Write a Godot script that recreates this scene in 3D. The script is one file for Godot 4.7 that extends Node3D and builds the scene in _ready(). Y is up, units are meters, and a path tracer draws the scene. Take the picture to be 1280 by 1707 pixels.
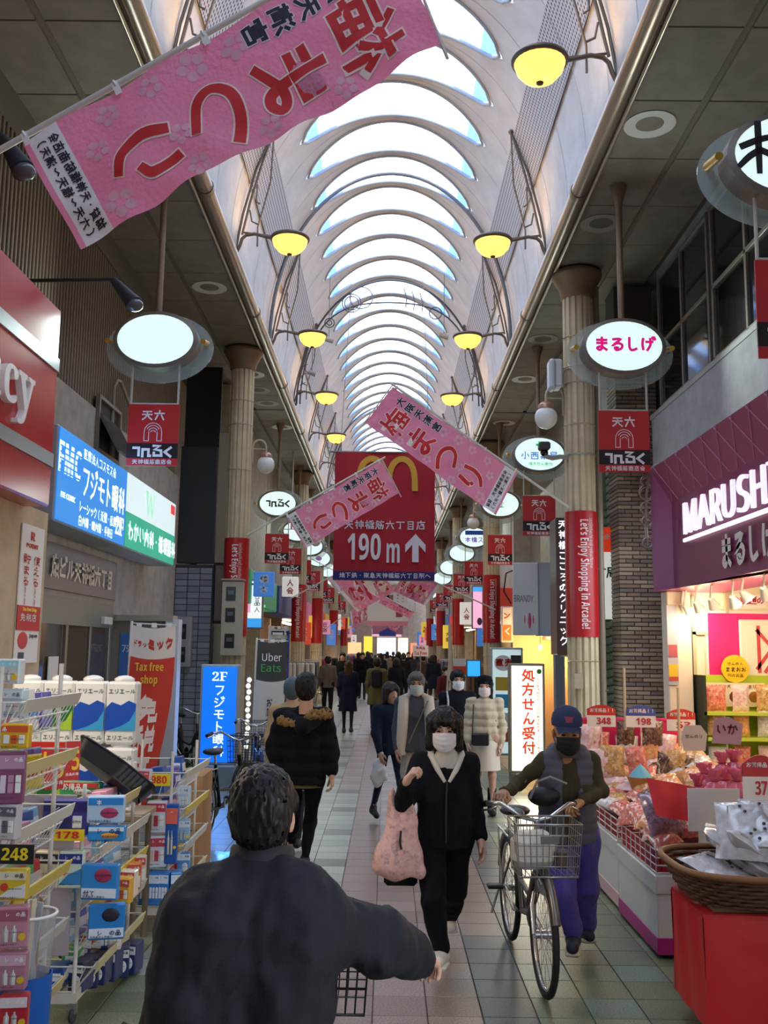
extends Node3D
# A covered shopping street: x to the right, y up, the street runs along -z. D is the distance along the street.

const EYE := Vector3(0, 1.87, 0)
const FOCAL := 1600.0
var cam_basis: Basis
var mats := {}
var names := {}
var noises := {}
var rng := RandomNumberGenerator.new()

class MB:
	var v := PackedVector3Array()
	var n := PackedVector3Array()
	var u := PackedVector2Array()
	var X := Transform3D()
	func t3(a: Vector3, b: Vector3, c: Vector3, na: Vector3, nb: Vector3, nc: Vector3) -> void:
		var B := X.basis
		var pa := X * a; var pb := X * b; var pc := X * c
		na = (B * na).normalized(); nb = (B * nb).normalized(); nc = (B * nc).normalized()
		if (pc - pa).cross(pb - pa).dot(na + nb + nc) >= 0.0:
			v.append(pa); v.append(pb); v.append(pc)
			n.append(na); n.append(nb); n.append(nc)
		else:
			v.append(pa); v.append(pc); v.append(pb)
			n.append(na); n.append(nc); n.append(nb)
	func tri(a: Vector3, b: Vector3, c: Vector3) -> void:
		var m := (b - a).cross(c - a)
		if m.length_squared() < 1e-16: return
		m = m.normalized()
		t3(a, c, b, m, m, m)
	func quad(a: Vector3, b: Vector3, c: Vector3, d: Vector3) -> void:
		var m := (c - a).cross(d - b)
		if m.length_squared() < 1e-18: return
		m = m.normalized()
		t3(a, c, b, m, m, m); t3(a, d, c, m, m, m)
	func quad_n(a: Vector3, b: Vector3, c: Vector3, d: Vector3, na: Vector3, nb: Vector3, nc: Vector3, nd: Vector3) -> void:
		t3(a, c, b, na, nc, nb); t3(a, d, c, na, nd, nc)
	func box(c: Vector3, s: Vector3, b := Basis(), bev := 0.0) -> MB:
		var h := s * 0.5
		if bev <= 0.0:
			var p: Array[Vector3] = []
			for i in 8: p.append(c + b * Vector3(h.x if i & 1 else -h.x, h.y if i & 2 else -h.y, h.z if i & 4 else -h.z))
			for f in [[1, 3, 7, 5], [0, 4, 6, 2], [2, 6, 7, 3], [0, 1, 5, 4], [4, 5, 7, 6], [0, 2, 3, 1]]:
				quad(p[f[0]], p[f[1]], p[f[2]], p[f[3]])
			return self
		bev = minf(bev, minf(h.x, minf(h.y, h.z)) * 0.9)
		var q := {}
		for i in 8:
			var s3 := Vector3(1 if i & 1 else -1, 1 if i & 2 else -1, 1 if i & 4 else -1)
			for ax in 3:
				var k := h - Vector3(bev, bev, bev); k[ax] = h[ax]
				q[i * 3 + ax] = c + b * (k * s3)
		for f in [[0, 1, 3, 7, 5], [0, 0, 4, 6, 2], [1, 2, 6, 7, 3], [1, 0, 1, 5, 4], [2, 4, 5, 7, 6], [2, 0, 2, 3, 1]]:
			quad(q[f[1] * 3 + f[0]], q[f[2] * 3 + f[0]], q[f[3] * 3 + f[0]], q[f[4] * 3 + f[0]])
		for ax in 3:
			var a1 := (ax + 1) % 3
			var a2 := (ax + 2) % 3
			for s1 in 2:
				for s2 in 2:
					var i0 := (s1 << a1) | (s2 << a2)
					var i1 := i0 | (1 << ax)
					var w := [q[i0 * 3 + a1], q[i1 * 3 + a1], q[i1 * 3 + a2], q[i0 * 3 + a2]]
					var out_dir: Vector3 = (w[0] + w[2]) * 0.5 - c
					if (w[2] - w[0]).cross(w[3] - w[1]).dot(out_dir) < 0: w.reverse()
					quad(w[0], w[1], w[2], w[3])
		for i in 8:
			var a: Vector3 = q[i * 3]; var bb: Vector3 = q[i * 3 + 1]; var cc: Vector3 = q[i * 3 + 2]
			if (bb - a).cross(cc - a).dot(a - c) < 0: tri(a, cc, bb)
			else: tri(a, bb, cc)
		return self
	func tube(p: PackedVector3Array, r: float, k := 6, closed := false, r1 := -1.0, caps := true) -> MB:
		var m := p.size()
		if m < 2: return self
		var dirs: Array[Vector3] = []
		for i in m:
			var d: Vector3
			if closed: d = p[(i + 1) % m] - p[(i + m - 1) % m]
			else: d = p[mini(i + 1, m - 1)] - p[maxi(i - 1, 0)]
			dirs.append(d.normalized())
		var side := dirs[0].cross(Vector3.UP)
		if side.length() < 0.05: side = dirs[0].cross(Vector3.RIGHT)
		side = side.normalized()
		var rings := []
		var nrm := []
		for i in m:
			side = (side - dirs[i] * side.dot(dirs[i])).normalized()
			var up := side.cross(dirs[i])
			var rr := r if r1 < 0 else lerpf(r, r1, float(i) / (m - 1))
			var a := PackedVector3Array(); var bn := PackedVector3Array()
			for j in k:
				var t := TAU * j / k
				var o := side * cos(t) + up * sin(t)
				a.append(p[i] + o * rr); bn.append(o)
			rings.append(a); nrm.append(bn)
		for i in (m if closed else m - 1):
			var i2 := (i + 1) % m
			for j in k:
				var j2 := (j + 1) % k
				quad_n(rings[i][j], rings[i][j2], rings[i2][j2], rings[i2][j], nrm[i][j], nrm[i][j2], nrm[i2][j2], nrm[i2][j])
		if caps and not closed:
			for j in range(1, k - 1):
				tri(rings[0][0], rings[0][j + 1], rings[0][j])
				tri(rings[m - 1][0], rings[m - 1][j], rings[m - 1][j + 1])
		return self
	func bar(a: Vector3, b: Vector3, r: float, k := 6) -> MB:
		return tube(PackedVector3Array([a, b]), r, k)
	func ring(c: Vector3, ax: Vector3, R: float, r: float, seg := 24, k := 6, sq := 1.0) -> MB:
		var s := ax.cross(Vector3.UP)
		if s.length() < 0.05: s = ax.cross(Vector3.RIGHT)
		s = s.normalized()
		var w := s.cross(ax).normalized()
		var p := PackedVector3Array()
		for i in seg: p.append(c + s * R * cos(TAU * i / seg) + w * R * sq * sin(TAU * i / seg))
		return tube(p, r, k, true)
	func lathe(prof: Array, k := 16, at := Vector3.ZERO, sq := 1.0, flat := false) -> MB:
		for i in prof.size() - 1:
			var a: Vector2 = prof[i]; var b: Vector2 = prof[i + 1]
			var d := b - a
			if d.length() < 1e-6: continue
			var fn := Vector2(d.y, -d.x).normalized()
			var n0 := fn; var n1 := fn
			if not flat:
				if i > 0:
					var e: Vector2 = a - prof[i - 1]
					var en := Vector2(e.y, -e.x).normalized()
					if en.dot(fn) > 0.5: n0 = (en + fn).normalized()
				if i < prof.size() - 2:
					var e2: Vector2 = prof[i + 2] - b
					var en2 := Vector2(e2.y, -e2.x).normalized()
					if en2.dot(fn) > 0.5: n1 = (en2 + fn).normalized()
			for j in k:
				var t0 := TAU * j / k; var t1 := TAU * (j + 1) / k
				var c0 := Vector3(cos(t0), 0, sin(t0) * sq); var c1 := Vector3(cos(t1), 0, sin(t1) * sq)
				var y := Vector3.UP
				quad_n(at + c0 * a.x + y * a.y, at + c0 * b.x + y * b.y, at + c1 * b.x + y * b.y, at + c1 * a.x + y * a.y,
					c0 * n0.x + y * n0.y, c0 * n1.x + y * n1.y, c1 * n1.x + y * n1.y, c1 * n0.x + y * n0.y)
		return self
	func ball(c: Vector3, r: Vector3, k := 12, h := 8) -> MB:
		for i in h:
			var a := PI * i / h - PI / 2; var b := PI * (i + 1) / h - PI / 2
			for j in k:
				var t0 := TAU * j / k; var t1 := TAU * (j + 1) / k
				var q := [Vector3(cos(a) * cos(t0), sin(a), cos(a) * sin(t0)), Vector3(cos(b) * cos(t0), sin(b), cos(b) * sin(t0)), Vector3(cos(b) * cos(t1), sin(b), cos(b) * sin(t1)), Vector3(cos(a) * cos(t1), sin(a), cos(a) * sin(t1))]
				quad_n(c + q[0] * r, c + q[1] * r, c + q[2] * r, c + q[3] * r, q[0] / r, q[1] / r, q[2] / r, q[3] / r)
		return self
	func quad_box(c: Vector3, s: Vector3, tilt: float) -> MB: # a strip leaning outwards
		return box(c, s, Basis(Vector3.BACK, -tilt))
	func prism(poly: PackedVector2Array, depth: float) -> MB: # outline in xy, extruded along z about 0
		var ix := Geometry2D.triangulate_polygon(poly)
		var z := depth * 0.5
		var cw := Geometry2D.is_polygon_clockwise(poly)
		for i in range(0, ix.size(), 3):
			var a := poly[ix[i]]; var b := poly[ix[i + 1]]; var c := poly[ix[i + 2]]
			if (b - a).cross(c - a) < 0:
				var w := b; b = c; c = w
			tri(Vector3(a.x, a.y, z), Vector3(b.x, b.y, z), Vector3(c.x, c.y, z))
			tri(Vector3(a.x, a.y, -z), Vector3(c.x, c.y, -z), Vector3(b.x, b.y, -z))
		for i in poly.size():
			var a := poly[i]; var b := poly[(i + 1) % poly.size()]
			if cw: quad(Vector3(a.x, a.y, z), Vector3(b.x, b.y, z), Vector3(b.x, b.y, -z), Vector3(a.x, a.y, -z))
			else: quad(Vector3(b.x, b.y, z), Vector3(a.x, a.y, z), Vector3(a.x, a.y, -z), Vector3(b.x, b.y, -z))
		return self
	func sheet(f: Callable, nu: int, nv: int, uvs := false) -> MB: # f(u, v) in 0..1
		var g := []
		for i in nu + 1:
			for j in nv + 1: g.append(f.call(float(i) / nu, float(j) / nv))
		var at := func(i: int, j: int) -> Vector3: return g[clampi(i, 0, nu) * (nv + 1) + clampi(j, 0, nv)]
		var nn := func(i: int, j: int) -> Vector3: return (at.call(i + 1, j) - at.call(i - 1, j)).cross(at.call(i, j + 1) - at.call(i, j - 1)).normalized()
		for i in nu:
			for j in nv:
				quad_n(at.call(i, j), at.call(i + 1, j), at.call(i + 1, j + 1), at.call(i, j + 1), nn.call(i, j), nn.call(i + 1, j), nn.call(i + 1, j + 1), nn.call(i, j + 1))
				if uvs:
					var q := [Vector2(float(i) / nu, float(j) / nv), Vector2(float(i + 1) / nu, float(j) / nv), Vector2(float(i + 1) / nu, float(j + 1) / nv), Vector2(float(i) / nu, float(j + 1) / nv)]
					for w in [0, 2, 1, 0, 3, 2]: u.append(q[w])
		return self
	func mesh() -> ArrayMesh:
		var m := ArrayMesh.new()
		var a := []
		a.resize(Mesh.ARRAY_MAX)
		a[Mesh.ARRAY_VERTEX] = v; a[Mesh.ARRAY_NORMAL] = n
		if u.size() == v.size(): a[Mesh.ARRAY_TEX_UV] = u
		m.add_surface_from_arrays(Mesh.PRIMITIVE_TRIANGLES, a)
		return m

func mb(x := Transform3D()) -> MB:
	var m := MB.new()
	m.X = x
	return m

func V(x: float, y: float, z: float) -> Vector3: return Vector3(x, y, z)
func vs(a: Array) -> PackedVector3Array: return PackedVector3Array(a)
func yaw(a: float) -> Basis: return Basis(Vector3.UP, a)
func tf(at: Vector3, b := Basis()) -> Transform3D: return Transform3D(b, at)

# where the sight line through a point of the photograph meets a plane of the place
func ray(x: float, y: float) -> Vector3: return cam_basis * Vector3((x - 640.0) / FOCAL, (853.5 - y) / FOCAL, -1.0)
func at(x: float, y: float, D: float) -> Vector3:
	var d := ray(x, y)
	return EYE + d * (D / -d.z)
func atx(x: float, y: float, px: float) -> Vector3:
	var d := ray(x, y)
	return EYE + d * ((px - EYE.x) / d.x)
func aty(x: float, y: float, py: float) -> Vector3:
	var d := ray(x, y)
	return EYE + d * ((py - EYE.y) / d.y)

# ---- materials
func noise_tex(key: String, freq: float, lo: float, hi: float, normal := false, octaves := 4, size := 512) -> NoiseTexture2D:
	if noises.has(key): return noises[key]
	var f := FastNoiseLite.new()
	f.noise_type = FastNoiseLite.TYPE_SIMPLEX_SMOOTH
	f.seed = key.hash() % 1000; f.frequency = freq; f.fractal_octaves = octaves
	var t := NoiseTexture2D.new()
	t.width = size; t.height = size; t.seamless = true; t.noise = f
	if normal:
		t.as_normal_map = true; t.bump_strength = hi
	else:
		var g := Gradient.new()
		g.set_color(0, Color(lo, lo, lo)); g.set_color(1, Color(hi, hi, hi))
		t.color_ramp = g
	noises[key] = t
	return t

# o: emit, metal, tex [key, freq, lo, hi, scale], bump [key, freq, strength, scale], alpha, back, coat, sheen, spec
func M(hex: String, rough := 0.7, o := {}) -> StandardMaterial3D:
	var key := hex + str(rough) + str(o)
	if mats.has(key): return mats[key]
	var m := StandardMaterial3D.new()
	m.albedo_color = Color.html(hex)
	m.roughness = rough
	m.cull_mode = BaseMaterial3D.CULL_DISABLED
	if o.has("metal"): m.metallic = o.metal
	if o.has("spec"): m.metallic_specular = o.spec
	if o.has("emit"):
		m.emission_enabled = true
		m.emission = Color.html(o.get("glow", hex)); m.emission_energy_multiplier = o.emit
	if o.has("tex"):
		m.albedo_texture = noise_tex(o.tex[0], o.tex[1], o.tex[2], o.tex[3])
		m.uv1_triplanar = true; m.uv1_world_triplanar = o.get("world", true)
		var s: float = o.tex[4]
		m.uv1_scale = V(s, o.get("sy", s), s)
	if o.has("bump"):
		m.normal_enabled = true
		m.normal_texture = noise_tex(o.bump[0], o.bump[1], 0, o.bump[2], true)
		m.normal_scale = 1.0
		m.uv1_triplanar = true; m.uv1_world_triplanar = o.get("world", false)
		var s2: float = o.bump[3]
		if not o.has("tex"): m.uv1_scale = V(s2, s2, s2)
	if o.has("alpha"):
		m.transparency = BaseMaterial3D.TRANSPARENCY_ALPHA
		m.albedo_color.a = o.alpha
	if o.has("back"):
		m.backlight_enabled = true; m.backlight = Color.html(o.back)
	if o.has("coat"):
		m.clearcoat_enabled = true; m.clearcoat = o.coat; m.clearcoat_roughness = 0.08
	if o.has("sheen"):
		m.rim_enabled = true; m.rim = o.sheen; m.rim_tint = 0.5
	mats[key] = m
	return m
func cloth(hex: String, s := 14.0, sheen := 0.15) -> StandardMaterial3D:
	return M(hex, 0.9, {"bump": ["cloth", 0.03, 5.0, s], "sheen": sheen, "spec": 0.25})
func plast(hex: String, r := 0.35) -> StandardMaterial3D: return M(hex, r)
func metal(hex: String, r := 0.35) -> StandardMaterial3D: return M(hex, r, {"metal": 0.9})
func wallm(hex: String, s := 0.6) -> StandardMaterial3D: return M(hex, 0.85, {"tex": ["wall", 0.012, 0.82, 1.0, s]})
func lit(hex: String, e: float) -> StandardMaterial3D: return M(hex, 0.4, {"emit": e if e > 1.7 else snappedf(e * 0.7, 0.01)})

# ---- objects
func numbered(s: String) -> String:
	if not names.has(s):
		names[s] = 0
		return s
	names[s] += 1
	return "%s_%03d" % [s, names[s]]
func tag(o: Node3D, label: String, category: String, group := "") -> Node3D:
	o.set_meta("label", label); o.set_meta("category", category)
	if group: o.set_meta("group", group)
	return o
func thing(called: String, label: String, category: String, pos := Vector3.ZERO, turn := 0.0, group := "") -> Node3D:
	var o := Node3D.new()
	o.name = numbered(called)
	add_child(o, true)
	o.position = pos; o.rotation.y = turn
	return tag(o, label, category, group)
func part(parent: Node, called: String, m, material: Material, pos := Vector3.ZERO, label := "") -> MeshInstance3D:
	var o := MeshInstance3D.new()
	o.mesh = m.mesh() if m is MB else m
	o.material_override = material
	o.name = called
	o.position = pos
	o.cast_shadow = GeometryInstance3D.SHADOW_CASTING_SETTING_ON
	parent.add_child(o, true)
	if label: o.set_meta("label", label)
	return o
func solo(called: String, label: String, category: String, m, material: Material, pos := Vector3.ZERO, group := "") -> MeshInstance3D:
	var o := part(self, numbered(called), m, material, pos)
	tag(o, label, category, group)
	return o
func struct(called: String, m, material: Material, pos := Vector3.ZERO) -> MeshInstance3D:
	var o := part(self, numbered(called), m, material, pos)
	o.set_meta("kind", "structure")
	return o
func copy(o: Node3D, pos: Vector3, turn := 0.0, label := "", group := "") -> Node3D:
	var base := str(o.name)
	var r := RegEx.create_from_string("_\\d\\d\\d$")
	base = r.sub(base, "")
	var c: Node3D = o.duplicate()
	c.name = numbered(base)
	add_child(c, true)
	c.position = pos; c.rotation.y = turn
	if label: c.set_meta("label", label)
	if group: c.set_meta("group", group)
	return c
func recolour(o: Node3D, part_name: String, material: Material) -> void:
	for c in o.find_children("*", "MeshInstance3D", true, false):
		if str(c.name).begins_with(part_name): c.material_override = material
func omni(pos: Vector3, hex: String, energy: float, size := 0.1) -> void:
	var l := OmniLight3D.new()
	l.name = numbered("lamp_glow")
	l.light_color = Color.html(hex); l.light_energy = energy; l.light_size = size
	l.omni_range = 60; l.omni_attenuation = 2.0; l.shadow_enabled = true
	add_child(l, true); l.position = pos
func area(pos: Vector3, towards: Vector3, w: float, h: float, hex: String, energy: float) -> void:
	var l := AreaLight3D.new()
	l.name = numbered("panel_glow")
	l.light_color = Color.html(hex); l.light_energy = energy
	l.area_size = Vector2(w, h); l.area_range = 60; l.area_attenuation = 2.0; l.shadow_enabled = true
	add_child(l, true)
	l.look_at_from_position(pos, pos + towards, Vector3.UP if absf(towards.normalized().y) < 0.95 else Vector3.RIGHT)

# ---- lettering: strokes on a 20 x 20 grid, y down
var G := {
	"ま": [[4,5,16,5],[4,9,16,9],[10,2,10,15,7,18,4,16,6,14,10,14,16,18]], "つ": [[2,8,8,5,14,5,18,9,16,14,9,17]], "り": [[6,3,5,10,7,12],[14,3,15,9,13,15,9,18]],
	"て": [[3,5,17,4,11,7,8,11,10,16,14,17]], "ん": [[10,2,3,18,7,11,10,11,11,17,15,17,18,12]], "ろ": [[5,4,14,4,4,12,10,9,16,11,15,16,8,18]], "く": [[14,2,5,10,14,18]],
	"る": [[5,4,14,4,4,12,10,9,16,11,15,16,9,18,7,15,11,15]], "し": [[6,2,6,14,9,18,15,16]], "げ": [[4,3,3,10,4,17],[8,7,16,7],[13,3,13,11,9,18],[16,1,17,4],[18,1,19,4]],
	"わ": [[6,2,6,18],[2,6,8,6,2,14,10,8,16,9,17,14,12,18]], "か": [[2,6,12,6,11,15,8,18],[7,2,3,17],[15,4,18,11]], "い": [[4,4,4,13,7,16],[14,4,17,12]],
	"え": [[8,2,12,3],[4,7,15,7,3,17,9,12,11,17,17,17]], "お": [[2,6,12,6],[7,2,7,16,3,17,3,13,11,10,17,13,12,18],[15,3,18,6]], "せ": [[2,8,18,7],[14,3,14,12],[6,3,6,16,16,17]],
	"の": [[11,4,8,14,4,15,3,9,10,4,16,7,16,13,11,17]], "へ": [[2,12,7,6,18,14]], "な": [[2,5,10,5],[7,2,3,11],[13,4,17,7],[12,8,12,16,7,17,8,14,17,17]], "こ": [[4,4,15,4],[4,12,5,16,16,17]],
	"フ": [[3,4,16,4,13,12,6,18]], "ジ": [[3,4,7,6],[2,9,6,11],[3,18,10,15,17,7],[13,2,15,5],[16,1,18,4]], "モ": [[4,4,16,4],[2,10,18,10],[9,4,9,16,16,17]], "ト": [[7,2,7,18],[7,8,15,12]],
	"コ": [[3,4,16,4,16,16],[3,16,17,16]], "ス": [[4,4,15,4,11,11,3,18],[10,11,17,18]], "ビ": [[4,3,4,16,16,16],[15,6,4,10],[15,1,16,4],[18,1,19,4]], "ル": [[6,4,6,11,2,17],[12,3,12,16,18,11]],
	"ク": [[8,2,3,9],[7,5,16,5,13,13,6,18]], "リ": [[5,3,5,11],[15,2,15,11,9,18]], "ニ": [[4,6,16,6],[2,16,18,16]], "ッ": [[4,8,6,11],[9,7,11,10],[16,7,14,13,8,17]], "ミ": [[5,3,15,6],[5,8,15,11],[4,14,16,18]],
	"ド": [[7,2,7,18],[7,8,15,12],[13,2,15,5],[16,1,18,4]], "ラ": [[4,4,15,4],[3,8,16,8,13,14,6,18]], "グ": [[8,2,3,9],[7,5,15,5,12,13,6,18],[15,1,17,4],[18,1,19,3]], "エ": [[4,4,16,4],[10,4,10,16],[2,16,18,16]],
	"ー": [[3,10,17,10]], "レ": [[5,3,5,17,16,9]], "シ": [[3,4,7,6],[2,9,6,11],[3,18,10,15,17,7]], "ン": [[3,5,8,8],[3,17,10,14,17,6]], "・": [[9,10,11,10]], "|": [[10,3,10,17]], "〜": [[3,11,7,8,13,12,17,9]], "!": [[10,2,10,12],[10,16,10,18]],
	"(": [[13,2,9,6,9,14,13,18]], ")": [[7,2,11,6,11,14,7,18]],
	"天": [[3,4,17,4],[2,9,18,9],[10,4,10,9,7,14,2,18],[10,9,13,14,18,18]], "六": [[10,2,10,6],[2,7,18,7],[7,10,3,18],[13,10,17,18]],
	"神": [[5,2,6,4],[2,6,8,6,3,12],[6,9,6,18],[10,5,18,5,18,13,10,13,10,5],[10,9,18,9],[14,2,14,18]],
	"橋": [[5,2,5,18],[2,6,8,6],[5,7,2,13],[5,8,8,11],[10,3,17,2],[9,6,19,6],[13,4,10,9],[14,6,18,9],[11,9,16,9,16,12,11,12,11,9],[9,18,9,13,18,13,18,18],[12,15,15,15,15,17,12,17,12,15]],
	"筋": [[5,2,3,6],[4,4,9,4],[13,2,11,6],[12,4,18,4],[3,8,3,14,2,18],[3,8,8,8,8,18],[3,11,8,11],[3,14,8,14],[10,11,17,11,16,17,14,18],[13,8,13,12,10,18]],
	"商": [[10,1,10,4],[2,4,18,4],[7,5,8,7],[13,5,12,7],[3,18,3,8,17,8,17,18],[8,9,6,12],[12,9,14,12],[7,13,13,13,13,17,7,17,7,13]],
	"店": [[10,1,10,3],[3,4,18,4],[4,4,4,10,2,18],[10,6,10,11],[10,8,16,8],[7,11,16,11,16,17,7,17,7,11]], "会": [[10,2,2,9],[10,2,18,9],[6,9,14,9],[3,12,17,12],[9,12,5,17,15,16],[13,14,16,18]],
	"大": [[2,7,18,7],[10,2,10,8,3,18],[10,8,17,18]], "阪": [[3,2,3,18],[3,3,8,3,6,8,8,11,5,13],[10,4,18,4],[11,4,11,10,8,18],[11,8,17,8,14,14,9,18],[12,10,18,18]],
	"満": [[3,3,5,5],[2,8,4,10],[2,18,5,13],[7,4,19,4],[10,2,10,7,16,7,16,2],[8,18,8,9,18,9,18,18],[13,7,13,15],[11,11,11,15,15,15,15,11]],
	"宮": [[10,1,10,3],[3,7,3,4,17,4,17,7],[6,7,14,7,14,10,6,10,6,7],[4,13,16,13,16,18,4,18,4,13],[10,10,9,13]],
	"梅": [[5,2,5,18],[2,6,9,6],[5,7,2,14],[5,8,8,12],[12,2,9,7],[11,5,19,5],[11,8,10,16,18,16,18,8,11,8],[8,12,20,12],[14,8,14,16]],
	"眼": [[2,4,2,16,7,16,7,4,2,4],[2,8,7,8],[2,12,7,12],[10,3,17,3,17,9,10,9],[10,6,17,6],[10,3,10,18,14,16],[18,11,13,14],[12,9,18,18]],
	"科": [[8,2,3,4],[2,8,9,8],[6,4,6,18],[6,9,2,14],[6,10,9,13],[12,4,14,6],[11,9,13,11],[10,14,19,12],[16,2,16,18]], "内": [[3,18,3,6,17,6,17,18],[10,2,10,7,5,14],[10,8,14,13]],
	"器": [[3,2,8,2,8,6,3,6,3,2],[12,2,17,2,17,6,12,6,12,2],[2,9,18,9],[10,7,4,13],[11,9,17,13],[3,13,8,13,8,18,3,18,3,13],[12,13,17,13,17,18,12,18,12,13]],
	"循": [[6,2,2,6],[6,7,2,12],[4,10,4,18],[17,2,9,4],[9,4,9,11,7,18],[9,6,19,6],[14,3,14,9],[11,9,17,9,17,18,11,18,11,9],[11,12,17,12],[11,15,17,15]],
	"環": [[2,4,8,4],[2,9,8,9],[2,16,8,15],[5,4,5,16],[10,2,18,2,18,6,10,6,10,2],[13,2,13,6],[15,2,15,6],[9,8,19,8],[11,10,17,10,17,13,11,13,11,10],[13,13,9,18],[13,14,13,18],[14,14,19,18]],
	"丁": [[2,4,18,4],[10,4,10,17,7,16]], "目": [[5,3,15,3,15,18,5,18,5,3],[5,8,15,8],[5,13,15,13]], "地": [[2,8,8,8],[5,3,5,16],[2,17,9,14],[9,9,18,6,18,13,16,12],[14,2,14,14],[11,4,11,17,19,17,19,14]],
	"下": [[2,3,18,3],[9,3,9,18],[10,8,15,12]], "鉄": [[6,2,2,8],[6,2,9,6],[3,9,9,9],[2,13,9,13],[6,9,6,17],[2,18,9,17],[12,3,11,8],[11,6,18,6],[10,11,19,11],[14,2,14,11,10,18],[15,12,19,18]],
	"急": [[8,1,4,6],[7,3,13,3,11,6],[4,7,15,7,15,13,4,13],[4,10,15,10],[3,15,2,18],[6,15,7,18,13,18,13,16],[9,14,11,16],[16,15,18,18]],
	"駅": [[3,2,3,11,9,11,9,15,8,18],[3,2,9,2],[3,5,9,5],[3,8,9,8],[6,2,6,11],[2,14,2,17],[11,3,18,3,18,9,11,9],[11,3,11,11,9,18],[14,9,19,18]],
	"使": [[6,2,2,9],[4,7,4,18],[8,4,19,4],[10,7,17,7,17,11,10,11,10,7],[14,2,14,11,8,18],[10,13,18,18]],
	"貯": [[2,2,8,2,8,13,2,13,2,2],[2,6,8,6],[2,9,8,9],[4,14,2,18],[6,14,8,17],[14,2,14,4],[10,8,10,5,19,5,19,8],[10,10,19,10],[15,10,15,18,12,17]],
	"免": [[8,1,3,7],[7,3,13,3,11,6],[5,6,16,6,16,11,5,11,5,6],[10,6,9,12,3,18],[12,11,12,17,18,17,18,14]], "税": [[8,2,3,4],[2,8,9,8],[6,4,6,18],[6,9,2,14],[6,10,9,13],[12,2,13,5],[17,2,16,5],[11,6,18,6,18,11,11,11,11,6],[13,11,10,18],[16,11,16,17,19,17,19,15]],
	"処": [[6,2,2,10],[5,5,10,5,7,13,2,18],[3,9,9,14,18,18],[12,4,12,12,10,15],[12,4,16,4,16,14,19,14]], "方": [[10,1,10,4],[2,5,18,5],[8,5,7,12,2,18],[8,10,15,10,14,17,11,17]],
	"受": [[17,2,3,4],[4,5,6,7],[10,5,11,7],[16,4,14,7],[2,12,2,9,18,9,18,12],[5,12,15,12,9,17,3,18],[6,13,17,18]], "付": [[7,2,2,10],[5,7,5,18],[8,7,19,7],[16,2,16,18,13,17],[10,11,12,14]],
	"薬": [[2,4,18,4],[7,2,7,6],[13,2,13,6],[8,7,12,7,12,13,8,13,8,7],[8,10,12,10],[4,8,6,10],[16,8,14,10],[4,13,6,11],[16,13,14,11],[2,14,18,14],[10,13,10,19],[10,14,3,18],[10,14,17,18]],
	"局": [[4,3,16,3,16,7,4,7],[4,3,4,10,2,18],[6,10,17,10,17,17,14,18],[7,12,12,12,12,16,7,16,7,12]], "小": [[10,2,10,18,7,17],[5,7,2,13],[15,7,18,13]], "西": [[2,4,18,4],[3,8,17,8,17,18,3,18,3,8],[8,4,8,11,6,13],[12,4,12,12,15,12]],
	"直": [[2,4,18,4],[10,2,10,6],[6,6,15,6,15,14,6,14,6,6],[6,9,15,9],[6,11,15,11],[3,8,3,17,18,17]], "売": [[3,4,17,4],[10,2,10,8],[5,8,15,8],[3,12,3,10,17,10,17,12],[8,12,7,15,3,18],[12,12,12,17,18,17,18,15]],
	"医": [[3,3,18,3],[3,3,3,17,18,17],[8,5,6,8],[7,7,15,7],[5,10,16,10],[10,7,9,11,6,15],[11,11,15,15]], "療": [[10,1,10,3],[4,3,18,3],[4,3,4,10,2,18],[1,6,3,8],[7,6,17,6],[12,5,7,10],[12,6,17,10],[9,9,15,9,15,13,9,13,9,9],[12,13,12,18],[9,15,7,17],[15,15,17,17]],
	"法": [[3,3,5,5],[2,8,4,10],[2,18,5,13],[8,6,18,6],[13,2,13,10],[7,10,19,10],[12,10,8,17,17,16],[15,13,18,18]], "人": [[10,3,9,9,3,18],[10,8,17,18]],
	"本": [[2,6,18,6],[10,2,10,18],[10,6,3,14],[10,6,17,14],[7,14,13,14]], "日": [[5,3,15,3,15,18,5,18,5,3],[5,10,15,10]], "全": [[10,2,2,9],[10,2,18,9],[5,10,15,10],[5,14,15,14],[3,18,17,18],[10,10,10,18]], "品": [[6,2,14,2,14,8,6,8,6,2],[2,11,9,11,9,18,2,18,2,11],[11,11,18,11,18,18,11,18,11,11]],
	"協": [[2,7,8,7],[5,2,5,18],[10,5,17,5,16,9],[13,2,13,5,9,9],[8,12,12,12,11,17],[10,10,8,18],[14,12,18,12,18,17],[16,10,14,18]], "賛": [[3,4,9,4],[6,2,6,6,3,9],[11,4,18,4],[14,2,14,6,18,9],[5,10,15,10,15,16,5,16,5,10],[5,13,15,13],[7,16,3,19],[13,16,17,19]],
	"白": [[10,1,8,4],[4,4,16,4,16,18,4,18,4,4],[4,11,16,11]], "障": [[3,2,3,18],[3,3,7,3,5,8,7,11,4,13],[14,1,14,3],[9,4,19,4],[11,5,12,7],[16,5,15,7],[9,8,19,8],[11,10,17,10,17,14,11,14,11,10],[11,12,17,12],[9,16,19,16],[14,14,14,19]],
	"手": [[15,2,5,4],[4,8,16,8],[2,12,18,12],[10,3,10,18,7,17]], "買": [[3,2,17,2,17,6,3,6,3,2],[8,2,8,6],[12,2,12,6],[5,8,15,8,15,15,5,15,5,8],[5,10,15,10],[5,13,15,13],[8,15,3,18],[12,15,17,18]], "得": [[6,2,2,6],[6,7,2,12],[4,10,4,18],[10,2,17,2,17,8,10,8,10,2],[10,5,17,5],[9,10,18,10],[8,13,19,13],[16,10,16,18,13,17],[11,15,12,16]],
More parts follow.
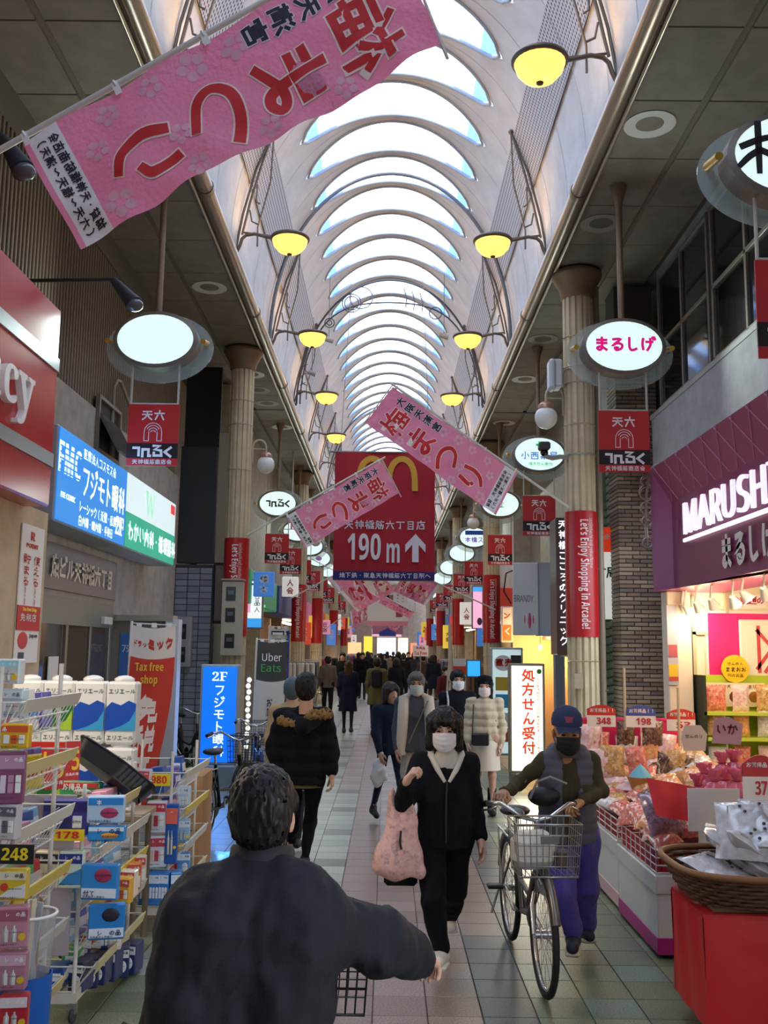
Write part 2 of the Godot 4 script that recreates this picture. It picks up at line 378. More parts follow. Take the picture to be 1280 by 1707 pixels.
	"今": [[10,2,2,9],[10,2,18,9],[7,9,13,9],[4,12,15,12,11,18]], "話": [[5,1,5,3],[2,5,9,5],[3,8,8,8],[3,10,8,10],[3,13,8,13,8,18,3,18,3,13],[17,2,11,4],[10,7,19,7],[14,3,14,11],[11,11,18,11,18,18,11,18,11,11]], "題": [[3,2,9,2,9,7,3,7,3,2],[3,4,9,4],[2,9,10,9],[6,9,6,15],[3,12,2,18],[2,16,8,18,19,18],[11,2,19,2],[12,5,18,5,18,13,12,13,12,5],[12,8,18,8],[12,10,18,10]],
	"近": [[5,2,7,4],[2,8,6,8,6,15],[2,18,6,15,19,18],[16,2,10,4],[10,4,10,9,8,14],[10,8,18,8],[15,8,15,16]], "視": [[4,1,5,3],[1,5,7,5,2,11],[5,8,5,18],[10,2,18,2,18,12,10,12,10,2],[10,5,18,5],[10,8,18,8],[12,12,8,18],[16,12,16,17,19,17,19,15]], "乱": [[10,2,3,4],[1,8,12,8],[6,4,6,12],[3,12,10,12,10,18,3,18,3,12],[14,2,14,17,19,17,19,14]], "術": [[5,2,1,6],[5,7,1,12],[3,10,3,18],[7,7,13,7],[10,2,10,18],[9,9,6,14],[11,9,13,13],[14,4,19,4],[14,8,19,8],[17,8,17,18,15,17]], "歳": [[10,1,10,5],[5,3,5,5,17,5],[3,7,18,7],[4,7,4,13,2,18],[6,10,11,10],[8,10,8,17],[6,12,5,15],[10,12,11,15],[13,4,14,12,19,18],[18,9,12,18],[16,4,18,6]],
	"電": [[4,3,16,3],[10,3,10,9],[2,7,2,5,18,5,18,7],[5,11,15,11,15,16,5,16,5,11],[5,13,15,13],[10,10,10,18,18,18]], "円": [[3,18,3,3,17,3,17,18],[3,10,17,10],[10,3,10,10]],
	"あ": [[3,5,16,5],[9,2,9,16,4,16,5,12,12,9,17,12,12,18],[13,8,7,16]], "風": [[4,3,3,13,2,18],[4,3,16,3,16,14,18,18],[7,6,13,5],[7,9,13,9,13,12,7,12,7,9],[10,6,10,16,6,16],[10,16,15,16]], "届": [[4,3,16,3,16,7,4,7],[4,3,4,10,2,18],[7,10,16,10,16,18,7,18,7,10],[7,14,16,14],[11,8,11,18]], "け": [[4,3,3,10,4,17],[8,7,17,7],[13,3,13,11,9,18]],
}

func stroke2(pts: PackedVector2Array, w: float, taper: float, out: Array) -> void: # a ribbon of width w along pts, as quads
	var m := pts.size()
	var L := PackedVector2Array(); var R := PackedVector2Array()
	for i in m:
		var d0 := (pts[i] - pts[maxi(i - 1, 0)]).normalized()
		var d1 := (pts[mini(i + 1, m - 1)] - pts[i]).normalized()
		if i == 0: d0 = d1
		if i == m - 1: d1 = d0
		var d := d0 + d1
		if d.length() < 0.2: d = d1
		d = d.normalized()
		var nn := Vector2(-d.y, d.x)
		var k := minf(1.0 / maxf(0.35, nn.dot(Vector2(-d1.y, d1.x))), 1.6)
		var t := float(i) / maxf(1.0, m - 1.0)
		var ww := w * 0.5 * (1.0 - taper * t * t) * (1.0 - taper * 0.4 * (1.0 - t))
		var p := pts[i]
		if i == 0: p -= d * w * 0.4
		if i == m - 1: p += d * w * 0.3
		L.append(p + nn * ww * k); R.append(p - nn * ww * k)
	for i in m - 1: out.append([L[i], R[i], R[i + 1], L[i + 1]])

func smooth2(p: PackedVector2Array, sub: int) -> PackedVector2Array:
	var o := PackedVector2Array()
	for i in p.size() - 1:
		var a := p[maxi(i - 1, 0)]; var b := p[i]; var c := p[i + 1]; var d := p[mini(i + 2, p.size() - 1)]
		for s in sub: o.append(b.cubic_interpolate(c, a, d, float(s) / sub))
	o.append(p[p.size() - 1])
	return o

# draw one character; place(Vector2) gives the point in space, the glyph spans 0..1 with y down
func glyph(m: MB, ch: String, o: Vector2, size: Vector2, w: float, place: Callable, opt := {}) -> void:
	if not G.has(ch): return
	var qs := []
	for s in G[ch]:
		var p := PackedVector2Array()
		for i in range(0, s.size(), 2): p.append(Vector2(s[i], s[i + 1]) / 20.0)
		if opt.has("sub") and p.size() > 2: p = smooth2(p, opt.sub)
		elif opt.has("cut"):
			var q := PackedVector2Array()
			for i in p.size() - 1:
				for k in int(opt.cut): q.append(p[i].lerp(p[i + 1], float(k) / opt.cut))
			q.append(p[p.size() - 1])
			p = q
		for i in p.size(): p[i] = o + p[i] * size
		stroke2(p, w, opt.get("taper", 0.0), qs)
	for q in qs: m.quad(place.call(q[0]), place.call(q[1]), place.call(q[2]), place.call(q[3]))

# a line of characters on a flat face: org is the top left corner, ex to the right and ey up along the face
func write(m: MB, s: String, org: Vector3, ex: Vector3, ey: Vector3, size: float, w := 0.09, opt := {}) -> MB:
	var place := func(p: Vector2) -> Vector3: return org + ex * p.x - ey * p.y
	var wide: float = opt.get("wide", 1.0) * size
	var step: float = opt.get("step", 1.04)
	var i := 0
	for ch in s:
		var o := Vector2(0, i * size * step) if opt.get("down", false) else Vector2(i * wide * step, 0)
		glyph(m, ch, o, Vector2(wide, size), w * size, place, opt)
		i += 1
	return m

# latin letters and figures; pos is the middle of the text, b its axes
var fonts := {}
func latin(parent: Node, called: String, s: String, pos: Vector3, b: Basis, height: float, material: Material, face := "Droid Sans", weight := 700, wide := 0.0, depth := 0.004) -> MeshInstance3D:
	var key := face + str(weight)
	if not fonts.has(key):
		var f := SystemFont.new()
		f.font_names = PackedStringArray([face]); f.font_weight = weight
		fonts[key] = f
	var t := TextMesh.new()
	t.font = fonts[key]; t.text = s; t.font_size = 48; t.depth = depth / (height / 34.5)
	t.curve_step = 4.0
	t.pixel_size = 1.0
	var o := part(parent, called, t, material)
	var k := height / 34.5
	var kx := k
	if wide > 0: kx = wide / maxf(t.get_aabb().size.x, 0.01)
	t.depth = depth / k
	o.transform = Transform3D(Basis(b.x * kx, b.y * k, b.z * k), pos)
	return o

# ---- the place
const FAR := 78.0
const NEAR := -14.0
const BAY := 1.03
const SOFFIT := 6.77

func setup() -> void:
	rng.seed = 7
	var toward := Vector3(4, -229, -FOCAL).normalized()
	var zc := -toward
	var yc := Vector3(0.012, 1, 0)
	yc = (yc - toward * yc.dot(toward)).normalized()
	var xc := yc.cross(zc)
	cam_basis = Basis(xc, yc, zc).transposed()
	var cam := Camera3D.new()
	cam.name = "camera"
	cam.keep_aspect = Camera3D.KEEP_HEIGHT
	cam.fov = rad_to_deg(2.0 * atan(853.5 / FOCAL))
	cam.near = 0.05; cam.far = 400
	cam.transform = Transform3D(cam_basis, EYE)
	add_child(cam)
	cam.current = true
	var e := Environment.new()
	e.background_mode = Environment.BG_SKY
	var sm := ProceduralSkyMaterial.new()
	sm.sky_top_color = Color.html("cfdff8"); sm.sky_horizon_color = Color.html("e9effa"); sm.sky_curve = 0.2
	sm.ground_bottom_color = Color.html("6a6a6a"); sm.ground_horizon_color = Color.html("b0b4ba")
	sm.sky_energy_multiplier = 1.0
	var sky := Sky.new()
	sky.sky_material = sm
	e.sky = sky
	e.background_energy_multiplier = 5.0
	e.tonemap_mode = Environment.TONE_MAPPER_LINEAR
	e.tonemap_exposure = 1.45
	e.sdfgi_enabled = true; e.ssao_enabled = true; e.ssil_enabled = true
	var w := WorldEnvironment.new()
	w.name = "surroundings"
	w.environment = e
	add_child(w)

func vault_at(th: float, up := 0.0) -> Vector3: return V((2.0 + up) * cos(th), 6.85 + (2.9 + up) * sin(th), 0)

func build_floor() -> void:
	var f := struct("floor", mb().box(V(0, -0.11, (NEAR - FAR - 10) * 0.5 - NEAR), V(12, 0.2, FAR + 10 - NEAR)), M("5c5a55", 0.8))
	var T := 0.285
	var stone := func(hex: String) -> StandardMaterial3D: return M(hex, 0.34, {"tex": ["granite", 0.09, 0.55, 1.0, 1.6], "spec": 0.45})
	var kinds := {
		"pink": [stone.call("b59c90"), stone.call("ab9185"), stone.call("bfa79c")], "pale": [stone.call("b9bfb4"), stone.call("aab2a6"), stone.call("c0c4ba")],
		"green": [stone.call("99a07e"), stone.call("8b9374"), stone.call("a3a98a")], "dark": [stone.call("6d716f"), stone.call("646866"), stone.call("747875")],
		"teal": [stone.call("84a08c"), stone.call("93a795"), stone.call("8a9a88")]}
	var tile := mb().box(V(0, -0.006, 0), V(T - 0.006, 0.02, T - 0.006), Basis(), 0.002).mesh()
	var tone := func(x: float, d: float) -> String:
		var r: float = 0.5 + 0.1 * (d - 5.0) if d < 9 else 0.9 - 0.08 * (d - 9.0) if d < 16 else 0.34 + 0.25 * sin((d - 16) * 0.4)
		var l: float = -0.22 - (9 - d) * 0.12 if d < 9 else -0.22 - 0.06 * (d - 9.0) if d < 18 else -0.76 + 0.3 * sin((d - 18) * 0.4)
		r = floorf((r + 0.05) / T + 0.5) * T - 0.05
		l = floorf((l + 0.05) / T + 0.5) * T - 0.05
		var row := int(floor(d / T))
		if x > l and x < r: return "pink"
		if x >= r and x < r + T * (2 if row % 7 in [2, 3] else 1): return "dark"
		if x <= l and x > l - T and row % 5 == 1: return "dark"
		if x >= r: return "teal" if (row * 3 + int(x / T) * 5) % 11 < 2 and d < 6 else "green"
		return "green" if x < -1.15 - 0.1 * (d - 4) and d < 8 else "pale"
	var nth := 0
	var rest := {}
	for row in range(12, 150):
		var d := row * T
		for k in range(-11, 12):
			var x := -0.05 + (k + 0.5) * T
			var c := at_px(V(x, 0, -d))
			var seen := c.y < 1730 and c.x > -30 and c.x < 1310
			if not seen and d < 6: continue
			var t: String = tone.call(x, d)
			var mm: StandardMaterial3D = kinds[t][(row * 7 + k * 5 + row * k) % 3]
			if nth < 300 and seen:
				part(f, "tile", tile, mm, V(x, -0.005, -d))
				nth += 1
			else:
				if not rest.has(mm): rest[mm] = mb()
				rest[mm].box(V(x, -0.0085, -d), V(T - 0.005, 0.015, T - 0.005))
	for mm in rest:
		var o := part(f, "tile_field", rest[mm], mm)
		o.set_meta("kind", "stuff")
	part(f, "paving_strip", mb().box(V(0, -0.0085, -(150 * T + FAR + 10) * 0.5), V(11, 0.015, FAR + 10 - 150 * T)), stone.call("a9a49b"))
	part(f, "paving_strip", mb().box(V(0, -0.0085, 5.4), V(11, 0.015, 17)), stone.call("a39a90"))
	for s in [-1, 1]: part(f, "paving_strip", mb().box(V(s * 4.6, -0.0085, -20), V(2.6, 0.015, 46)), stone.call("98998c"))

func at_px(p: Vector3) -> Vector2:
	var q := cam_basis.inverse() * (p - EYE)
	if q.z > -0.05: return Vector2(-9999, 99999)
	return Vector2(640 + FOCAL * q.x / -q.z, 853.5 - FOCAL * q.y / -q.z)

func build_roof() -> void:
	# side soffits
	var brown := M("8f8373", 0.75, {"tex": ["wall", 0.012, 0.86, 1.0, 0.5]})
	for s in [-1, 1]:
		var c := struct("ceiling", mb().box(V(s * 2.84, SOFFIT + 0.1, -(FAR + NEAR) * 0.5), V(1.64, 0.14, FAR - NEAR)), M("7d7365", 0.9))
		var inner := mb().box(Vector3.ZERO, V(0.68, 0.03, BAY - 0.014), Basis(), 0.004).mesh()
		var outer := mb().box(Vector3.ZERO, V(0.56, 0.03, BAY - 0.014), Basis(), 0.004).mesh()
		for i in range(2, 38):
			part(c, "soffit_panel", inner, brown, V(s * 2.43, SOFFIT + 0.015, -(i + 0.27) * BAY))
			part(c, "soffit_panel", outer, brown, V(s * 3.12, SOFFIT + 0.015, -(i + 0.27) * BAY))
		part(c, "soffit_strip", mb().box(V(s * 2.84, SOFFIT + 0.015, -(37.77 * BAY + FAR) * 0.5), V(1.62, 0.03, FAR - 37.77 * BAY)), brown)
		# rounded gutter pipe at the vault foot
		var pipe := mb()
		pipe.bar(V(s * 2.02, 6.8, -NEAR), V(s * 2.02, 6.8, -FAR), 0.085, 14)
		var tr := struct("trim_%d" % (1 if s < 0 else 2), pipe, M("a3917d", 0.32, {"metal": 0.55}))
		part(tr, "gutter_rail", mb().bar(V(s * 2.13, 6.74, -NEAR), V(s * 2.13, 6.74, -FAR), 0.022, 8), M("b5a693", 0.3, {"metal": 0.6}))
		part(tr, "gutter_back", mb().box(V(s * 2.06, 6.9, -(FAR + NEAR) * 0.5), V(0.05, 0.3, FAR - NEAR)), M("8f8373", 0.6))
		var collar := mb().tube(vs([V(0, 0, -0.04), V(0, 0, 0.04)]), 0.097, 14).mesh()
		for i in 12: part(tr, "pipe_collar", collar, M("8d7b68", 0.35, {"metal": 0.5}), V(s * 2.02, 6.8, -(5.9 + i * 3.9)))
	# vault, bay by bay, each with a lens shaped skylight
	var white := M("c3c6cb", 0.55, {"tex": ["wall", 0.012, 0.88, 1.0, 0.35]})
	var N := 56
	var lim := deg_to_rad(40.5)
	var half := BAY * 0.5
	var pan := mb()
	var gw := func(th: float) -> float:
		var q: float = (th - PI / 2) / lim
		return 0.43 * sqrt(maxf(0.0, 1.0 - q * q)) if absf(q) < 1.0 else 0.0
	var P := func(th: float, z: float, up: float) -> Vector3: return vault_at(th, up) + V(0, 0, z)
	for i in N:
		var a := PI * i / N; var b := PI * (i + 1) / N
		var na := V(-cos(a) / 2.0, -sin(a) / 2.9, 0).normalized(); var nb := V(-cos(b) / 2.0, -sin(b) / 2.9, 0).normalized()
		for s in [-1.0, 1.0]:
			var wa: float = gw.call(a); var wb: float = gw.call(b)
			pan.quad_n(P.call(a, s * wa, 0), P.call(b, s * wb, 0), P.call(b, s * (half - 0.012), 0), P.call(a, s * (half - 0.012), 0), na, nb, nb, na)
			pan.quad(P.call(a, s * (half - 0.012), 0), P.call(b, s * (half - 0.012), 0), P.call(b, s * half, 0.02), P.call(a, s * half, 0.02))
			if wa > 0 or wb > 0:
				pan.quad(P.call(a, s * wa, 0), P.call(b, s * wb, 0), P.call(b, s * wb, 0.035), P.call(a, s * wa, 0.035))
				pan.quad_n(P.call(a, s * wa, 0.035), P.call(b, s * wb, 0.035), P.call(b, s * half, 0.035), P.call(a, s * half, 0.035), -na, -nb, -nb, -na)
	var pm := pan.mesh()
	var edge := mb()
	for s in [-1.0, 1.0]:
		var pts := PackedVector3Array()
		for i in 33:
			var th: float = PI / 2 + lim * (i / 16.0 - 1.0)
			pts.append(P.call(th, s * gw.call(th), -0.008))
		edge.tube(pts, 0.022, 5)
	var em := edge.mesh()
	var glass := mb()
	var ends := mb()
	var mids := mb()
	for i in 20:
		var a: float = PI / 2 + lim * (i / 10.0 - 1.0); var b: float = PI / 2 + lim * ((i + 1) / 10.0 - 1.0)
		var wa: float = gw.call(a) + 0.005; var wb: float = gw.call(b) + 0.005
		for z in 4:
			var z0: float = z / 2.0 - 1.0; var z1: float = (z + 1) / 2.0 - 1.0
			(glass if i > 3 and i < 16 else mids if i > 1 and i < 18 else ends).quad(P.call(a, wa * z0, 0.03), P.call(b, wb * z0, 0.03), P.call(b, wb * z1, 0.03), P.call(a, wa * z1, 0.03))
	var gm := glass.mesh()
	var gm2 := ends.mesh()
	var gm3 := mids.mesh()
	var blue := M("8caee0", 0.4, {"back": "7ba6ec"})  # blue of the sky painted into the end panes as a tint
	var pale := M("b4cdf0", 0.4, {"back": "b9d2fa"})  # paler step of the same sky fade, put into the pane colour
	var root := struct("ceiling", mb().box(V(-2.06, 6.98, -(FAR + NEAR) * 0.5), V(0.06, 0.2, FAR - NEAR)), M("8f8373", 0.6))
	var pane := M("c4daff", 0.12, {"alpha": 0.2})
	for i in range(-14, 76):
		var z := -(i + 0.5) * BAY
		part(root, "vault_panel", pm, white, V(0, 0, z))
		if i > -4 and i < 40: part(root, "skylight_rim", em, M("97a0aa", 0.5), V(0, 0, z))
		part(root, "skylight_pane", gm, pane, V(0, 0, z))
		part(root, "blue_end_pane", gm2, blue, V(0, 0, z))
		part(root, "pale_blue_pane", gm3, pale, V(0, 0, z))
	# perforated strip on each side
	var im := Image.create(64, 64, false, Image.FORMAT_RGB8)
	im.fill(Color(0.66, 0.67, 0.7))
	for y in 64:
		for x in 64:
			var q := Vector2(fmod(x, 16.0) - 8, fmod(y, 16.0) - 8)
			if q.length() < 4.6: im.set_pixel(x, y, Color(0.2, 0.21, 0.23))
	var hm := StandardMaterial3D.new()
	hm.albedo_texture = ImageTexture.create_from_image(im); hm.roughness = 0.6; hm.cull_mode = BaseMaterial3D.CULL_DISABLED
	for s in [0, 1]:
		for i in range(0, 22):
			var z0 := -i * 3.09; var z1 := -(i + 1) * 3.09 + 0.01
			var st := mb()
			for k in 6:
				var a := deg_to_rad(21.0 + k * 2.6); var b := deg_to_rad(21.0 + (k + 1) * 2.6)
				if s: a = PI - a; b = PI - b
				st.quad(vault_at(a, -0.025) + V(0, 0, z0), vault_at(b, -0.025) + V(0, 0, z0), vault_at(b, -0.025) + V(0, 0, z1), vault_at(a, -0.025) + V(0, 0, z1))
				var uq := [Vector2(k * 0.5, 0), Vector2(k * 0.5 + 0.5, 0), Vector2(k * 0.5 + 0.5, 14), Vector2(k * 0.5, 14)]
				for w in [0, 2, 1, 0, 3, 2]: st.u.append(uq[w])
			part(root, "perforated_strip", st, hm)
	# closing walls behind the camera and the open far end
	var wf := struct("wall_far", mb().box(V(0, 5.5, -FAR - 1.1), V(9, 11, 0.2)), wallm("b5a394"))
	for q in [[0.0, 1.5, 1.5, 2.6, "e8f4ff", 1.6], [-1.5, 2.1, 0.7, 1.6, "e8d84a", 0.9], [1.35, 1.6, 0.8, 2.4, "fff0c8", 1.2], [-0.1, 1.5, 0.5, 1.8, "8ac8ec", 1.2], [-2.6, 1.3, 1.1, 2.2, "f0c890", 0.9], [2.5, 1.3, 1.1, 2.2, "e88a6a", 0.8], [0, 3.2, 2.4, 0.6, "d8b0bc", 0.8]]:
		part(wf, "lit_window", mb().box(V(q[0], q[1], -FAR - 0.98), V(q[2], q[3], 0.05)), lit(q[4], q[5]))
	struct("wall_back", mb().box(V(0, 5.5, -NEAR + 0.1), V(9, 11, 0.2)), wallm("a59c90"))  # unseen wall added across the street to keep sky light out

func build_walls() -> void:
	var L := -(FAR + NEAR) * 0.5
	# left: backing wall, corrugated brown cladding above a grey wall
	var wl := struct("wall_left", mb().box(V(-3.75, 3.45, L), V(0.3, 6.9, FAR - NEAR)), wallm("a89f92"))
	part(wl, "backing_strip", mb().box(V(-3.5, 6.62, -25), V(0.24, 0.36, 100)), M("6f665a", 0.9))
	var ribs := mb()
	for i in 150: ribs.box(V(-3.42, 5.6, -(2.0 + i * 0.087)), V(0.05, 2.1, 0.05), Basis(), 0.008)
	part(wl, "corrugated_cladding", ribs, M("7a6a58", 0.7)).set_meta("kind", "stuff")
	part(wl, "cladding_sheet", mb().box(V(-3.46, 5.6, -8.55), V(0.06, 2.1, 13.1)), M("6a5b4b", 0.75))
	part(wl, "render_panel", mb().box(V(-3.42, 2.3, -11.65), V(0.14, 4.5, 6.9)), wallm("b6afa5"))
	# right wall, in lengths that leave the shop open
	var wr := struct("wall_right", mb().box(V(3.75, 3.45, -44.75), V(0.3, 6.9, 66.5)), wallm("a29a8e"))
	part(wr, "upper_wall", mb().box(V(3.62, 5.35, -4.25), V(0.3, 3.1, 15.5)), wallm("aaa6a1"))
	part(wr, "upper_wall", mb().box(V(3.62, 3.45, 8.5), V(0.3, 6.9, 11)), wallm("aaa6a1"))


# ---- overhead: lamps, hanging signs, banners, columns
func bowl_lamps() -> void:
	var iron := M("6f655b", 0.45, {"metal": 0.7})
	var amber := M("ffd77a", 0.35, {"emit": 1.25, "glow": "ffc65a"})
	var bowl := mb().lathe([Vector2(0.0, -0.2), Vector2(0.08, -0.19), Vector2(0.15, -0.155), Vector2(0.205, -0.09), Vector2(0.232, -0.01), Vector2(0.225, -0.01), Vector2(0.14, -0.14), Vector2(0.0, -0.185)], 24).mesh()
	var rim := mb().lathe([Vector2(0.225, -0.02), Vector2(0.25, -0.012), Vector2(0.258, 0.008), Vector2(0.25, 0.025), Vector2(0.225, 0.028), Vector2(0.222, -0.01)], 28).mesh()
	var tip := mb().lathe([Vector2(0.0, -0.225), Vector2(0.03, -0.215), Vector2(0.034, -0.2), Vector2(0.02, -0.19)], 12).mesh()
	for s in [-1, 1]:
		var side := "left" if s < 0 else "right"
		for i in 12:
			var D := 7.95 + i * 3.83
			if i == 0 and s < 0: D = 7.95
			var x: float = s * 1.31
			var y := 7.1
			var t := thing("bowl_lamp", "amber glass bowl lamp glowing behind the large pink banner" if s < 0 and i == 0 else "amber glass bowl lamp on a curved iron bracket along the %s gutter" % ("clinic side" if s < 0 else "sweet shop side"), "lamp", V(x, y, -D), 0.0, "bowl lamps on the %s gutter" % side)
			part(t, "glass_bowl", bowl, amber)
			part(t, "rim", rim, iron)
			part(t, "finial", tip, M("6b4a1c", 0.4))
			var arm := mb()
			var X0 := V(s * 2.02, 6.86, -D) - t.position # on the pipe
			var el := V(s * 1.93, 7.16, -D) - t.position
			arm.tube(vs([X0, X0.lerp(el, 0.5) + V(-s * 0.02, 0, 0), el + V(0, -0.06, 0), el + V(-s * 0.05, -0.01, 0), el + V(-s * 0.16, 0.01, 0), V(s * 0.25, 0.02, 0)]), 0.022, 7)
			arm.bar(V(s * 0.25, 0.045, 0), el + V(0, 0.03, 0), 0.012, 6)
			part(t, "arm", arm, iron)
			var br := mb()
			var top := vault_at(deg_to_rad(38.0) if s > 0 else deg_to_rad(142.0), -0.03) + V(0, 0, -D) - t.position
			br.tube(vs([X0, X0.lerp(top, 0.3) + V(s * 0.05, 0.05, 0), X0.lerp(top, 0.65) + V(s * 0.06, 0.05, 0), top]), 0.016, 6)
			br.tube(vs([el, el.lerp(top, 0.3) + V(s * 0.02, 0.02, 0), el.lerp(top, 0.65) + V(s * 0.02, 0.02, 0), top]), 0.016, 6)
			var lower := V(s * 0.42, -0.1, 0)
			br.tube(vs([lower, V(s * 0.42, 0.16, 0), lower.lerp(top, 0.55) + V(-s * 0.05, 0, 0), top]), 0.012, 6)
			br.tube(vs([V(s * 0.42, 0.2, 0), V(s * 0.5, 0.24, 0), el.lerp(top, 0.24) + V(0, -0.02, 0)]), 0.012, 6)
			br.tube(vs([V(s * 0.4, 0.48, 0), V(s * 0.45, 0.51, 0), el.lerp(top, 0.47)]), 0.012, 6)
			br.ball(top, V(0.035, 0.035, 0.035), 8, 6)
			part(t, "scroll_bracket", br, iron)
			omni(V(x, y + 0.02, -D), "ffd3a0", 0.45, 0.08)

func ellipse_pts(rx: float, ry: float, k: int) -> PackedVector2Array:
	var p := PackedVector2Array()
	for i in k: p.append(Vector2(rx * cos(TAU * i / k), ry * sin(TAU * i / k)))
	return p

func arch_mark(m: MB, c: Vector3, k: float) -> void: # the little arcade emblem
	for i in 4:
		var r := (0.105 - i * 0.024) * k
		var pts := PackedVector2Array()
		if i == 0: pts.append(Vector2(-r, -0.11 * k))
		for j in 9:
			var t := PI - PI * j / 8.0 if i == 0 else PI * 0.84 - PI * 0.68 * j / 8.0
			pts.append(Vector2(cos(t) * r, sin(t) * r * 1.05 - (0.0 if i == 0 else 0.005 * i)))
		if i == 0: pts.append(Vector2(r, -0.11 * k))
		var qs := []
		stroke2(pts, 0.008 * k, 0.0, qs)
		for q in qs: m.quad(c + V(q[0].x, q[0].y, 0), c + V(q[1].x, q[1].y, 0), c + V(q[2].x, q[2].y, 0), c + V(q[3].x, q[3].y, 0))
	for q2 in [[-0.05, -0.11, -0.05, 0.0], [0.05, -0.11, 0.05, 0.0], [-0.105, -0.11, -0.05, -0.11], [0.05, -0.11, 0.105, -0.11]]:
		var qs := []
		stroke2(PackedVector2Array([Vector2(q2[0], q2[1]) * k, Vector2(q2[2], q2[3]) * k]), 0.008 * k, 0.0, qs)
		for q in qs: m.quad(c + V(q[0].x, q[0].y, 0), c + V(q[1].x, q[1].y, 0), c + V(q[2].x, q[2].y, 0), c + V(q[3].x, q[3].y, 0))

const TENROKU := [[0.0, 0.3, 0.2, 0.3, 0.2, 0.95], [0.2, 0.95, 0.2, 0.95], [0.34, 1.0, 0.34, 0.42, 0.56, 0.42, 0.56, 0.95, 0.64, 0.95], [0.74, 0.12, 0.98, 0.12, 0.78, 0.42, 1.02, 0.5, 1.04, 0.92, 0.76, 0.92, 0.76, 0.66], [1.38, 0.25, 1.16, 0.62, 1.38, 1.0]]
func tenroku(m: MB, org: Vector3, k: float, kx: float, w: float) -> void:
	for s in TENROKU:
		var p := PackedVector2Array()
		for i in range(0, s.size(), 2): p.append(Vector2(s[i] * kx, s[i + 1] * k))
		var qs := []
		stroke2(p, w, 0.0, qs)
		for q in qs: m.quad(org + V(q[0].x, -q[0].y, 0), org + V(q[1].x, -q[1].y, 0), org + V(q[2].x, -q[2].y, 0), org + V(q[3].x, -q[3].y, 0))

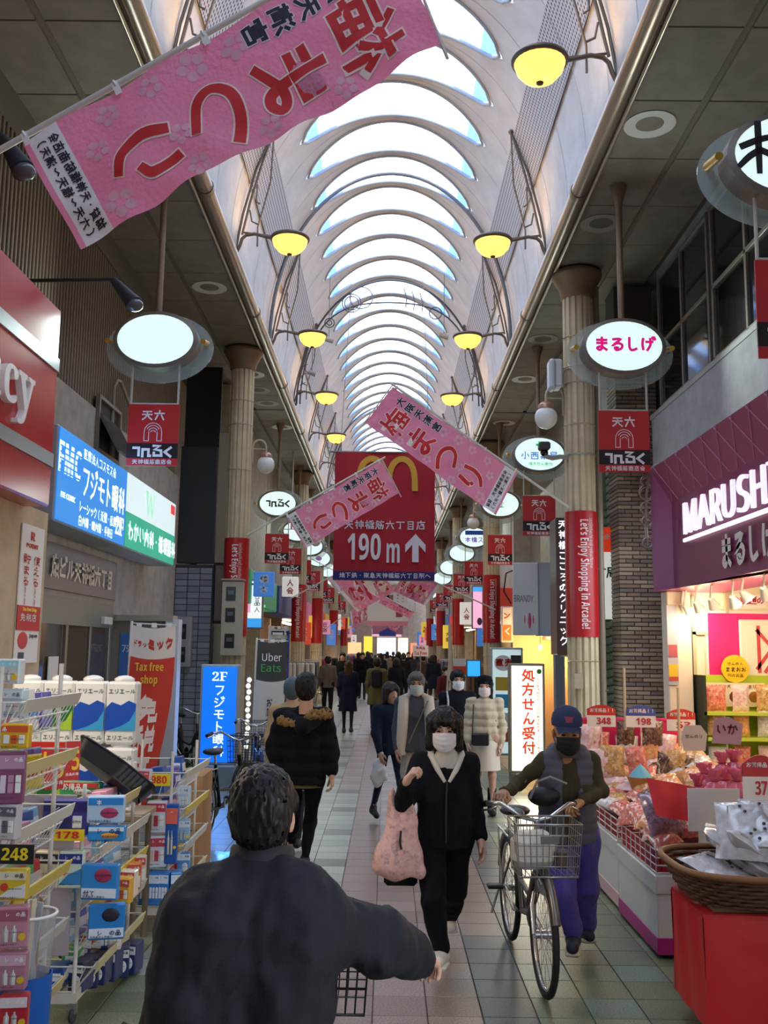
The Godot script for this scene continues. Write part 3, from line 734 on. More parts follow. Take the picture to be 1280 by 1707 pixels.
func hanging_signs() -> void:
	# [side, D, kind] : an illuminated oval and a red plate below it, on a pole from the soffit
	var steel := M("8a8378", 0.4, {"metal": 0.6})
	var rimm := M("7d7468", 0.45, {"metal": 0.4})
	var rimp := mb()
	var e0 := ellipse_pts(0.435, 0.3, 40); var e1 := ellipse_pts(0.39, 0.262, 40)
	for i in 40:
		var j := (i + 1) % 40
		for z in [0.1, -0.1]:
			rimp.quad(V(e0[i].x, e0[i].y, z * 0.86), V(e0[j].x, e0[j].y, z * 0.86), V(e1[j].x, e1[j].y, z), V(e1[i].x, e1[i].y, z))
		rimp.quad(V(e0[i].x, e0[i].y, 0.086), V(e0[j].x, e0[j].y, 0.086), V(e0[j].x, e0[j].y, -0.086), V(e0[i].x, e0[i].y, -0.086))
	var rim := rimp.mesh()
	var face := mb().prism(e1, 0.19).mesh()
	var disc := mb(tf(V(0, -0.03, -0.12))).prism(ellipse_pts(0.56, 0.375, 48), 0.008).mesh()
	var plate := mb().box(V(0, 0, 0), V(0.52, 0.64, 0.012), Basis(), 0.002).mesh()
	var black := mb().box(V(0, 0, 0.0), V(0.52, 0.155, 0.015)).mesh()
	var ink := mb(); var ink2 := mb()
	write(ink, "天六", V(-0.125, 0.265, 0.009), Vector3.RIGHT, Vector3.UP, 0.12, 0.13)
	arch_mark(ink, V(0, 0.03, 0.009), 0.85)
	tenroku(ink2, V(-0.19, -0.1, 0.011), 0.125, 0.275, 0.026)
	write(ink2, "天神橋筋商店会", V(-0.2, -0.252, 0.009), Vector3.RIGHT, Vector3.UP, 0.056, 0.12)
	var inkm := ink.mesh(); var inkm2 := ink2.mesh()
	var list := [[1, 5.75, "shop"], [1, 9.6, "まるしげ"], [1, 15.1, "小西薬局"], [1, 20.4, "つなや"], [1, 26.6, "blue"], [1, 31.0, "plain"], [1, 36.5, "plain"], [1, 42, "plain"], [1, 48, "plain"], [1, 54, "plain"],
		[-1, 9.55, "blank"], [-1, 20.7, "てんろく"], [-1, 25.6, "plain"], [-1, 29.5, "plain"], [-1, 33.5, "pinkmark"], [-1, 38.5, "plain"], [-1, 44, "plain"], [-1, 50, "plain"]]
	for a in list:
		var s: int = a[0]; var D: float = a[1]; var kind: String = a[2]
		var told := {"shop": "with a black and red brush character", "まるしげ": "lettered in magenta", "小西薬局": "with a green cross and blue characters", "つなや": "with pale green characters", "blue": "with a blue band", "plain": "far down the arcade", "blank": "left blank and glowing", "てんろく": "lettered in black", "pinkmark": "with a pink mark"}
		var t := thing("oval_sign", "lit white oval shop sign %s hanging from the soffit" % told[kind], "sign", V(s * (2.54 if D < 6 else 2.4), 4.98, -D), 0.0, "hanging oval shop signs")
		part(t, "light_face", face, lit("dcf4ef", 0.85))
		part(t, "rim", rim, rimm)
		if D < 40: part(t, "glass_disc", disc, M("cfe0dc", 0.1, {"alpha": 0.3}))
		part(t, "pole", mb().bar(V(0.0, 0.27, 0), V(0.0, SOFFIT - 4.98, 0), 0.032, 10), M("8c7660", 0.5, {"metal": 0.3}))
		part(t, "pole_cap", mb(tf(V(0, SOFFIT - 4.98 - 0.26, 0))).lathe([Vector2(0.035, 0), Vector2(0.05, 0.1), Vector2(0.085, 0.22), Vector2(0.09, 0.26)], 14), M("8c7660", 0.5, {"metal": 0.3}))
		if D < 30:
			for q in [-1, 1]: part(t, "brass_clip", mb().bar(V(q * 0.49, 0.03, -0.13), V(q * 0.49, -0.02, 0.1), 0.028, 8), M("c9a13a", 0.35, {"metal": 0.6}))
		var tx := mb()
		match kind:
			"まるしげ": write(tx, "まるしげ", V(-0.31, 0.1, 0.1), Vector3.RIGHT, Vector3.UP, 0.162, 0.17, {"sub": 3, "step": 0.97})
			"てんろく": tenroku(tx, V(-0.24, 0.1, 0.1), 0.17, 0.35, 0.034)
			"小西薬局": write(tx, "小西薬局", V(-0.3, 0.05, 0.1), Vector3.RIGHT, Vector3.UP, 0.145, 0.1)
			"つなや": write(tx, "つなや", V(-0.25, 0.07, 0.1), Vector3.RIGHT, Vector3.UP, 0.17, 0.12, {"sub": 3})
			"shop":
				for st in [[-0.34, 0.05, -0.12, 0.12], [-0.24, 0.2, -0.24, -0.12], [-0.24, 0.02, -0.36, -0.08], [-0.22, 0.02, -0.1, -0.06], [-0.1, 0.02, -0.14, -0.06]]:
					var qs := []
					stroke2(smooth2(PackedVector2Array([Vector2(st[0], st[1]), Vector2((st[0] + st[2]) / 2, (st[1] + st[3]) / 2 + 0.01), Vector2(st[2], st[3])]), 3), 0.05, 0.3, qs)
					for q in qs: tx.quad(V(q[0].x, q[0].y, 0.1), V(q[1].x, q[1].y, 0.1), V(q[2].x, q[2].y, 0.1), V(q[3].x, q[3].y, 0.1))
				var rd := mb()
				for st in [[-0.05, 0.2, 0.1, 0.22], [-0.14, -0.06, 0.02, -0.2], [0.0, 0.1, 0.2, -0.1]]:
					rd.bar(V(st[0], st[1], 0.098), V(st[2], st[3], 0.098), 0.03, 6)
				part(t, "red_mark", rd, lit("e5432a", 0.7))
			"blue":
				part(t, "blue_band", mb().box(V(0, 0.13, 0.097), V(0.5, 0.12, 0.004)), plast("2f5fb8"))
				write(tx, "本橋ス", V(-0.26, 0.02, 0.1), Vector3.RIGHT, Vector3.UP, 0.17, 0.12)
			"pinkmark": tx.ball(V(0, 0, 0.09), V(0.12, 0.08, 0.02))
		if kind == "小西薬局":
			part(t, "green_cross", mb().box(V(0, 0.15, 0.098), V(0.11, 0.036, 0.004)).box(V(0, 0.15, 0.098), V(0.036, 0.11, 0.004)), lit("1faa52", 0.7))
			part(t, "small_lettering", write(mb(), "処方せん受付", V(-0.17, -0.13, 0.1), Vector3.RIGHT, Vector3.UP, 0.06, 0.12), lit("2fae5e", 0.7))
		if tx.v.size(): part(t, "lettering", tx, lit({"まるしげ": "c2187a", "小西薬局": "3a63b8", "てんろく": "15151a", "shop": "17171c", "つなや": "6f9f86"}.get(kind, "7b4aa0"), 0.7))
		area(t.position + V(0, 0, 0.13), V(0, 0, 1), 0.6, 0.4, "dff3ee", 1.6 if D < 12 else 0.9)
	var plates := [[1, 5.75], [1, 9.6], [1, 15.1], [1, 20.4], [1, 26.6], [1, 31.0], [1, 36.5], [1, 42.0], [1, 48.0], [-1, 9.55], [-1, 20.7], [-1, 23.7], [-1, 26.9], [-1, 30.6], [-1, 34.6], [-1, 39.0], [-1, 44.0], [-1, 50.0]]
	for a in plates:
		var s: int = a[0]; var D: float = a[1]
		var x := s * (2.54 if D < 6 else 2.4)
		var t := thing("red_plate_sign", "red plate with arch emblem and black band hanging below the %s oval sign" % (("brush-character" if D < 6 else "magenta-lettered" if D < 10 else "green-cross" if D < 16 else "pale green lettered") if s > 0 else "blank glowing" if D < 10 else "black-lettered") if D < 21 else "small red plate with black band in the row further down the arcade", "sign", V(x, 4.0, -D), 0.0, "red street plates" if D < 21 else "far red street plates")
		part(t, "plate", plate, plast("c22b2c", 0.4))
		part(t, "black_band", black, plast("231a1d", 0.4), V(0, -0.165, 0))
		part(t, "lettering", inkm, plast("f4e9e6"))
		part(t, "lettering", inkm2, plast("f7efec"))
		var hang := mb()
		for q in [-1, 1]: hang.bar(V(q * 0.24, 0.32, 0), V(q * 0.24, 0.8 if D < 24 or D > 31 else 0.8, 0), 0.012, 6)
		hang.bar(V(-0.25, 0.325, 0), V(0.25, 0.325, 0), 0.01, 6)
		if s < 0 and D > 21: hang.bar(V(0, 0.8, 0), V(0, SOFFIT - 4.0, 0), 0.025, 6).bar(V(-0.24, 0.8, 0), V(0.24, 0.8, 0), 0.012, 6)
		part(t, "hanger", hang, M("c4bcae", 0.4))

func columns() -> void:
	var R := 0.19
	var prof := PackedVector2Array()
	for i in 112:
		var t := TAU * i / 112
		var r := R - 0.03 * pow(maxf(0.0, cos(t * 14.0)), 0.8)
		prof.append(Vector2(cos(t), sin(t)) * r)
	var flute := func(y0: float, y1: float) -> MB:
		var m := mb()
		for i in 112:
			var a := prof[i]; var b := prof[(i + 1) % 112]
			m.quad(V(a.x, y0, a.y), V(a.x, y1, a.y), V(b.x, y1, b.y), V(b.x, y0, b.y))
		return m
	var shaft: ArrayMesh = flute.call(0.25, 6.4).mesh()
	var cap := mb().lathe([Vector2(R, 6.38), Vector2(R + 0.02, 6.4), Vector2(R + 0.02, 6.44), Vector2(R + 0.05, 6.54), Vector2(R + 0.12, 6.66), Vector2(R + 0.13, 6.68), Vector2(R + 0.13, 6.73), Vector2(R + 0.08, 6.76)], 28).mesh()
	var base := mb().lathe([Vector2(R + 0.1, 0.0), Vector2(R + 0.1, 0.12), Vector2(R + 0.05, 0.18), Vector2(R, 0.25)], 28).mesh()
	var wrap := mb().lathe([Vector2(R + 0.012, 2.05), Vector2(R + 0.012, 3.6)], 32).mesh()
	var line := mb()
	for y in [1.75, 5.85, 5.45, 4.7]: line.lathe([Vector2(R + 0.004, y), Vector2(R + 0.012, y + 0.008), Vector2(R + 0.004, y + 0.016)], 24)
	var linem := line.mesh()
	var stone := M("dccba6", 0.6, {"tex": ["wall", 0.012, 0.88, 1.0, 0.5]})
	for a in [[1, 11.95], [1, 22.3], [1, 32.8], [1, 43.2], [1, 54], [-1, 15.35], [-1, 26.5], [-1, 33.6], [-1, 44], [-1, 55], [-1, 4.6], [1, 1.6]]:
		var s: int = a[0]; var D: float = a[1]
		if D < 5: continue
		var t := thing("fluted_column", "cream fluted column with flared bronze capital and red shopping wrap %s" % ("beside the brick pillar" if s > 0 and D < 13 else "carrying a grey meter box" if s < 0 and D < 16 else "further along the arcade"), "column", V(s * 2.42, 0, -D), 0, "arcade columns")
		part(t, "shaft", shaft, stone)
		part(t, "capital", cap, M("8c7358", 0.5, {"metal": 0.3}))
		part(t, "base", base, M("9c8f7c", 0.6))
		var wr := part(t, "red_wrap", wrap, M("b3151c", 0.35))
		part(t, "band", linem, M("b8ab94", 0.4, {"metal": 0.4}))
		if D < 30:
			# text running down the front of the wrap, bent round the shaft
			var tm := latin_bent("Let's Enjoy Shopping in Arcade!", R + 0.016, 0.1, 1.34)
			part(wr, "lettering", tm, plast("f0dcd8"), V(0, 2.82, 0))
			var tm2 := latin_bent("tenjinbashi-suji rokuchome", R + 0.016, 0.052, 0.62)
			var o := part(wr, "lettering", tm2, plast("d9a29c"), V(0, 3.2, 0))
			o.rotation.y = 0.42
		if s < 0 and D < 16:
			var box := thing("meter_box", "tall grey box with three dark meter windows strapped to the fluted column", "box", V(-2.42, 1.75, -D + 0.24))
			part(box, "case", mb().box(V(0, 0.57, 0), V(0.33, 1.16, 0.16), Basis(), 0.012), M("b1a896", 0.5))
			part(box, "visor", mb().box(V(0, 1.17, 0.02), V(0.36, 0.025, 0.22)), M("a39a88", 0.5))
			for y in [0.95, 0.62, 0.22]:
				var w := part(box, "window", mb().box(V(-0.02, y, 0.082), V(0.15, 0.22, 0.012)), M("26211e", 0.3))
				part(w, "dial", mb().box(V(-0.02, y + 0.02, 0.09), V(0.09, 0.06, 0.006)), M("5a6670", 0.3))
		if D < 30:
			var g := thing("globe_lamp", "white glass globe lamp on a hooped bracket on the %s column" % ("red-wrapped sweet shop side" if s > 0 else "clinic side") , "lamp", V(s * 2.42, 0, -D), 0, "globe lamps on the columns")
			var gx: float = -s * 0.42
			part(g, "globe", mb().ball(V(gx, 4.82, 0.0), V(0.145, 0.145, 0.145), 20, 14), M("e8e6e0", 0.25))
			part(g, "collar", mb().lathe([Vector2(0.1, 4.93), Vector2(0.1, 4.98), Vector2(0.06, 5.02), Vector2(0.0, 5.02)], 14, V(gx, 0, 0)), M("b98f78", 0.4, {"metal": 0.4}))
			var hp := PackedVector3Array([V(gx + s * 0.0, 5.02, 0)])
			for k in 9: hp.append(V(gx + s * 0.11 - cos(PI * k / 8.0) * s * 0.11, 5.1 + 0.13 * sin(PI * k / 8.0), 0))
			hp.append(V(gx + s * 0.22, 4.85, 0))
			var hb := mb().tube(hp, 0.017, 7)
			hb.bar(V(gx, 5.08, 0), V(-s * R, 5.08, 0), 0.01, 6).bar(V(gx + s * 0.22, 4.85, 0), V(-s * R, 4.85, 0), 0.012, 6)
			part(g, "bracket", hb, M("c4ae94", 0.45))

func latin_bent(s: String, r: float, height: float, length: float) -> ArrayMesh: # letters that run downwards round a post
	var t := TextMesh.new()
	var f := SystemFont.new()
	f.font_names = PackedStringArray(["Droid Sans"]); f.font_weight = 700; f.font_italic = true
	t.font = f; t.text = s; t.font_size = 48; t.depth = 0.5; t.pixel_size = 1.0; t.curve_step = 3.0
	var a := t.get_mesh_arrays()
	var v: PackedVector3Array = a[0]; var n: PackedVector3Array = a[1]; var ix = a[Mesh.ARRAY_INDEX]
	var k := height / 34.5; var kx := length / t.get_aabb().size.x
	var m := mb()
	for i in range(0, ix.size(), 3):
		var p := []
		for j in 3:
			var q := v[ix[i + j]]
			var ang := q.y * k / r
			var rr := r + (0.002 if q.z > 0 else 0.0)
			p.append(V(sin(ang) * rr, -q.x * kx, cos(ang) * rr))
		if n[ix[i]].z > 0.5: m.tri(p[0], p[2], p[1])
	return m.mesh()

# ---- festival banners: A is the pole corner at the plum character's end, u runs along the pole, v away from it
func banner(label: String, A: Vector3, B: Vector3, C: Vector3, Dc: Vector3, fine: bool, pole0: Vector3, pole1: Vector3, group := "") -> void:
	var nrm := (B - A).cross(Dc - A).normalized()
	var surf := func(p: Vector2, off: float) -> Vector3: # p.x along the pole 0..1, p.y away 0..1
		var q := A.lerp(B, p.x).lerp(Dc.lerp(C, p.x), p.y)
		var wv := 0.03 * sin(p.x * 9.0 + p.y * 2.0) * p.y + 0.014 * sin(p.x * 23.0 - p.y * 7.0) + 0.012 * sin(p.x * 40.0 + p.y * 11.0) * p.y
		return q + nrm * (wv + off)
	var t := thing("festival_banner", label, "banner", A, 0, group)
	var inv := -A
	var sh := func(off: float, u0: float, u1: float) -> MB:
		return mb(tf(inv)).sheet(func(u: float, v: float) -> Vector3: return surf.call(Vector2(lerpf(u0, u1, u), v), off), 48 if fine else 12, 16 if fine else 5)
	part(t, "cloth", sh.call(0.0, 0.0, 0.905), M("e79ab4", 0.85, {"back": "c4587a", "bump": ["crease", 0.02, 6.0, 2.0]}))
	part(t, "sponsor_strip", sh.call(0.0, 0.905, 0.985), M("ece8e6", 0.85, {"back": "6a6664"}))
	part(t, "hem", sh.call(0.0, 0.985, 1.0), M("e79ab4", 0.85, {"back": "b0506e"}))
	var L := (B - A).length(); var W := (Dc - A).length()
	var flowers := {}; var red := {}; var white := mb(); var dark := mb(); var cream := {}
	for side in ([-1.0, 1.0] if fine else [1.0]):
		if not fine and nrm.z < 0: side = -1.0
		var put := func(off: float) -> Callable: return func(p: Vector2) -> Vector3: return surf.call(Vector2(p.y / L, 1.0 - p.x / W), side * off) + inv
		# plum characters down the middle; glyph x runs towards the pole
		var big: float = W * 0.62
		var i := 0
		for ch in ["梅", "ま", "つ", "り"]:
			var o := Vector2(W * 0.06, L * (0.06 + i * 0.2))
			var opt := {} if not fine else {"cut": 3} if ch == "梅" else {"sub": 6, "taper": 0.25}
			var k := 0.68 if ch == "梅" else 1.0
			if not red.has(ch): red[ch] = mb(); cream[ch] = mb()
			glyph(cream[ch], ch, o, Vector2(big, L * 0.19), big * (0.15 * k + 0.05), put.call(0.003), opt)
			glyph(red[ch], ch, o, Vector2(big, L * 0.19), big * 0.15 * k, put.call(0.0045), opt)
			i += 1
		i = 0
		for ch in ["大", "阪", "天", "満", "宮"]:
			var o := Vector2(W * 0.72, L * (0.07 + i * 0.072))
			if fine: glyph(white, ch, o, Vector2(W * 0.22, L * 0.063), W * 0.045, put.call(0.003), {"cut": 2})
			glyph(dark, ch, o, Vector2(W * 0.22, L * 0.063), W * 0.028, put.call(0.0045), {"cut": 2})
			i += 1
		if fine:
			# sponsor strip reads across the cloth
			var line1 := "協賛・天神橋筋商店会"
			var line2 := "(六天〜橋天〜満天)"
			for ln in 2:
				i = 0
				for ch in (line1 if ln == 0 else line2):
					var o := Vector2(W * (0.04 + i * (0.088 if ln == 0 else 0.09)), L * (0.912 if ln == 0 else 0.945))
					glyph(dark, ch, o, Vector2(W * 0.085, L * 0.029), W * 0.011, put.call(0.004))
					i += 1
		for fl in [[0.25, 0.1], [0.445, 0.82], [0.455, 0.12], [0.56, 0.86], [0.655, 0.4], [0.67, 0.86], [0.79, 0.85], [0.85, 0.62], [0.86, 0.14], [0.65, 0.08]]:
			var rr: float = W * (0.06 if int(fl[0] * 100) % 2 else 0.075)
			if not flowers.has(fl): flowers[fl] = mb()
			for k in 5:
				var c := Vector2(W * fl[1], L * fl[0]) + Vector2(cos(TAU * k / 5 + 0.3), sin(TAU * k / 5 + 0.3)) * rr
				for j in 8:
					var a0 := TAU * j / 8; var a1 := TAU * (j + 1) / 8
					var pp: Callable = put.call(0.002)
					flowers[fl].tri(pp.call(c), pp.call(c + Vector2(cos(a0), sin(a0)) * rr * 0.58), pp.call(c + Vector2(cos(a1), sin(a1)) * rr * 0.58))
	for k in flowers: part(t, "blossom", flowers[k], M("f2bccb", 0.85, {"back": "a86878"}))
	if not fine: part(t, "cord", mb(tf(inv)).bar(pole1, V(pole1.x, 6.85 + 2.91 * sqrt(maxf(0, 1 - pow(pole1.x / 2.0, 2))), pole1.z), 0.005, 4), M("8a8a8a", 0.5))
	for k in red:
		part(t, "lettering_edge", cream[k], M("f6ded2", 0.85))
		part(t, "lettering", red[k], M("cf2a2e", 0.8))
	if white.v.size(): part(t, "lettering_edge", white, M("efdfe4", 0.85))
	part(t, "lettering", dark, M("2b2833", 0.8))
	var rod := mb(tf(inv)).bar(pole0, pole1, 0.016, 8)
	part(t, "pole", rod, M("d8d4ca", 0.35))
	part(t, "cross_rod", mb(tf(inv)).bar(pole1.lerp(A, 0.7), Dc + (Dc - A) * 0.12, 0.009, 6), M("c9c5bb", 0.35))
	var offp := pole0.lerp(pole1, 0.5) - A.lerp(B, 0.5)
	for k in [0.02, 0.26, 0.5, 0.74, 0.985]:
		var q := A.lerp(B, k)
		var w := (B - A).normalized() * 0.018
		var far2: Vector3 = q + (pole1 - pole0).normalized() * 0.0
		var onp := Geometry3D.get_closest_point_to_segment(far2, pole0, pole1)
		var up := (onp - q)
		var tab := mb(tf(inv))
		tab.quad(q - w - up * 0.0 + (Dc - A) * 0.05 + nrm * 0.006, q + w + (Dc - A) * 0.05 + nrm * 0.006, q + w + up * 1.2 + nrm * 0.02, q - w + up * 1.2 + nrm * 0.02)
		tab.ring(onp, (pole1 - pole0).normalized(), 0.021, 0.008, 10, 5)
		part(t, "tab", tab, M("eeebe4", 0.7))

func banners() -> void:
	var D := 4.45
	banner("large pink plum festival banner on a white pole under the skylight", at(648, -105, D), at(36, 238, D + 0.1), at(131, 412, D), at(735, 75, D - 0.1), true, at(-210, 368, D + 0.15), at(690, -138, D))
	D = 11.6
	banner("pink plum festival banner slanting down to the red-wrapped column", at(655, 645, D), at(862, 789, D), at(826, 859, D), at(608, 704, D), true, at(948, 846, D + 0.2), at(650, 638, D))
	D = 15.2
	banner("pink plum festival banner hung in front of the red arrow banner", at(635, 768, D), at(477, 861, D), at(509, 914, D), at(665, 822, D), true, at(412, 892, D), at(642, 762, D))
	for a in [[21.5, 735, 975, 680, 950, 655, 985, 715, 1018], [24.0, 545, 965, 610, 930, 660, 985, 590, 1010], [30.0, 632, 990, 690, 1020, 684, 1032, 628, 1004], [36.0, 583, 1020, 612, 1000, 616, 1030, 600, 1042], [40.0, 640, 1030, 665, 1045, 660, 1052, 636, 1040]]:
		D = a[0]
		var A := at(a[3], a[4], D); var B := at(a[1], a[2], D); var C := at(a[7] if false else a[7], a[8], D); var E := at(a[5], a[6], D)
		banner("small pink festival banner far down the arcade", A, B, B + (E - A), E, false, V(signf(B.x) * 2.42, B.y + (B.y - A.y) * (2.42 - absf(B.x)) / maxf(0.3, absf(B.x - A.x)), B.z), A + (A - B) * 0.03, "far festival banners")
	# big red wayfinding banner
	D = 18.6
	var tl := at(559, 754, D); var br := at(724, 968, D)
	var w := br.x - tl.x; var h := tl.y - br.y
	var c := (tl + br) * 0.5
	var t := thing("arrow_banner", "dark red hanging banner with yellow arches, distance and white upward arrow", "banner", c)
	part(t, "cloth", mb().sheet(func(u: float, v: float) -> Vector3: return V((u - 0.5) * w, (0.5 - v) * h, 0.02 * sin(u * 9.0 + v * 3.0) + 0.012 * sin(v * 12.0)), 24, 24), M("a81f2a", 0.8, {"back": "50101a"}))
	part(t, "blue_strip", mb().box(V(0, -h * 0.467, 0.012), V(w, h * 0.066, 0.05)), M("2a2a6e", 0.75))
	var rods := mb().bar(V(-w * 0.56, h * 0.505, 0), V(w * 0.56, h * 0.505, 0), 0.02, 8).bar(V(-w * 0.5, -h * 0.5, 0), V(w * 0.5, -h * 0.5, 0), 0.016, 8)
	for q in [-0.45, 0.45]: rods.bar(V(w * q, h * 0.505, 0), V(w * q * 0.8, 9.55 - c.y, 0), 0.006, 5)
	part(t, "rod", rods, M("8a8580", 0.4))
	var ar := mb()
	for s in [-1, 1]: # two tall arches
		var pts := PackedVector2Array()
		var x0: float = w * (0.04 + s * 0.0)
		for i in 17:
			var q := i / 16.0
			var ang := PI * q
			pts.append(Vector2(s * w * (0.02 + 0.13 - 0.13 * cos(ang)), h * (0.21 + 0.24 * pow(sin(ang), 0.62))))
		var qs := []
		stroke2(pts, w * 0.06, 0.0, qs)
		for q in qs: ar.quad(V(q[0].x + w * 0.02, q[0].y, 0.04), V(q[1].x + w * 0.02, q[1].y, 0.04), V(q[2].x + w * 0.02, q[2].y, 0.04), V(q[3].x + w * 0.02, q[3].y, 0.04))
	part(t, "arches", ar, M("d8a637", 0.7))
	var ink := mb()
	write(ink, "天神橋筋六丁目店", V(-w * 0.4, h * -0.035, 0.045), Vector3.RIGHT, Vector3.UP, w * 0.098, 0.11)
	write(ink, "地下鉄・阪急天神橋筋六丁目駅へ", V(-w * 0.44, -h * 0.443, 0.042), Vector3.RIGHT, Vector3.UP, w * 0.058, 0.11)
	part(t, "lettering", ink, M("e9e4ea", 0.7))
	var arrow := PackedVector2Array()
	for q in [[0.21, -0.225], [0.31, -0.14], [0.41, -0.225], [0.41, -0.285], [0.342, -0.225], [0.342, -0.36], [0.278, -0.36], [0.278, -0.225], [0.21, -0.285]]: arrow.append(Vector2(q[0] * w, q[1] * h))
	part(t, "arrow", mb(tf(V(0, 0, 0.04))).prism(arrow, 0.006), M("e9e4ea", 0.7))
	latin(t, "lettering", "190", V(-w * 0.2, -h * 0.25, 0.045), Basis(), h * 0.2, M("e9e4ea", 0.7), "Droid Sans", 700, w * 0.33)
	latin(t, "lettering", "m", V(w * 0.09, -h * 0.275, 0.045), Basis(), h * 0.19, M("e9e4ea", 0.7), "Droid Sans", 700, w * 0.13)
	# white photo poster banner and pink frame behind it, far off
	D = 34.0
	tl = at(613, 972, D); br = at(680, 1036, D)
	w = br.x - tl.x; h = tl.y - br.y; c = (tl + br) * 0.5
	t = thing("poster_banner", "large pale poster banner with small pictures and a pink lower edge, far down the arcade", "banner", c)
	part(t, "cloth", mb().box(Vector3.ZERO, V(w, h, 0.02)), M("e6dfd8", 0.8, {"back": "6a6460"}))
	part(t, "pink_edge", mb().box(V(0, -h * 0.56, 0), V(w, h * 0.13, 0.025)), M("dc8c9e", 0.8))
	for q in [[-0.1, 0.34, "b0524a"], [0.05, 0.1, "8d6a5a"], [0.28, -0.3, "a04848"], [-0.05, 0.2, "c2a488"], [0.2, 0.38, "c0958a"]]: part(t, "picture", mb().box(V(q[0] * w, q[1] * h, 0.014), V(w * 0.16, h * 0.18, 0.006)), M(q[2], 0.7))
	part(t, "hanger", mb().bar(V(-w * 0.4, h * 0.5, 0), V(-w * 0.4, 9.6 - c.y, 0), 0.01, 5).bar(V(w * 0.4, h * 0.5, 0), V(w * 0.4, 9.6 - c.y, 0), 0.01, 5), M("80808a", 0.5))
	var tx := mb()
	for k in 7: write(tx, "橋会店神天六", V(-w * 0.46 + k * w * 0.135, h * 0.46, 0.016), Vector3.RIGHT, Vector3.UP, h * 0.055, 0.09, {"down": true, "step": 1.5})
	part(t, "lettering", tx, M("4a4a50", 0.7))
	D = 46.0
	t = thing("entrance_canopy", "pink board with a blue sign hanging over the bright far end of the arcade", "sign", at(646, 1050, D))
	part(t, "board", mb().box(V(0, 0, 0), V(1.45, 0.42, 0.1)), M("c47f96", 0.7))
	part(t, "blue_sign", mb().prism(PackedVector2Array([Vector2(-0.4, -0.3), Vector2(0.4, -0.3), Vector2(0.4, -0.12), Vector2(0.15, 0.0), Vector2(0, 0.1), Vector2(-0.15, 0.0), Vector2(-0.4, -0.12)]), 0.14), M("34459a", 0.5))
	part(t, "hanger", mb().bar(V(-0.6, 0.2, 0), V(-0.6, 9.6 - t.position.y, 0), 0.01, 5).bar(V(0.6, 0.2, 0), V(0.6, 9.6 - t.position.y, 0), 0.01, 5), M("80808a", 0.5))

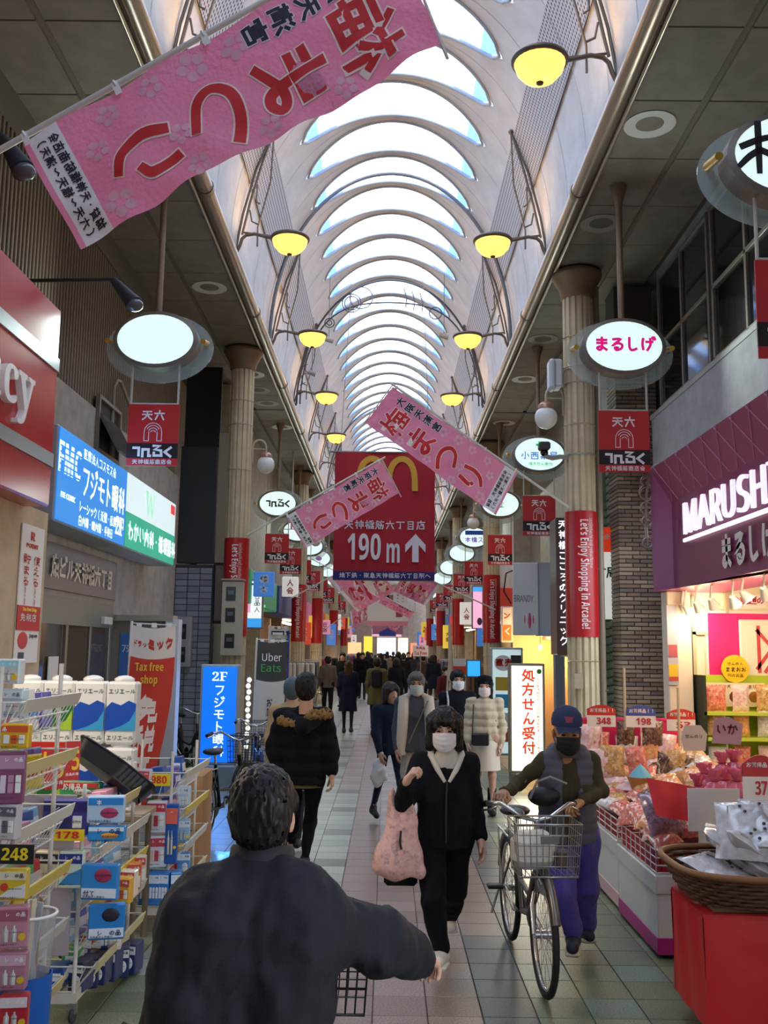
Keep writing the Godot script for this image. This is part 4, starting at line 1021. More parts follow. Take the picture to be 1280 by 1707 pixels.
func trusses() -> void:
	var iron := M("4e5258", 0.45, {"metal": 0.7})
	# ornamental arch between two lamps
	for D in [19.44, 38.6]:
		var t := thing("arch_truss", "dark iron ornamental arch with rings spanning the vault", "arch", V(0, 6.8, -D), 0, "ornamental iron arches")
		var o := mb(); var i := mb(); var r := mb()
		var po := PackedVector3Array(); var pi := PackedVector3Array()
		for k in 41:
			var th := PI * k / 40.0
			po.append(V(1.93 * cos(th), 0.1 + 2.72 * sin(th), 0)); pi.append(V((1.86 - 0.0) * cos(th), 0.1 + (2.72 - 0.5 * pow(sin(th), 3)) * sin(th), 0))
		o.tube(po, 0.022, 6); i.tube(pi, 0.017, 6)
		part(t, "outer_chord", o, iron); part(t, "inner_chord", i, iron)
		for q in [[-1.28, 1.86, 0.1], [-1.28, 1.86, 0.05], [-0.82, 2.3, 0.2], [-0.82, 2.3, 0.15], [0.95, 2.1, 0.13], [-0.62, 2.42, 0.24]]: r.ring(V(q[0], q[1], 0), V(0, 0, 1), q[2], 0.012, 20, 5)
		for q in [0.28, 0.45, 0.62]: r.tube(vs([V(q, 2.72 - q * 0.3, 0), V(q + 0.06, 2.5 - q * 0.3, 0), V(q + 0.04, 2.3 - q * 0.3, 0)]), 0.012, 5)
		part(t, "scrollwork", r, iron)
		var f := mb()
		for s in [-1, 1]:
			f.bar(V(s * 1.93, 0.1, 0), V(s * 2.2, -0.02, 0), 0.03, 7); f.bar(V(s * 2.2, -0.02, 0), V(s * 3.3, -0.02, 0), 0.03, 7)
			f.ball(V(s * 1.63, 1.5, 0), V(0.05, 0.05, 0.05))
			for k in 4: f.bar(V(s * (1.9 - k * 0.03), 0.3 + k * 0.2, 0), V(s * (1.78 - k * 0.02), 0.36 + k * 0.2, 0), 0.01, 5)
		part(t, "foot_bracket", f, iron)
	# plain transverse tube where the vault sections meet
	for D in [15.0, 30.3]:
		var p := PackedVector3Array()
		for k in 41: p.append(vault_at(PI * k / 40.0, -0.05))
		solo("vault_rib", "slim grey tube following the vault where two roof sections meet", "rib", mb().tube(p, 0.03, 7), M("6a6f76", 0.5), V(0, 0, -D), "vault seam tubes")
	# downlights and speakers in the soffit
	var ringm := mb().lathe([Vector2(0.13, 0.035), Vector2(0.15, 0.03), Vector2(0.235, 0.0), Vector2(0.24, -0.008), Vector2(0.22, -0.012), Vector2(0.13, 0.0)], 24).mesh()
	var discm := mb().lathe([Vector2(0.0, 0.0), Vector2(0.135, 0.0)], 20).mesh()
	for p in [[1083, 207, 0], [1002, 372, 1], [349, 479, 0], [905, 565, 1], [875, 632, 0], [419, 624, 0], [445, 672, 1], [840, 705, 0], [470, 712, 0], [430, 650, 1]]:
		var w := aty(p[0], p[1], SOFFIT)
		if absf(w.x) < 2.3 or absf(w.x) > 3.2: w.x = signf(w.x) * 2.5
		var big: bool = p[2] == 0
		var t := thing("downlight" if big else "ceiling_speaker", "round white recessed downlight in the brown soffit" if big else "round grille speaker set flush in the brown soffit", "downlight" if big else "speaker", w, 0, "soffit downlights" if big else "soffit speakers")
		part(t, "trim_ring", ringm, M("d8d4cc", 0.5) if big else M("9b9184", 0.6))
		part(t, "disc", discm, M("c9c6be", 0.5) if big else M("6a6258", 0.8), V(0, 0.012 if big else -0.004, 0))
	# small spot cameras hung from wires on the vault
	for p in [[548, 566, 17.0], [740, 560, 17.0], [520, 622, 19.0]]:
		var w := at(p[0], p[1], p[2])
		var t := thing("spotlight", "small grey spotlight clipped to a wire under the vault", "spotlight", w, 0, "wire spotlights")
		part(t, "body", mb().tube(vs([V(-0.08, 0.02, 0), V(0.08, -0.03, 0)]), 0.05, 8), M("8f8f90", 0.5))
		part(t, "wire", mb().bar(V(0, 0.03, 0), V(0, minf(1.2, 9.3 - w.y), 0), 0.006, 4), M("6a6a6a", 0.5))

# ---- right side of the street
const FZ := Vector3(0, 0, 1) # along a right hand face, reading direction

func facing(n: Vector3) -> Basis: # axes of a sign whose face looks along n
	var x := Vector3.UP.cross(n).normalized()
	return Basis(x, Vector3.UP, n)

func sweet_shop() -> void:
	var wr: Node3D = get_node("wall_right")
	# upper windows
	var k := 1
	var glass := M("15181b", 0.06, {"spec": 0.6})
	var frame := M("8c857a", 0.4, {"metal": 0.5})
	for g in [[11.75, 9.85], [9.75, 7.85], [7.75, 5.85], [5.75, 3.85]]:
		var z0: float = -g[0]; var z1: float = -g[1]
		var w := struct("window_%d" % k, mb().box(V(3.46, 5.75, (z0 + z1) / 2), V(0.04, 1.72, z1 - z0)), M("201d1a", 0.8))
		var zm := (z0 + z1) / 2
		for q in [[z0 + 0.04, zm - 0.02], [zm + 0.02, z1 - 0.04]]:
			for yy in [[4.95, 5.68], [5.74, 6.56]]: part(w, "pane", mb().box(V(3.43, (yy[0] + yy[1]) / 2, (q[0] + q[1]) / 2), V(0.01, yy[1] - yy[0], q[1] - q[0])), glass)
		var f := mb()
		for z in [z0 + 0.02, zm, z1 - 0.02]: f.box(V(3.42, 5.75, z), V(0.05, 1.72, 0.05), Basis(), 0.005)
		for y in [4.92, 5.71, 6.58]: f.box(V(3.42, y, zm), V(0.05, 0.05, z1 - z0), Basis(), 0.005)
		part(w, "window_frame", f, frame)
		k += 1
	part(wr, "window_ledge", mb().box(V(3.42, 4.85, -6), V(0.14, 0.06, 12.1)), M("a7a39c", 0.6))
	part(wr, "render_band", mb().box(V(3.42, 4.25, -6.0), V(0.12, 1.14, 12)), wallm("b3b1b0", 0.5))
	# big framed purple sign
	var pm := M("7a2450", 0.42)
	var t := thing("shop_sign", "purple framed fascia sign with white lettering over the sweet shop", "sign", V(2.7, 2.48, -9.75))
	var O := -t.position
	var z0 := -9.75; var z1 := -2.0
	part(t, "panel", mb(tf(O)).box(V(3.15, 3.05, (z0 + z1) / 2 + 0.08), V(0.6, 1.1, z1 - z0 - 0.2)), pm)
	var bev := mb(tf(O))
	bev.quad(V(2.7, 3.74, z0), V(2.85, 3.36, z0 + 0.2), V(2.85, 3.36, z1), V(2.7, 3.74, z1))
	bev.quad(V(2.7, 3.74, z0), V(2.7, 3.74, z1), V(3.42, 3.74, z1), V(3.42, 3.74, z0))
	bev.quad(V(2.7, 3.74, z0), V(3.42, 3.74, z0), V(3.42, 2.48, z0), V(2.7, 2.48, z0))
	bev.quad(V(2.7, 3.74, z0), V(2.7, 2.48, z0), V(2.85, 2.5, z0 + 0.2), V(2.85, 3.36, z0 + 0.2))
	bev.quad(V(2.7, 2.48, z0), V(2.7, 2.48, z0 + 0.12), V(3.4, 2.48, z1), V(3.4, 2.48, z0))
	part(t, "bevel_frame", bev, M("93325a", 0.36))
	for i in 20:
		var za: float = z0 + 0.25 + i * 0.36
		part(t, "quilt_ridge", mb(tf(O)).bar(V(2.846, 3.37, za), V(2.698, 3.735, za + 0.3), 0.006, 5), M("b0708e", 0.35))
		part(t, "quilt_ridge", mb(tf(O)).bar(V(2.846, 3.37, za + 0.18), V(2.698, 3.735, za - 0.12), 0.006, 5), M("b0708e", 0.35))
	var fb := facing(V(-1, 0, 0))
	latin(t, "lettering", "MARUSHIGE", V(2.82, 3.13, -7.68) + O, fb, 0.3, lit("e9e4f6", 0.85), "Droid Sans", 400, 2.8, 0.03)
	part(t, "light_bar", mb(tf(O)).box(V(2.82, 2.93, -7.68), V(0.03, 0.035, 2.82), Basis(), 0.008), lit("f6f0ff", 1.0))
	var hira := mb(tf(O))
	write(hira, "まるしげ", V(2.825, 2.87, -8.12), FZ, Vector3.UP, 0.3, 0.17, {"sub": 3, "wide": 0.95})
	part(t, "lettering", hira, M("d6ccc6", 0.4))
	var sc := mb(tf(O)) # iron scroll on the outer corner
	for q in [[3.62, 0.05], [3.5, 0.07], [3.34, 0.06], [3.2, 0.05], [2.98, 0.05]]: sc.ring(V(2.66, q[0], z0 - 0.02), V(0, 0, 1), q[1], 0.014, 14, 5)
	sc.tube(vs([V(2.78, 3.8, z0), V(2.7, 3.74, z0 - 0.02), V(2.66, 3.5, z0 - 0.02), V(2.64, 3.2, z0 - 0.02), V(2.66, 2.95, z0 - 0.02)]), 0.016, 6)
	part(t, "iron_scroll", sc, M("9c8c84", 0.4, {"metal": 0.6}))
	# spots under the sign
	for a in [[1136, 1015, -0.2], [1141, 1018, 0.3], [1159, 1012, -0.3], [1184, 1007, -0.4], [1220, 1004, -0.5], [1236, 995, 0.2], [1272, 990, -0.5], [1296, 985, 0.4]]:
		var p := atx(a[0], a[1], 2.92)
		var s := thing("track_spot", "small white spotlight hanging under the purple shop sign", "spotlight", p, 0, "shop spotlights")
		part(s, "stem", mb().bar(V(0, 0.05, 0), V(0.02, 2.5 - p.y, 0), 0.01, 6), M("e8e0d0", 0.4))
		var dirv := V(0.5, -0.7, a[2]).normalized()
		part(s, "shade", mb().tube(vs([V(0, 0.05, 0), V(0, 0.05, 0) + dirv * 0.1]), 0.022, 12, false, 0.055, false), M("efe8da", 0.4))
		part(s, "bulb", mb().ball(V(0, 0.05, 0) + dirv * 0.075, V(0.04, 0.03, 0.04), 10, 6), lit("fff1d0", 3.0))
		omni(p + V(0, 0.05, 0) + dirv * 0.17, "ffe6c0", 0.13, 0.05)
	# interior
	var cream := M("ece2c8", 0.7)
	var sh := struct("wall_shop", mb().box(V(4.6, 1.4, -9.85), V(3.2, 2.8, 0.2)), cream)
	part(sh, "back_wall", mb().box(V(6.1, 1.4, -5.5), V(0.2, 2.8, 9)), cream)
	part(sh, "near_wall", mb().box(V(4.6, 1.4, -1.9), V(3.2, 2.8, 0.2)), cream)
	part(sh, "ceiling_board", mb().box(V(4.55, 2.6, -5.8), V(3.2, 0.12, 8)), M("f1ead8", 0.7))
	part(sh, "shop_floor", mb().box(V(4.55, 0.0, -5.8), V(3.1, 0.03, 7.7)), M("b8a68c", 0.5))
	part(sh, "corner_post", mb().box(V(2.9, 1.24, -9.68), V(0.24, 2.48, 0.2), Basis(), 0.01), M("e3d4bb", 0.6))
	part(sh, "side_post", mb().box(V(3.25, 1.24, -9.95), V(0.6, 2.48, 0.1)), M("d7c7ae", 0.6))
	var fr := mb()
	for x in [3.08, 3.42, 3.9]: fr.box(V(x, 1.24 if x < 3.2 else 2.27, -9.72), V(0.035, 2.4 if x < 3.2 else 0.4, 0.05))
	fr.box(V(3.7, 2.07, -9.72), V(1.3, 0.03, 0.05))
	part(sh, "window_frame", fr, M("c9bf9f", 0.35, {"metal": 0.4}))
	part(sh, "dark_jamb", mb().box(V(3.04, 1.3, -9.7), V(0.03, 2.3, 0.06)), M("2a211c", 0.6))
	for z in [-8.2, -5.6, -3.2]:
		var l := thing("ceiling_panel_light", "glowing ceiling panel inside the sweet shop", "lamp", V(4.3, 2.52, z), 0, "shop ceiling panels")
		part(l, "light_panel", mb().box(Vector3.ZERO, V(1.2, 0.03, 0.6)), lit("fff3d8", 1.2))
		area(V(4.3, 2.49, z), V(0, -1, 0), 1.2, 0.6, "ffe9c2", 1.0)
	# wall display at the far end of the shop, facing the street's near end
	var D := 9.7
	var pb := thing("display_panel", "hot pink board with a white framed picture of red crossed bars", "board", V(3.75, 1.9, -D))
	part(pb, "pink_board", mb().box(V(0, 0, 0), V(1.06, 0.74, 0.03)), M("d81f78", 0.5))
	part(pb, "pale_edge", mb().box(V(0, 0, -0.01), V(1.12, 0.8, 0.02)), M("e9d5cf", 0.5))
	part(pb, "picture_frame", mb().box(V(0.12, 0.02, 0.03), V(0.7, 0.58, 0.04), Basis(), 0.012), M("efe4d2", 0.4))
	part(pb, "picture", mb().box(V(0.12, 0.02, 0.052), V(0.58, 0.46, 0.006)), M("f1e9d6", 0.5))
	var xx := mb()
	for q in [[-0.17, -0.17, 0.14, 0.23], [-0.09, -0.2, 0.22, 0.23], [-0.01, -0.2, 0.3, 0.23], [-0.16, 0.2, 0.18, -0.2], [-0.15, -0.2, -0.15, 0.24]]:
		var qs := []
		stroke2(PackedVector2Array([Vector2(q[0], q[1]), Vector2(q[2], q[3])]), 0.035, 0, qs)
		for w in qs: xx.quad(V(w[0].x + 0.1, w[0].y, 0.058), V(w[1].x + 0.1, w[1].y, 0.058), V(w[2].x + 0.1, w[2].y, 0.058), V(w[3].x + 0.1, w[3].y, 0.058))
	part(pb, "red_bars", xx, M("d24a52", 0.5))
	var yd := thing("round_notice", "round yellow notice with dark writing on the pink display board", "sign", at(1225, 1115, D - 0.08))
	part(yd, "disc", mb(tf(Vector3.ZERO, Basis(Vector3.RIGHT, PI / 2))).lathe([Vector2(0, 0.012), Vector2(0.135, 0.012), Vector2(0.138, 0.0), Vector2(0.135, -0.01)], 28), M("f2c71b", 0.5))
	var yt := write(mb(), "せんの人", V(-0.08, 0.07, 0.016), Vector3.RIGHT, Vector3.UP, 0.038, 0.1)
	write(yt, "ままおお", V(-0.1, 0.02, 0.016), Vector3.RIGHT, Vector3.UP, 0.05, 0.12)
	write(yt, "円のお品", V(-0.08, -0.045, 0.016), Vector3.RIGHT, Vector3.UP, 0.038, 0.1)
	part(yd, "lettering", yt, plast("5b4a12"))
	var hd := thing("hanging_notice", "small notice with red brush characters above the pink board", "sign", at(1246, 1002, D - 0.25))
	part(hd, "card", mb().box(V(0, 0, 0), V(0.34, 0.13, 0.006)), M("eee0d6", 0.6))
	part(hd, "lettering", write(mb(), "今話題の", V(-0.16, 0.05, 0.006), Vector3.RIGHT, Vector3.UP, 0.085, 0.14, {"step": 0.95}), M("c23a4c", 0.5))
	var fc := thing("food_card", "cream card with three round food pictures above the lime shelf", "card", at(1222, 1158, D - 0.1))
	part(fc, "card", mb().box(Vector3.ZERO, V(0.62, 0.23, 0.01)), M("f0e2c0", 0.5))
	for q in [[-0.2, "d9692e"], [0.01, "a8573a"], [0.2, "ec9d35"]]:
		part(fc, "plate_picture", mb(tf(V(q[0], -0.02, 0.008), Basis(Vector3.RIGHT, PI / 2))).lathe([Vector2(0, 0.004), Vector2(0.075, 0.0)], 18), M("f6efe0", 0.5))
		part(fc, "food_picture", mb(tf(V(q[0], -0.02, 0.012), Basis(Vector3.RIGHT, PI / 2))).lathe([Vector2(0, 0.006), Vector2(0.035, 0.004), Vector2(0.055, 0.0)], 9), M(q[1], 0.6, {"tex": ["food", 0.08, 0.4, 1.0, 20.0]}))
	part(fc, "lettering", write(mb(), "せんのおか天しわりつまり", V(-0.27, 0.1, 0.008), Vector3.RIGHT, Vector3.UP, 0.04, 0.1), plast("5d4a36"))
	var gs := thing("lime_shelf", "lime green shelf unit with packets inside the sweet shop", "shelf", V(3.8, 0, -9.62))
	part(gs, "back_panel", mb().box(V(0, 0.85, -0.04), V(1.5, 1.62, 0.04)), M("b5cc2e", 0.5))
	for y in [0.35, 0.72, 1.06, 1.3]: part(gs, "shelf_board", mb().box(V(0, y, 0.1), V(1.5, 0.03, 0.3)), M("c2d54a", 0.5))
	part(gs, "side_board", mb().box(V(-0.74, 0.85, 0.1), V(0.03, 1.62, 0.3)), M("3d4a26", 0.7, {"tex": ["food", 0.08, 0.4, 1.0, 12.0]}))
	# poster strip on the street corner
	var po := thing("poster", "narrow grey poster with red and yellow prints on the shop's corner", "poster", V(2.82, 1.95, -9.56))
	part(po, "paper", mb().box(V(0, 0, 0), V(0.1, 0.78, 0.008)), M("a9a6ad", 0.6))
	part(po, "print", mb().box(V(0, -0.06, 0.006), V(0.085, 0.12, 0.004)), M("a3484e", 0.6))
	part(po, "print", mb().box(V(0, -0.25, 0.006), V(0.09, 0.12, 0.004)), M("d8b21e", 0.6))
	part(po, "print", mb().box(V(0, -0.33, 0.007), V(0.09, 0.04, 0.004)), M("b8402c", 0.6))

func brick_pillar() -> void:
	var t := thing("brick_pillar", "pillar of thin grey-brown bricks between the sweet shop and the pharmacy", "pillar", V(3.22, 0, -12.5))
	part(t, "mortar_core", mb().box(V(0, 3.35, 0), V(0.5, 6.7, 0.48)), M("4d443c", 0.9))
	var ms := [M("9c8974", 0.8, {"tex": ["brick", 0.05, 0.75, 1.0, 3.0]}), M("877562", 0.8, {"tex": ["brick", 0.05, 0.75, 1.0, 3.0]}), M("ac9882", 0.8, {"tex": ["brick", 0.05, 0.75, 1.0, 3.0]}), M("6c6058", 0.8)]
	var r := RandomNumberGenerator.new()
	r.seed = 3
	var meshes := {}
	for w in [1, 2, 3]: meshes[w] = mb().box(Vector3.ZERO, V(w * 0.09 - 0.008, 0.044, 0.5), Basis(), 0.005).mesh()
	for row in 95:
		var y := 1.1 + row * 0.0535
		var cells := [2, 2, 2] if row % 2 else [1, 2, 3] if row % 4 == 0 else [3, 2, 1]
		var x := -0.265
		for c in cells:
			var wd: float = c * 0.09
			part(t, "brick", meshes[c], ms[r.randi() % 4], V(x + wd / 2, y, 0.01 + r.randf() * 0.012))
			x += wd
	var low := mb()
	for row in 20: low.box(V(0, 0.03 + row * 0.0535, 0.01), V(0.53, 0.044, 0.5), Basis(), 0.005)
	part(t, "lower_courses", low, ms[0]).set_meta("kind", "stuff")
	# green siding behind the column, drain pipe, pharmacy signs
	var sd := struct("wall_siding", mb().box(V(3.05, 2.4, -14.2), V(0.1, 4.8, 3.0)), M("4c5a4c", 0.7))
	var slat := mb().box(Vector3.ZERO, V(0.05, 0.085, 2.98), Basis(), 0.01).mesh()
	for i in 44: part(sd, "slat", slat, M("7d8b78", 0.6), V(2.99, 0.1 + i * 0.107, -14.2))
	part(sd, "upper_screen", mb().box(V(3.1, 5.6, -14.2), V(0.1, 1.6, 3.0)), M("a8a398", 0.7, {"tex": ["screen", 0.12, 0.5, 1.0, 5.0]}))
	part(sd, "cross_face", mb().box(V(3.0, 2.4, -12.95), V(0.9, 4.8, 0.06)), M("6b7869", 0.7))
	for i in 34: part(sd, "slat", mb().box(V(2.82, 0.3 + i * 0.107, -12.91), V(0.5, 0.085, 0.03), Basis(), 0.008), M("7d8b78", 0.6))
	var dp := thing("drain_pipe", "tall brown drain pipe beside the fluted column", "pipe", V(2.68, 0, -12.05))
	part(dp, "pipe", mb().bar(V(0, 0, 0), V(0, 6.6, 0), 0.045, 12), M("8d7f6c", 0.45))
	for y in [1.4, 2.9, 4.4, 5.9]: part(dp, "bracket", mb().bar(V(-0.06, y, 0.03), V(0.06, y, 0.03), 0.012, 6), M("6f6455", 0.5))
	var ps := thing("pharmacy_sign", "white sign board with green characters and a red top beside the brick pillar", "sign", V(2.87, 2.5, -12.72))
	part(ps, "board", mb().box(V(0, 0.35, 0), V(0.32, 1.1, 0.06)), M("e9efe9", 0.4, {"emit": 0.35}))
	part(ps, "red_top", mb().box(V(0, 0.85, 0.005), V(0.32, 0.33, 0.06)), M("e2401f", 0.4, {"emit": 0.3}))
	var tx := write(mb(), "薬局", V(-0.16, 0.5, 0.034), Vector3.RIGHT, Vector3.UP, 0.17, 0.12)
	part(ps, "lettering", tx, plast("1f7a43"))
	part(ps, "lettering", write(mb(), "せん受付", V(-0.16, 0.93, 0.04), Vector3.RIGHT, Vector3.UP, 0.08, 0.13), plast("fbe9d8"))
	# fittings on the column
	var sp := thing("column_speaker", "white weathered box speaker banded to the fluted column", "speaker", V(2.1, 5.35, -11.85))
	part(sp, "box", mb().box(V(0, 0, 0), V(0.16, 0.36, 0.26), Basis(), 0.02), M("d3d3d2", 0.45))
	part(sp, "cover", mb().box(V(-0.05, -0.02, 0.06), V(0.09, 0.4, 0.2), Basis(), 0.03), M("c2c4c6", 0.35))
	part(sp, "strap", mb().ring(V(0.32, 0.08, -0.1), V(0, 1, 0), 0.2, 0.008, 20, 4).ring(V(0.32, -0.1, -0.1), V(0, 1, 0), 0.2, 0.008, 20, 4), M("b9b9b9", 0.3, {"metal": 0.8}))
	var cc := thing("street_camera", "black dome camera on an arm strapped to the fluted column", "camera", at(907, 748, 11.8))
	part(cc, "hood", mb().box(V(0, 0.03, 0), V(0.14, 0.1, 0.16), Basis(), 0.02), M("3a3836", 0.5))
	part(cc, "dome", mb().ball(V(0, -0.05, 0), V(0.05, 0.05, 0.05)), M("101010", 0.15))
	part(cc, "arm", mb().tube(vs([V(0, -0.09, 0), V(0.1, -0.12, 0), V(0.2, -0.1, 0), V(0.3, -0.1, -0.05)]), 0.03, 8), M("8e8a82", 0.5))
	part(cc, "strap", mb().ring(V(2.42 - cc.position.x, -0.06, -11.95 + 11.8), V(0, 1, 0), 0.2, 0.008, 20, 4), M("b9b9b9", 0.3, {"metal": 0.8}))
	part(t, "side_note", mb().box(V(-0.9, 1.52, 0.76), V(0.1, 0.18, 0.04)), M("a89a82", 0.5))

func lightbox(called: String, label: String, c: Vector3, w: float, h: float, d: float, face: Material, frame: Material, turn := 0.0) -> Node3D:
	var t := thing(called, label, "sign", c, turn)
	part(t, "case", mb().box(V(0, 0, -0.006), V(w, h, d), Basis(), 0.012), frame)
	part(t, "light_face", mb().box(V(0, 0, d / 2 - 0.004), V(w - 0.07, h - 0.07, 0.012)), face)
	return t

func right_far() -> void:
	# illuminated prescription stand
	var t := lightbox("prescription_sign", "lit white stand sign with a vertical line of red characters", V(1.97, 0.95, -13.7), 0.5, 1.5, 0.16, lit("fdf6df", 1.25), M("8c8474", 0.5))
	part(t, "lettering", write(mb(), "処方せん受付", V(-0.08, 0.68, 0.085), Vector3.RIGHT, Vector3.UP, 0.19, 0.13, {"down": true}), lit("d0452c", 0.75))
	var sm := mb()
	for k in 3: write(sm, "人のせ医法科内手", V(0.13 + 0.0 * k - 0.0, 0.6 - k * 0.42, 0.085), Vector3.RIGHT, Vector3.UP, 0.045, 0.1, {"down": true})
	write(sm, "手の受付方の人内科の円品のお日", V(-0.19, 0.4, 0.085), Vector3.RIGHT, Vector3.UP, 0.035, 0.08, {"down": true})
	part(t, "lettering", sm, M("d98f5a", 0.5))
	part(t, "green_mark", mb().ball(V(0.17, 0.64, 0.085), V(0.035, 0.035, 0.006)), M("3a8f3c", 0.5))
	for q in [-1, 1]: part(t, "foot", mb().box(V(q * 0.2, -0.85, 0), V(0.06, 0.2, 0.3)), M("6d675c", 0.5))
	area(t.position + V(0, 0, 0.12), V(0, 0, 1), 0.4, 1.3, "fff0d0", 1.2)
	# direct sale stand behind it
	t = lightbox("direct_sale_sign", "rounded white stand sign with red characters and coloured pictures behind the prescription sign", V(2.0, 1.05, -16.2), 0.54, 1.75, 0.14, lit("cfe6e6", 0.55), M("b9bcb8", 0.4))
	part(t, "red_disc", mb(tf(V(-0.06, 0.62, 0.075))).prism(ellipse_pts(0.15, 0.13, 24), 0.01), M("f0e6e2", 0.5))
	part(t, "lettering", write(mb(), "直売", V(-0.19, 0.7, 0.085), Vector3.RIGHT, Vector3.UP, 0.14, 0.15), M("cc3322", 0.5))
	part(t, "dark_panel", mb().box(V(0.15, 0.64, 0.078), V(0.17, 0.22, 0.01)), M("2a3430", 0.4))
	for q in [-1, 1]: part(t, "foot", mb().box(V(q * 0.2, -0.96, 0), V(0.08, 0.18, 0.3)), M("8a8a86", 0.5))
	for q in [[0.28, "d9b13a"], [0.0, "3aa7d8"], [-0.3, "e3e6e6"], [-0.55, "d2584a"]]: part(t, "picture", mb().box(V(-0.02, q[0], 0.076), V(0.34, 0.22, 0.01)), M(q[1], 0.5))
	# clinic blade sign
	t = thing("clinic_blade_sign", "tall dark brown blade sign with white vertical lettering behind the column", "sign", V(2.36, 1.85, -13.2))
	part(t, "board", mb().box(V(0, 0.9, 0), V(0.16, 1.85, 0.5), Basis(), 0.01), M("3c2320", 0.4))
	part(t, "wall_arm", mb().bar(V(0.05, 0.4, 0), V(0.6, 0.4, 0), 0.025, 6).bar(V(0.05, 1.4, 0), V(0.6, 1.4, 0), 0.025, 6), M("6f635a", 0.4))
	part(t, "edge_frame", mb().box(V(0.07, 0.9, 0.01), V(0.03, 1.9, 0.52)), M("6f635a", 0.4))
	part(t, "lettering", write(mb(), "天神橋こころのクリニック", V(-0.05, 1.8, 0.255), Vector3.RIGHT, Vector3.UP, 0.13, 0.12, {"down": true, "step": 1.1}), lit("f4f6ff", 0.8))
	# white cafe board
	t = thing("cafe_board", "large white blade board with thin dark capitals and a pink mark", "sign", V(2.3, 2.15, -16.0))
	part(t, "board", mb().box(V(0, 0.58, 0), V(0.42, 1.2, 0.08), Basis(), 0.01), M("d9d6d8", 0.5))
	part(t, "side_box", mb().box(V(0.32, 0.58, -0.1), V(0.24, 1.22, 0.2)), M("b9bcc8", 0.5))
	latin(t, "lettering", "BRANDY", V(-0.04, 0.58, 0.043), Basis(), 0.11, plast("6a6466"), "Droid Sans", 400, 0.32)
	part(t, "pink_mark", mb().ball(V(0.06, 0.22, 0.04), V(0.028, 0.13, 0.01)).ball(V(-0.02, 0.24, 0.04), V(0.012, 0.07, 0.01)).ball(V(0.12, 0.24, 0.04), V(0.012, 0.07, 0.01)), plast("d0507e"))
	part(t, "cable", mb().tube(vs([V(-0.1, 1.1, 0), V(-0.32, 1.0, 0), V(-0.36, 0.7, 0), V(-0.24, 0.5, 0)]), 0.014, 6), M("1c1a1a", 0.6))
	# orange vertical sign
	t = lightbox("orange_sign", "narrow orange and white blade sign with white characters", V(2.42, 2.4, -19.5), 0.24, 0.72, 0.1, lit("e8622a", 0.9), M("d8d4cc", 0.4))
	part(t, "white_half", mb().box(V(0, 0.16, 0.055), V(0.17, 0.34, 0.01)), M("efece6", 0.5))
	part(t, "lettering", write(mb(), "ン", V(-0.07, 0.25, 0.065), Vector3.RIGHT, Vector3.UP, 0.15, 0.16), plast("dd5a22"))
	part(t, "lettering", write(mb(), "く", V(-0.07, -0.06, 0.056), Vector3.RIGHT, Vector3.UP, 0.16, 0.16), plast("fbeee6"))
	t = lightbox("pink_screen", "upright pink lit advertising panel behind a red-wrapped column", V(2.3, 2.95, -24.5), 0.3, 1.1, 0.1, lit("e9a8c4", 1.0), M("8a8a90", 0.4))
	part(t, "blue_top", mb().box(V(0, 0.46, 0.055), V(0.23, 0.12, 0.01)), lit("4a9fe0", 0.9))
	part(t, "picture", mb().ball(V(0.05, -0.35, 0.05), V(0.07, 0.1, 0.01)), M("7a4a5a", 0.5))
	t = lightbox("blue_screen", "small glowing blue screen beyond the masked couple", V(2.05, 1.45, -22.8), 0.36, 0.42, 0.06, lit("2f9af0", 1.2), M("6a707a", 0.4))
	t = thing("red_white_board", "red and white board beside the blue screen", "board", V(1.68, 1.5, -22.9))
	part(t, "board", mb().box(V(0, 0, 0), V(0.36, 0.36, 0.03)), M("e6e4e2", 0.5))
	part(t, "red_half", mb().box(V(0.02, -0.1, 0.01), V(0.36, 0.2, 0.03)), M("dd4a30", 0.5))
	part(t, "leg", mb().bar(V(0, -1.5, 0), V(0, 0, 0), 0.02, 6), M("777777", 0.5))
	# open warm shop front behind the stand signs
	var sh := struct("wall_cafe", mb().box(V(3.35, 3.6, -17.5), V(0.4, 3.0, 4.4)), wallm("b3a68f"))
	part(sh, "side_wall", mb().box(V(3.0, 1.1, -19.6), V(0.9, 2.2, 0.1)), M("d6b184", 0.7))
	part(sh, "pillar", mb().box(V(2.95, 1.1, -16.6), V(0.16, 2.2, 0.2)), M("8b98a6", 0.6))
	part(sh, "back_panel", mb().box(V(3.5, 1.1, -17.6), V(0.06, 2.2, 4.0)), M("d9ab72", 0.7))
	var bl := thing("pendant_bulb", "small bright bulb inside the warm shop front", "lamp", V(2.98, 1.95, -18.8))
	part(bl, "bulb", mb().ball(Vector3.ZERO, V(0.035, 0.045, 0.035), 10, 8), lit("ffdf9a", 12.0))
	part(bl, "cord", mb().bar(V(0, 0.04, 0), V(0, 0.5, 0), 0.005, 4), M("2a2a2a", 0.6))
	omni(V(2.98, 1.87, -18.8), "ffcf8a", 1.4, 0.05)
	var mn := thing("menu_board", "dark menu board on the warm shop's side wall", "board", V(2.9, 1.42, -19.5))
	part(mn, "board", mb().box(V(0, 0, 0), V(0.36, 0.3, 0.03)), M("b8a58a", 0.6))
	part(mn, "lettering", write(mb(), "人円日内", V(-0.16, 0.12, 0.02), Vector3.RIGHT, Vector3.UP, 0.07, 0.14), plast("4a3626"))
	# tax free notice and ladder-like stand
	t = thing("tax_free_board", "white notice board with red tax free lettering on a stand", "sign", at(701, 1085, 29.0))
	part(t, "board", mb().box(V(0, 0, 0), V(0.46, 0.32, 0.03)), M("efe4e0", 0.5))
	part(t, "post", mb().bar(V(0, -1.8, 0), V(0, 0, 0), 0.02, 6), M("777777", 0.5))
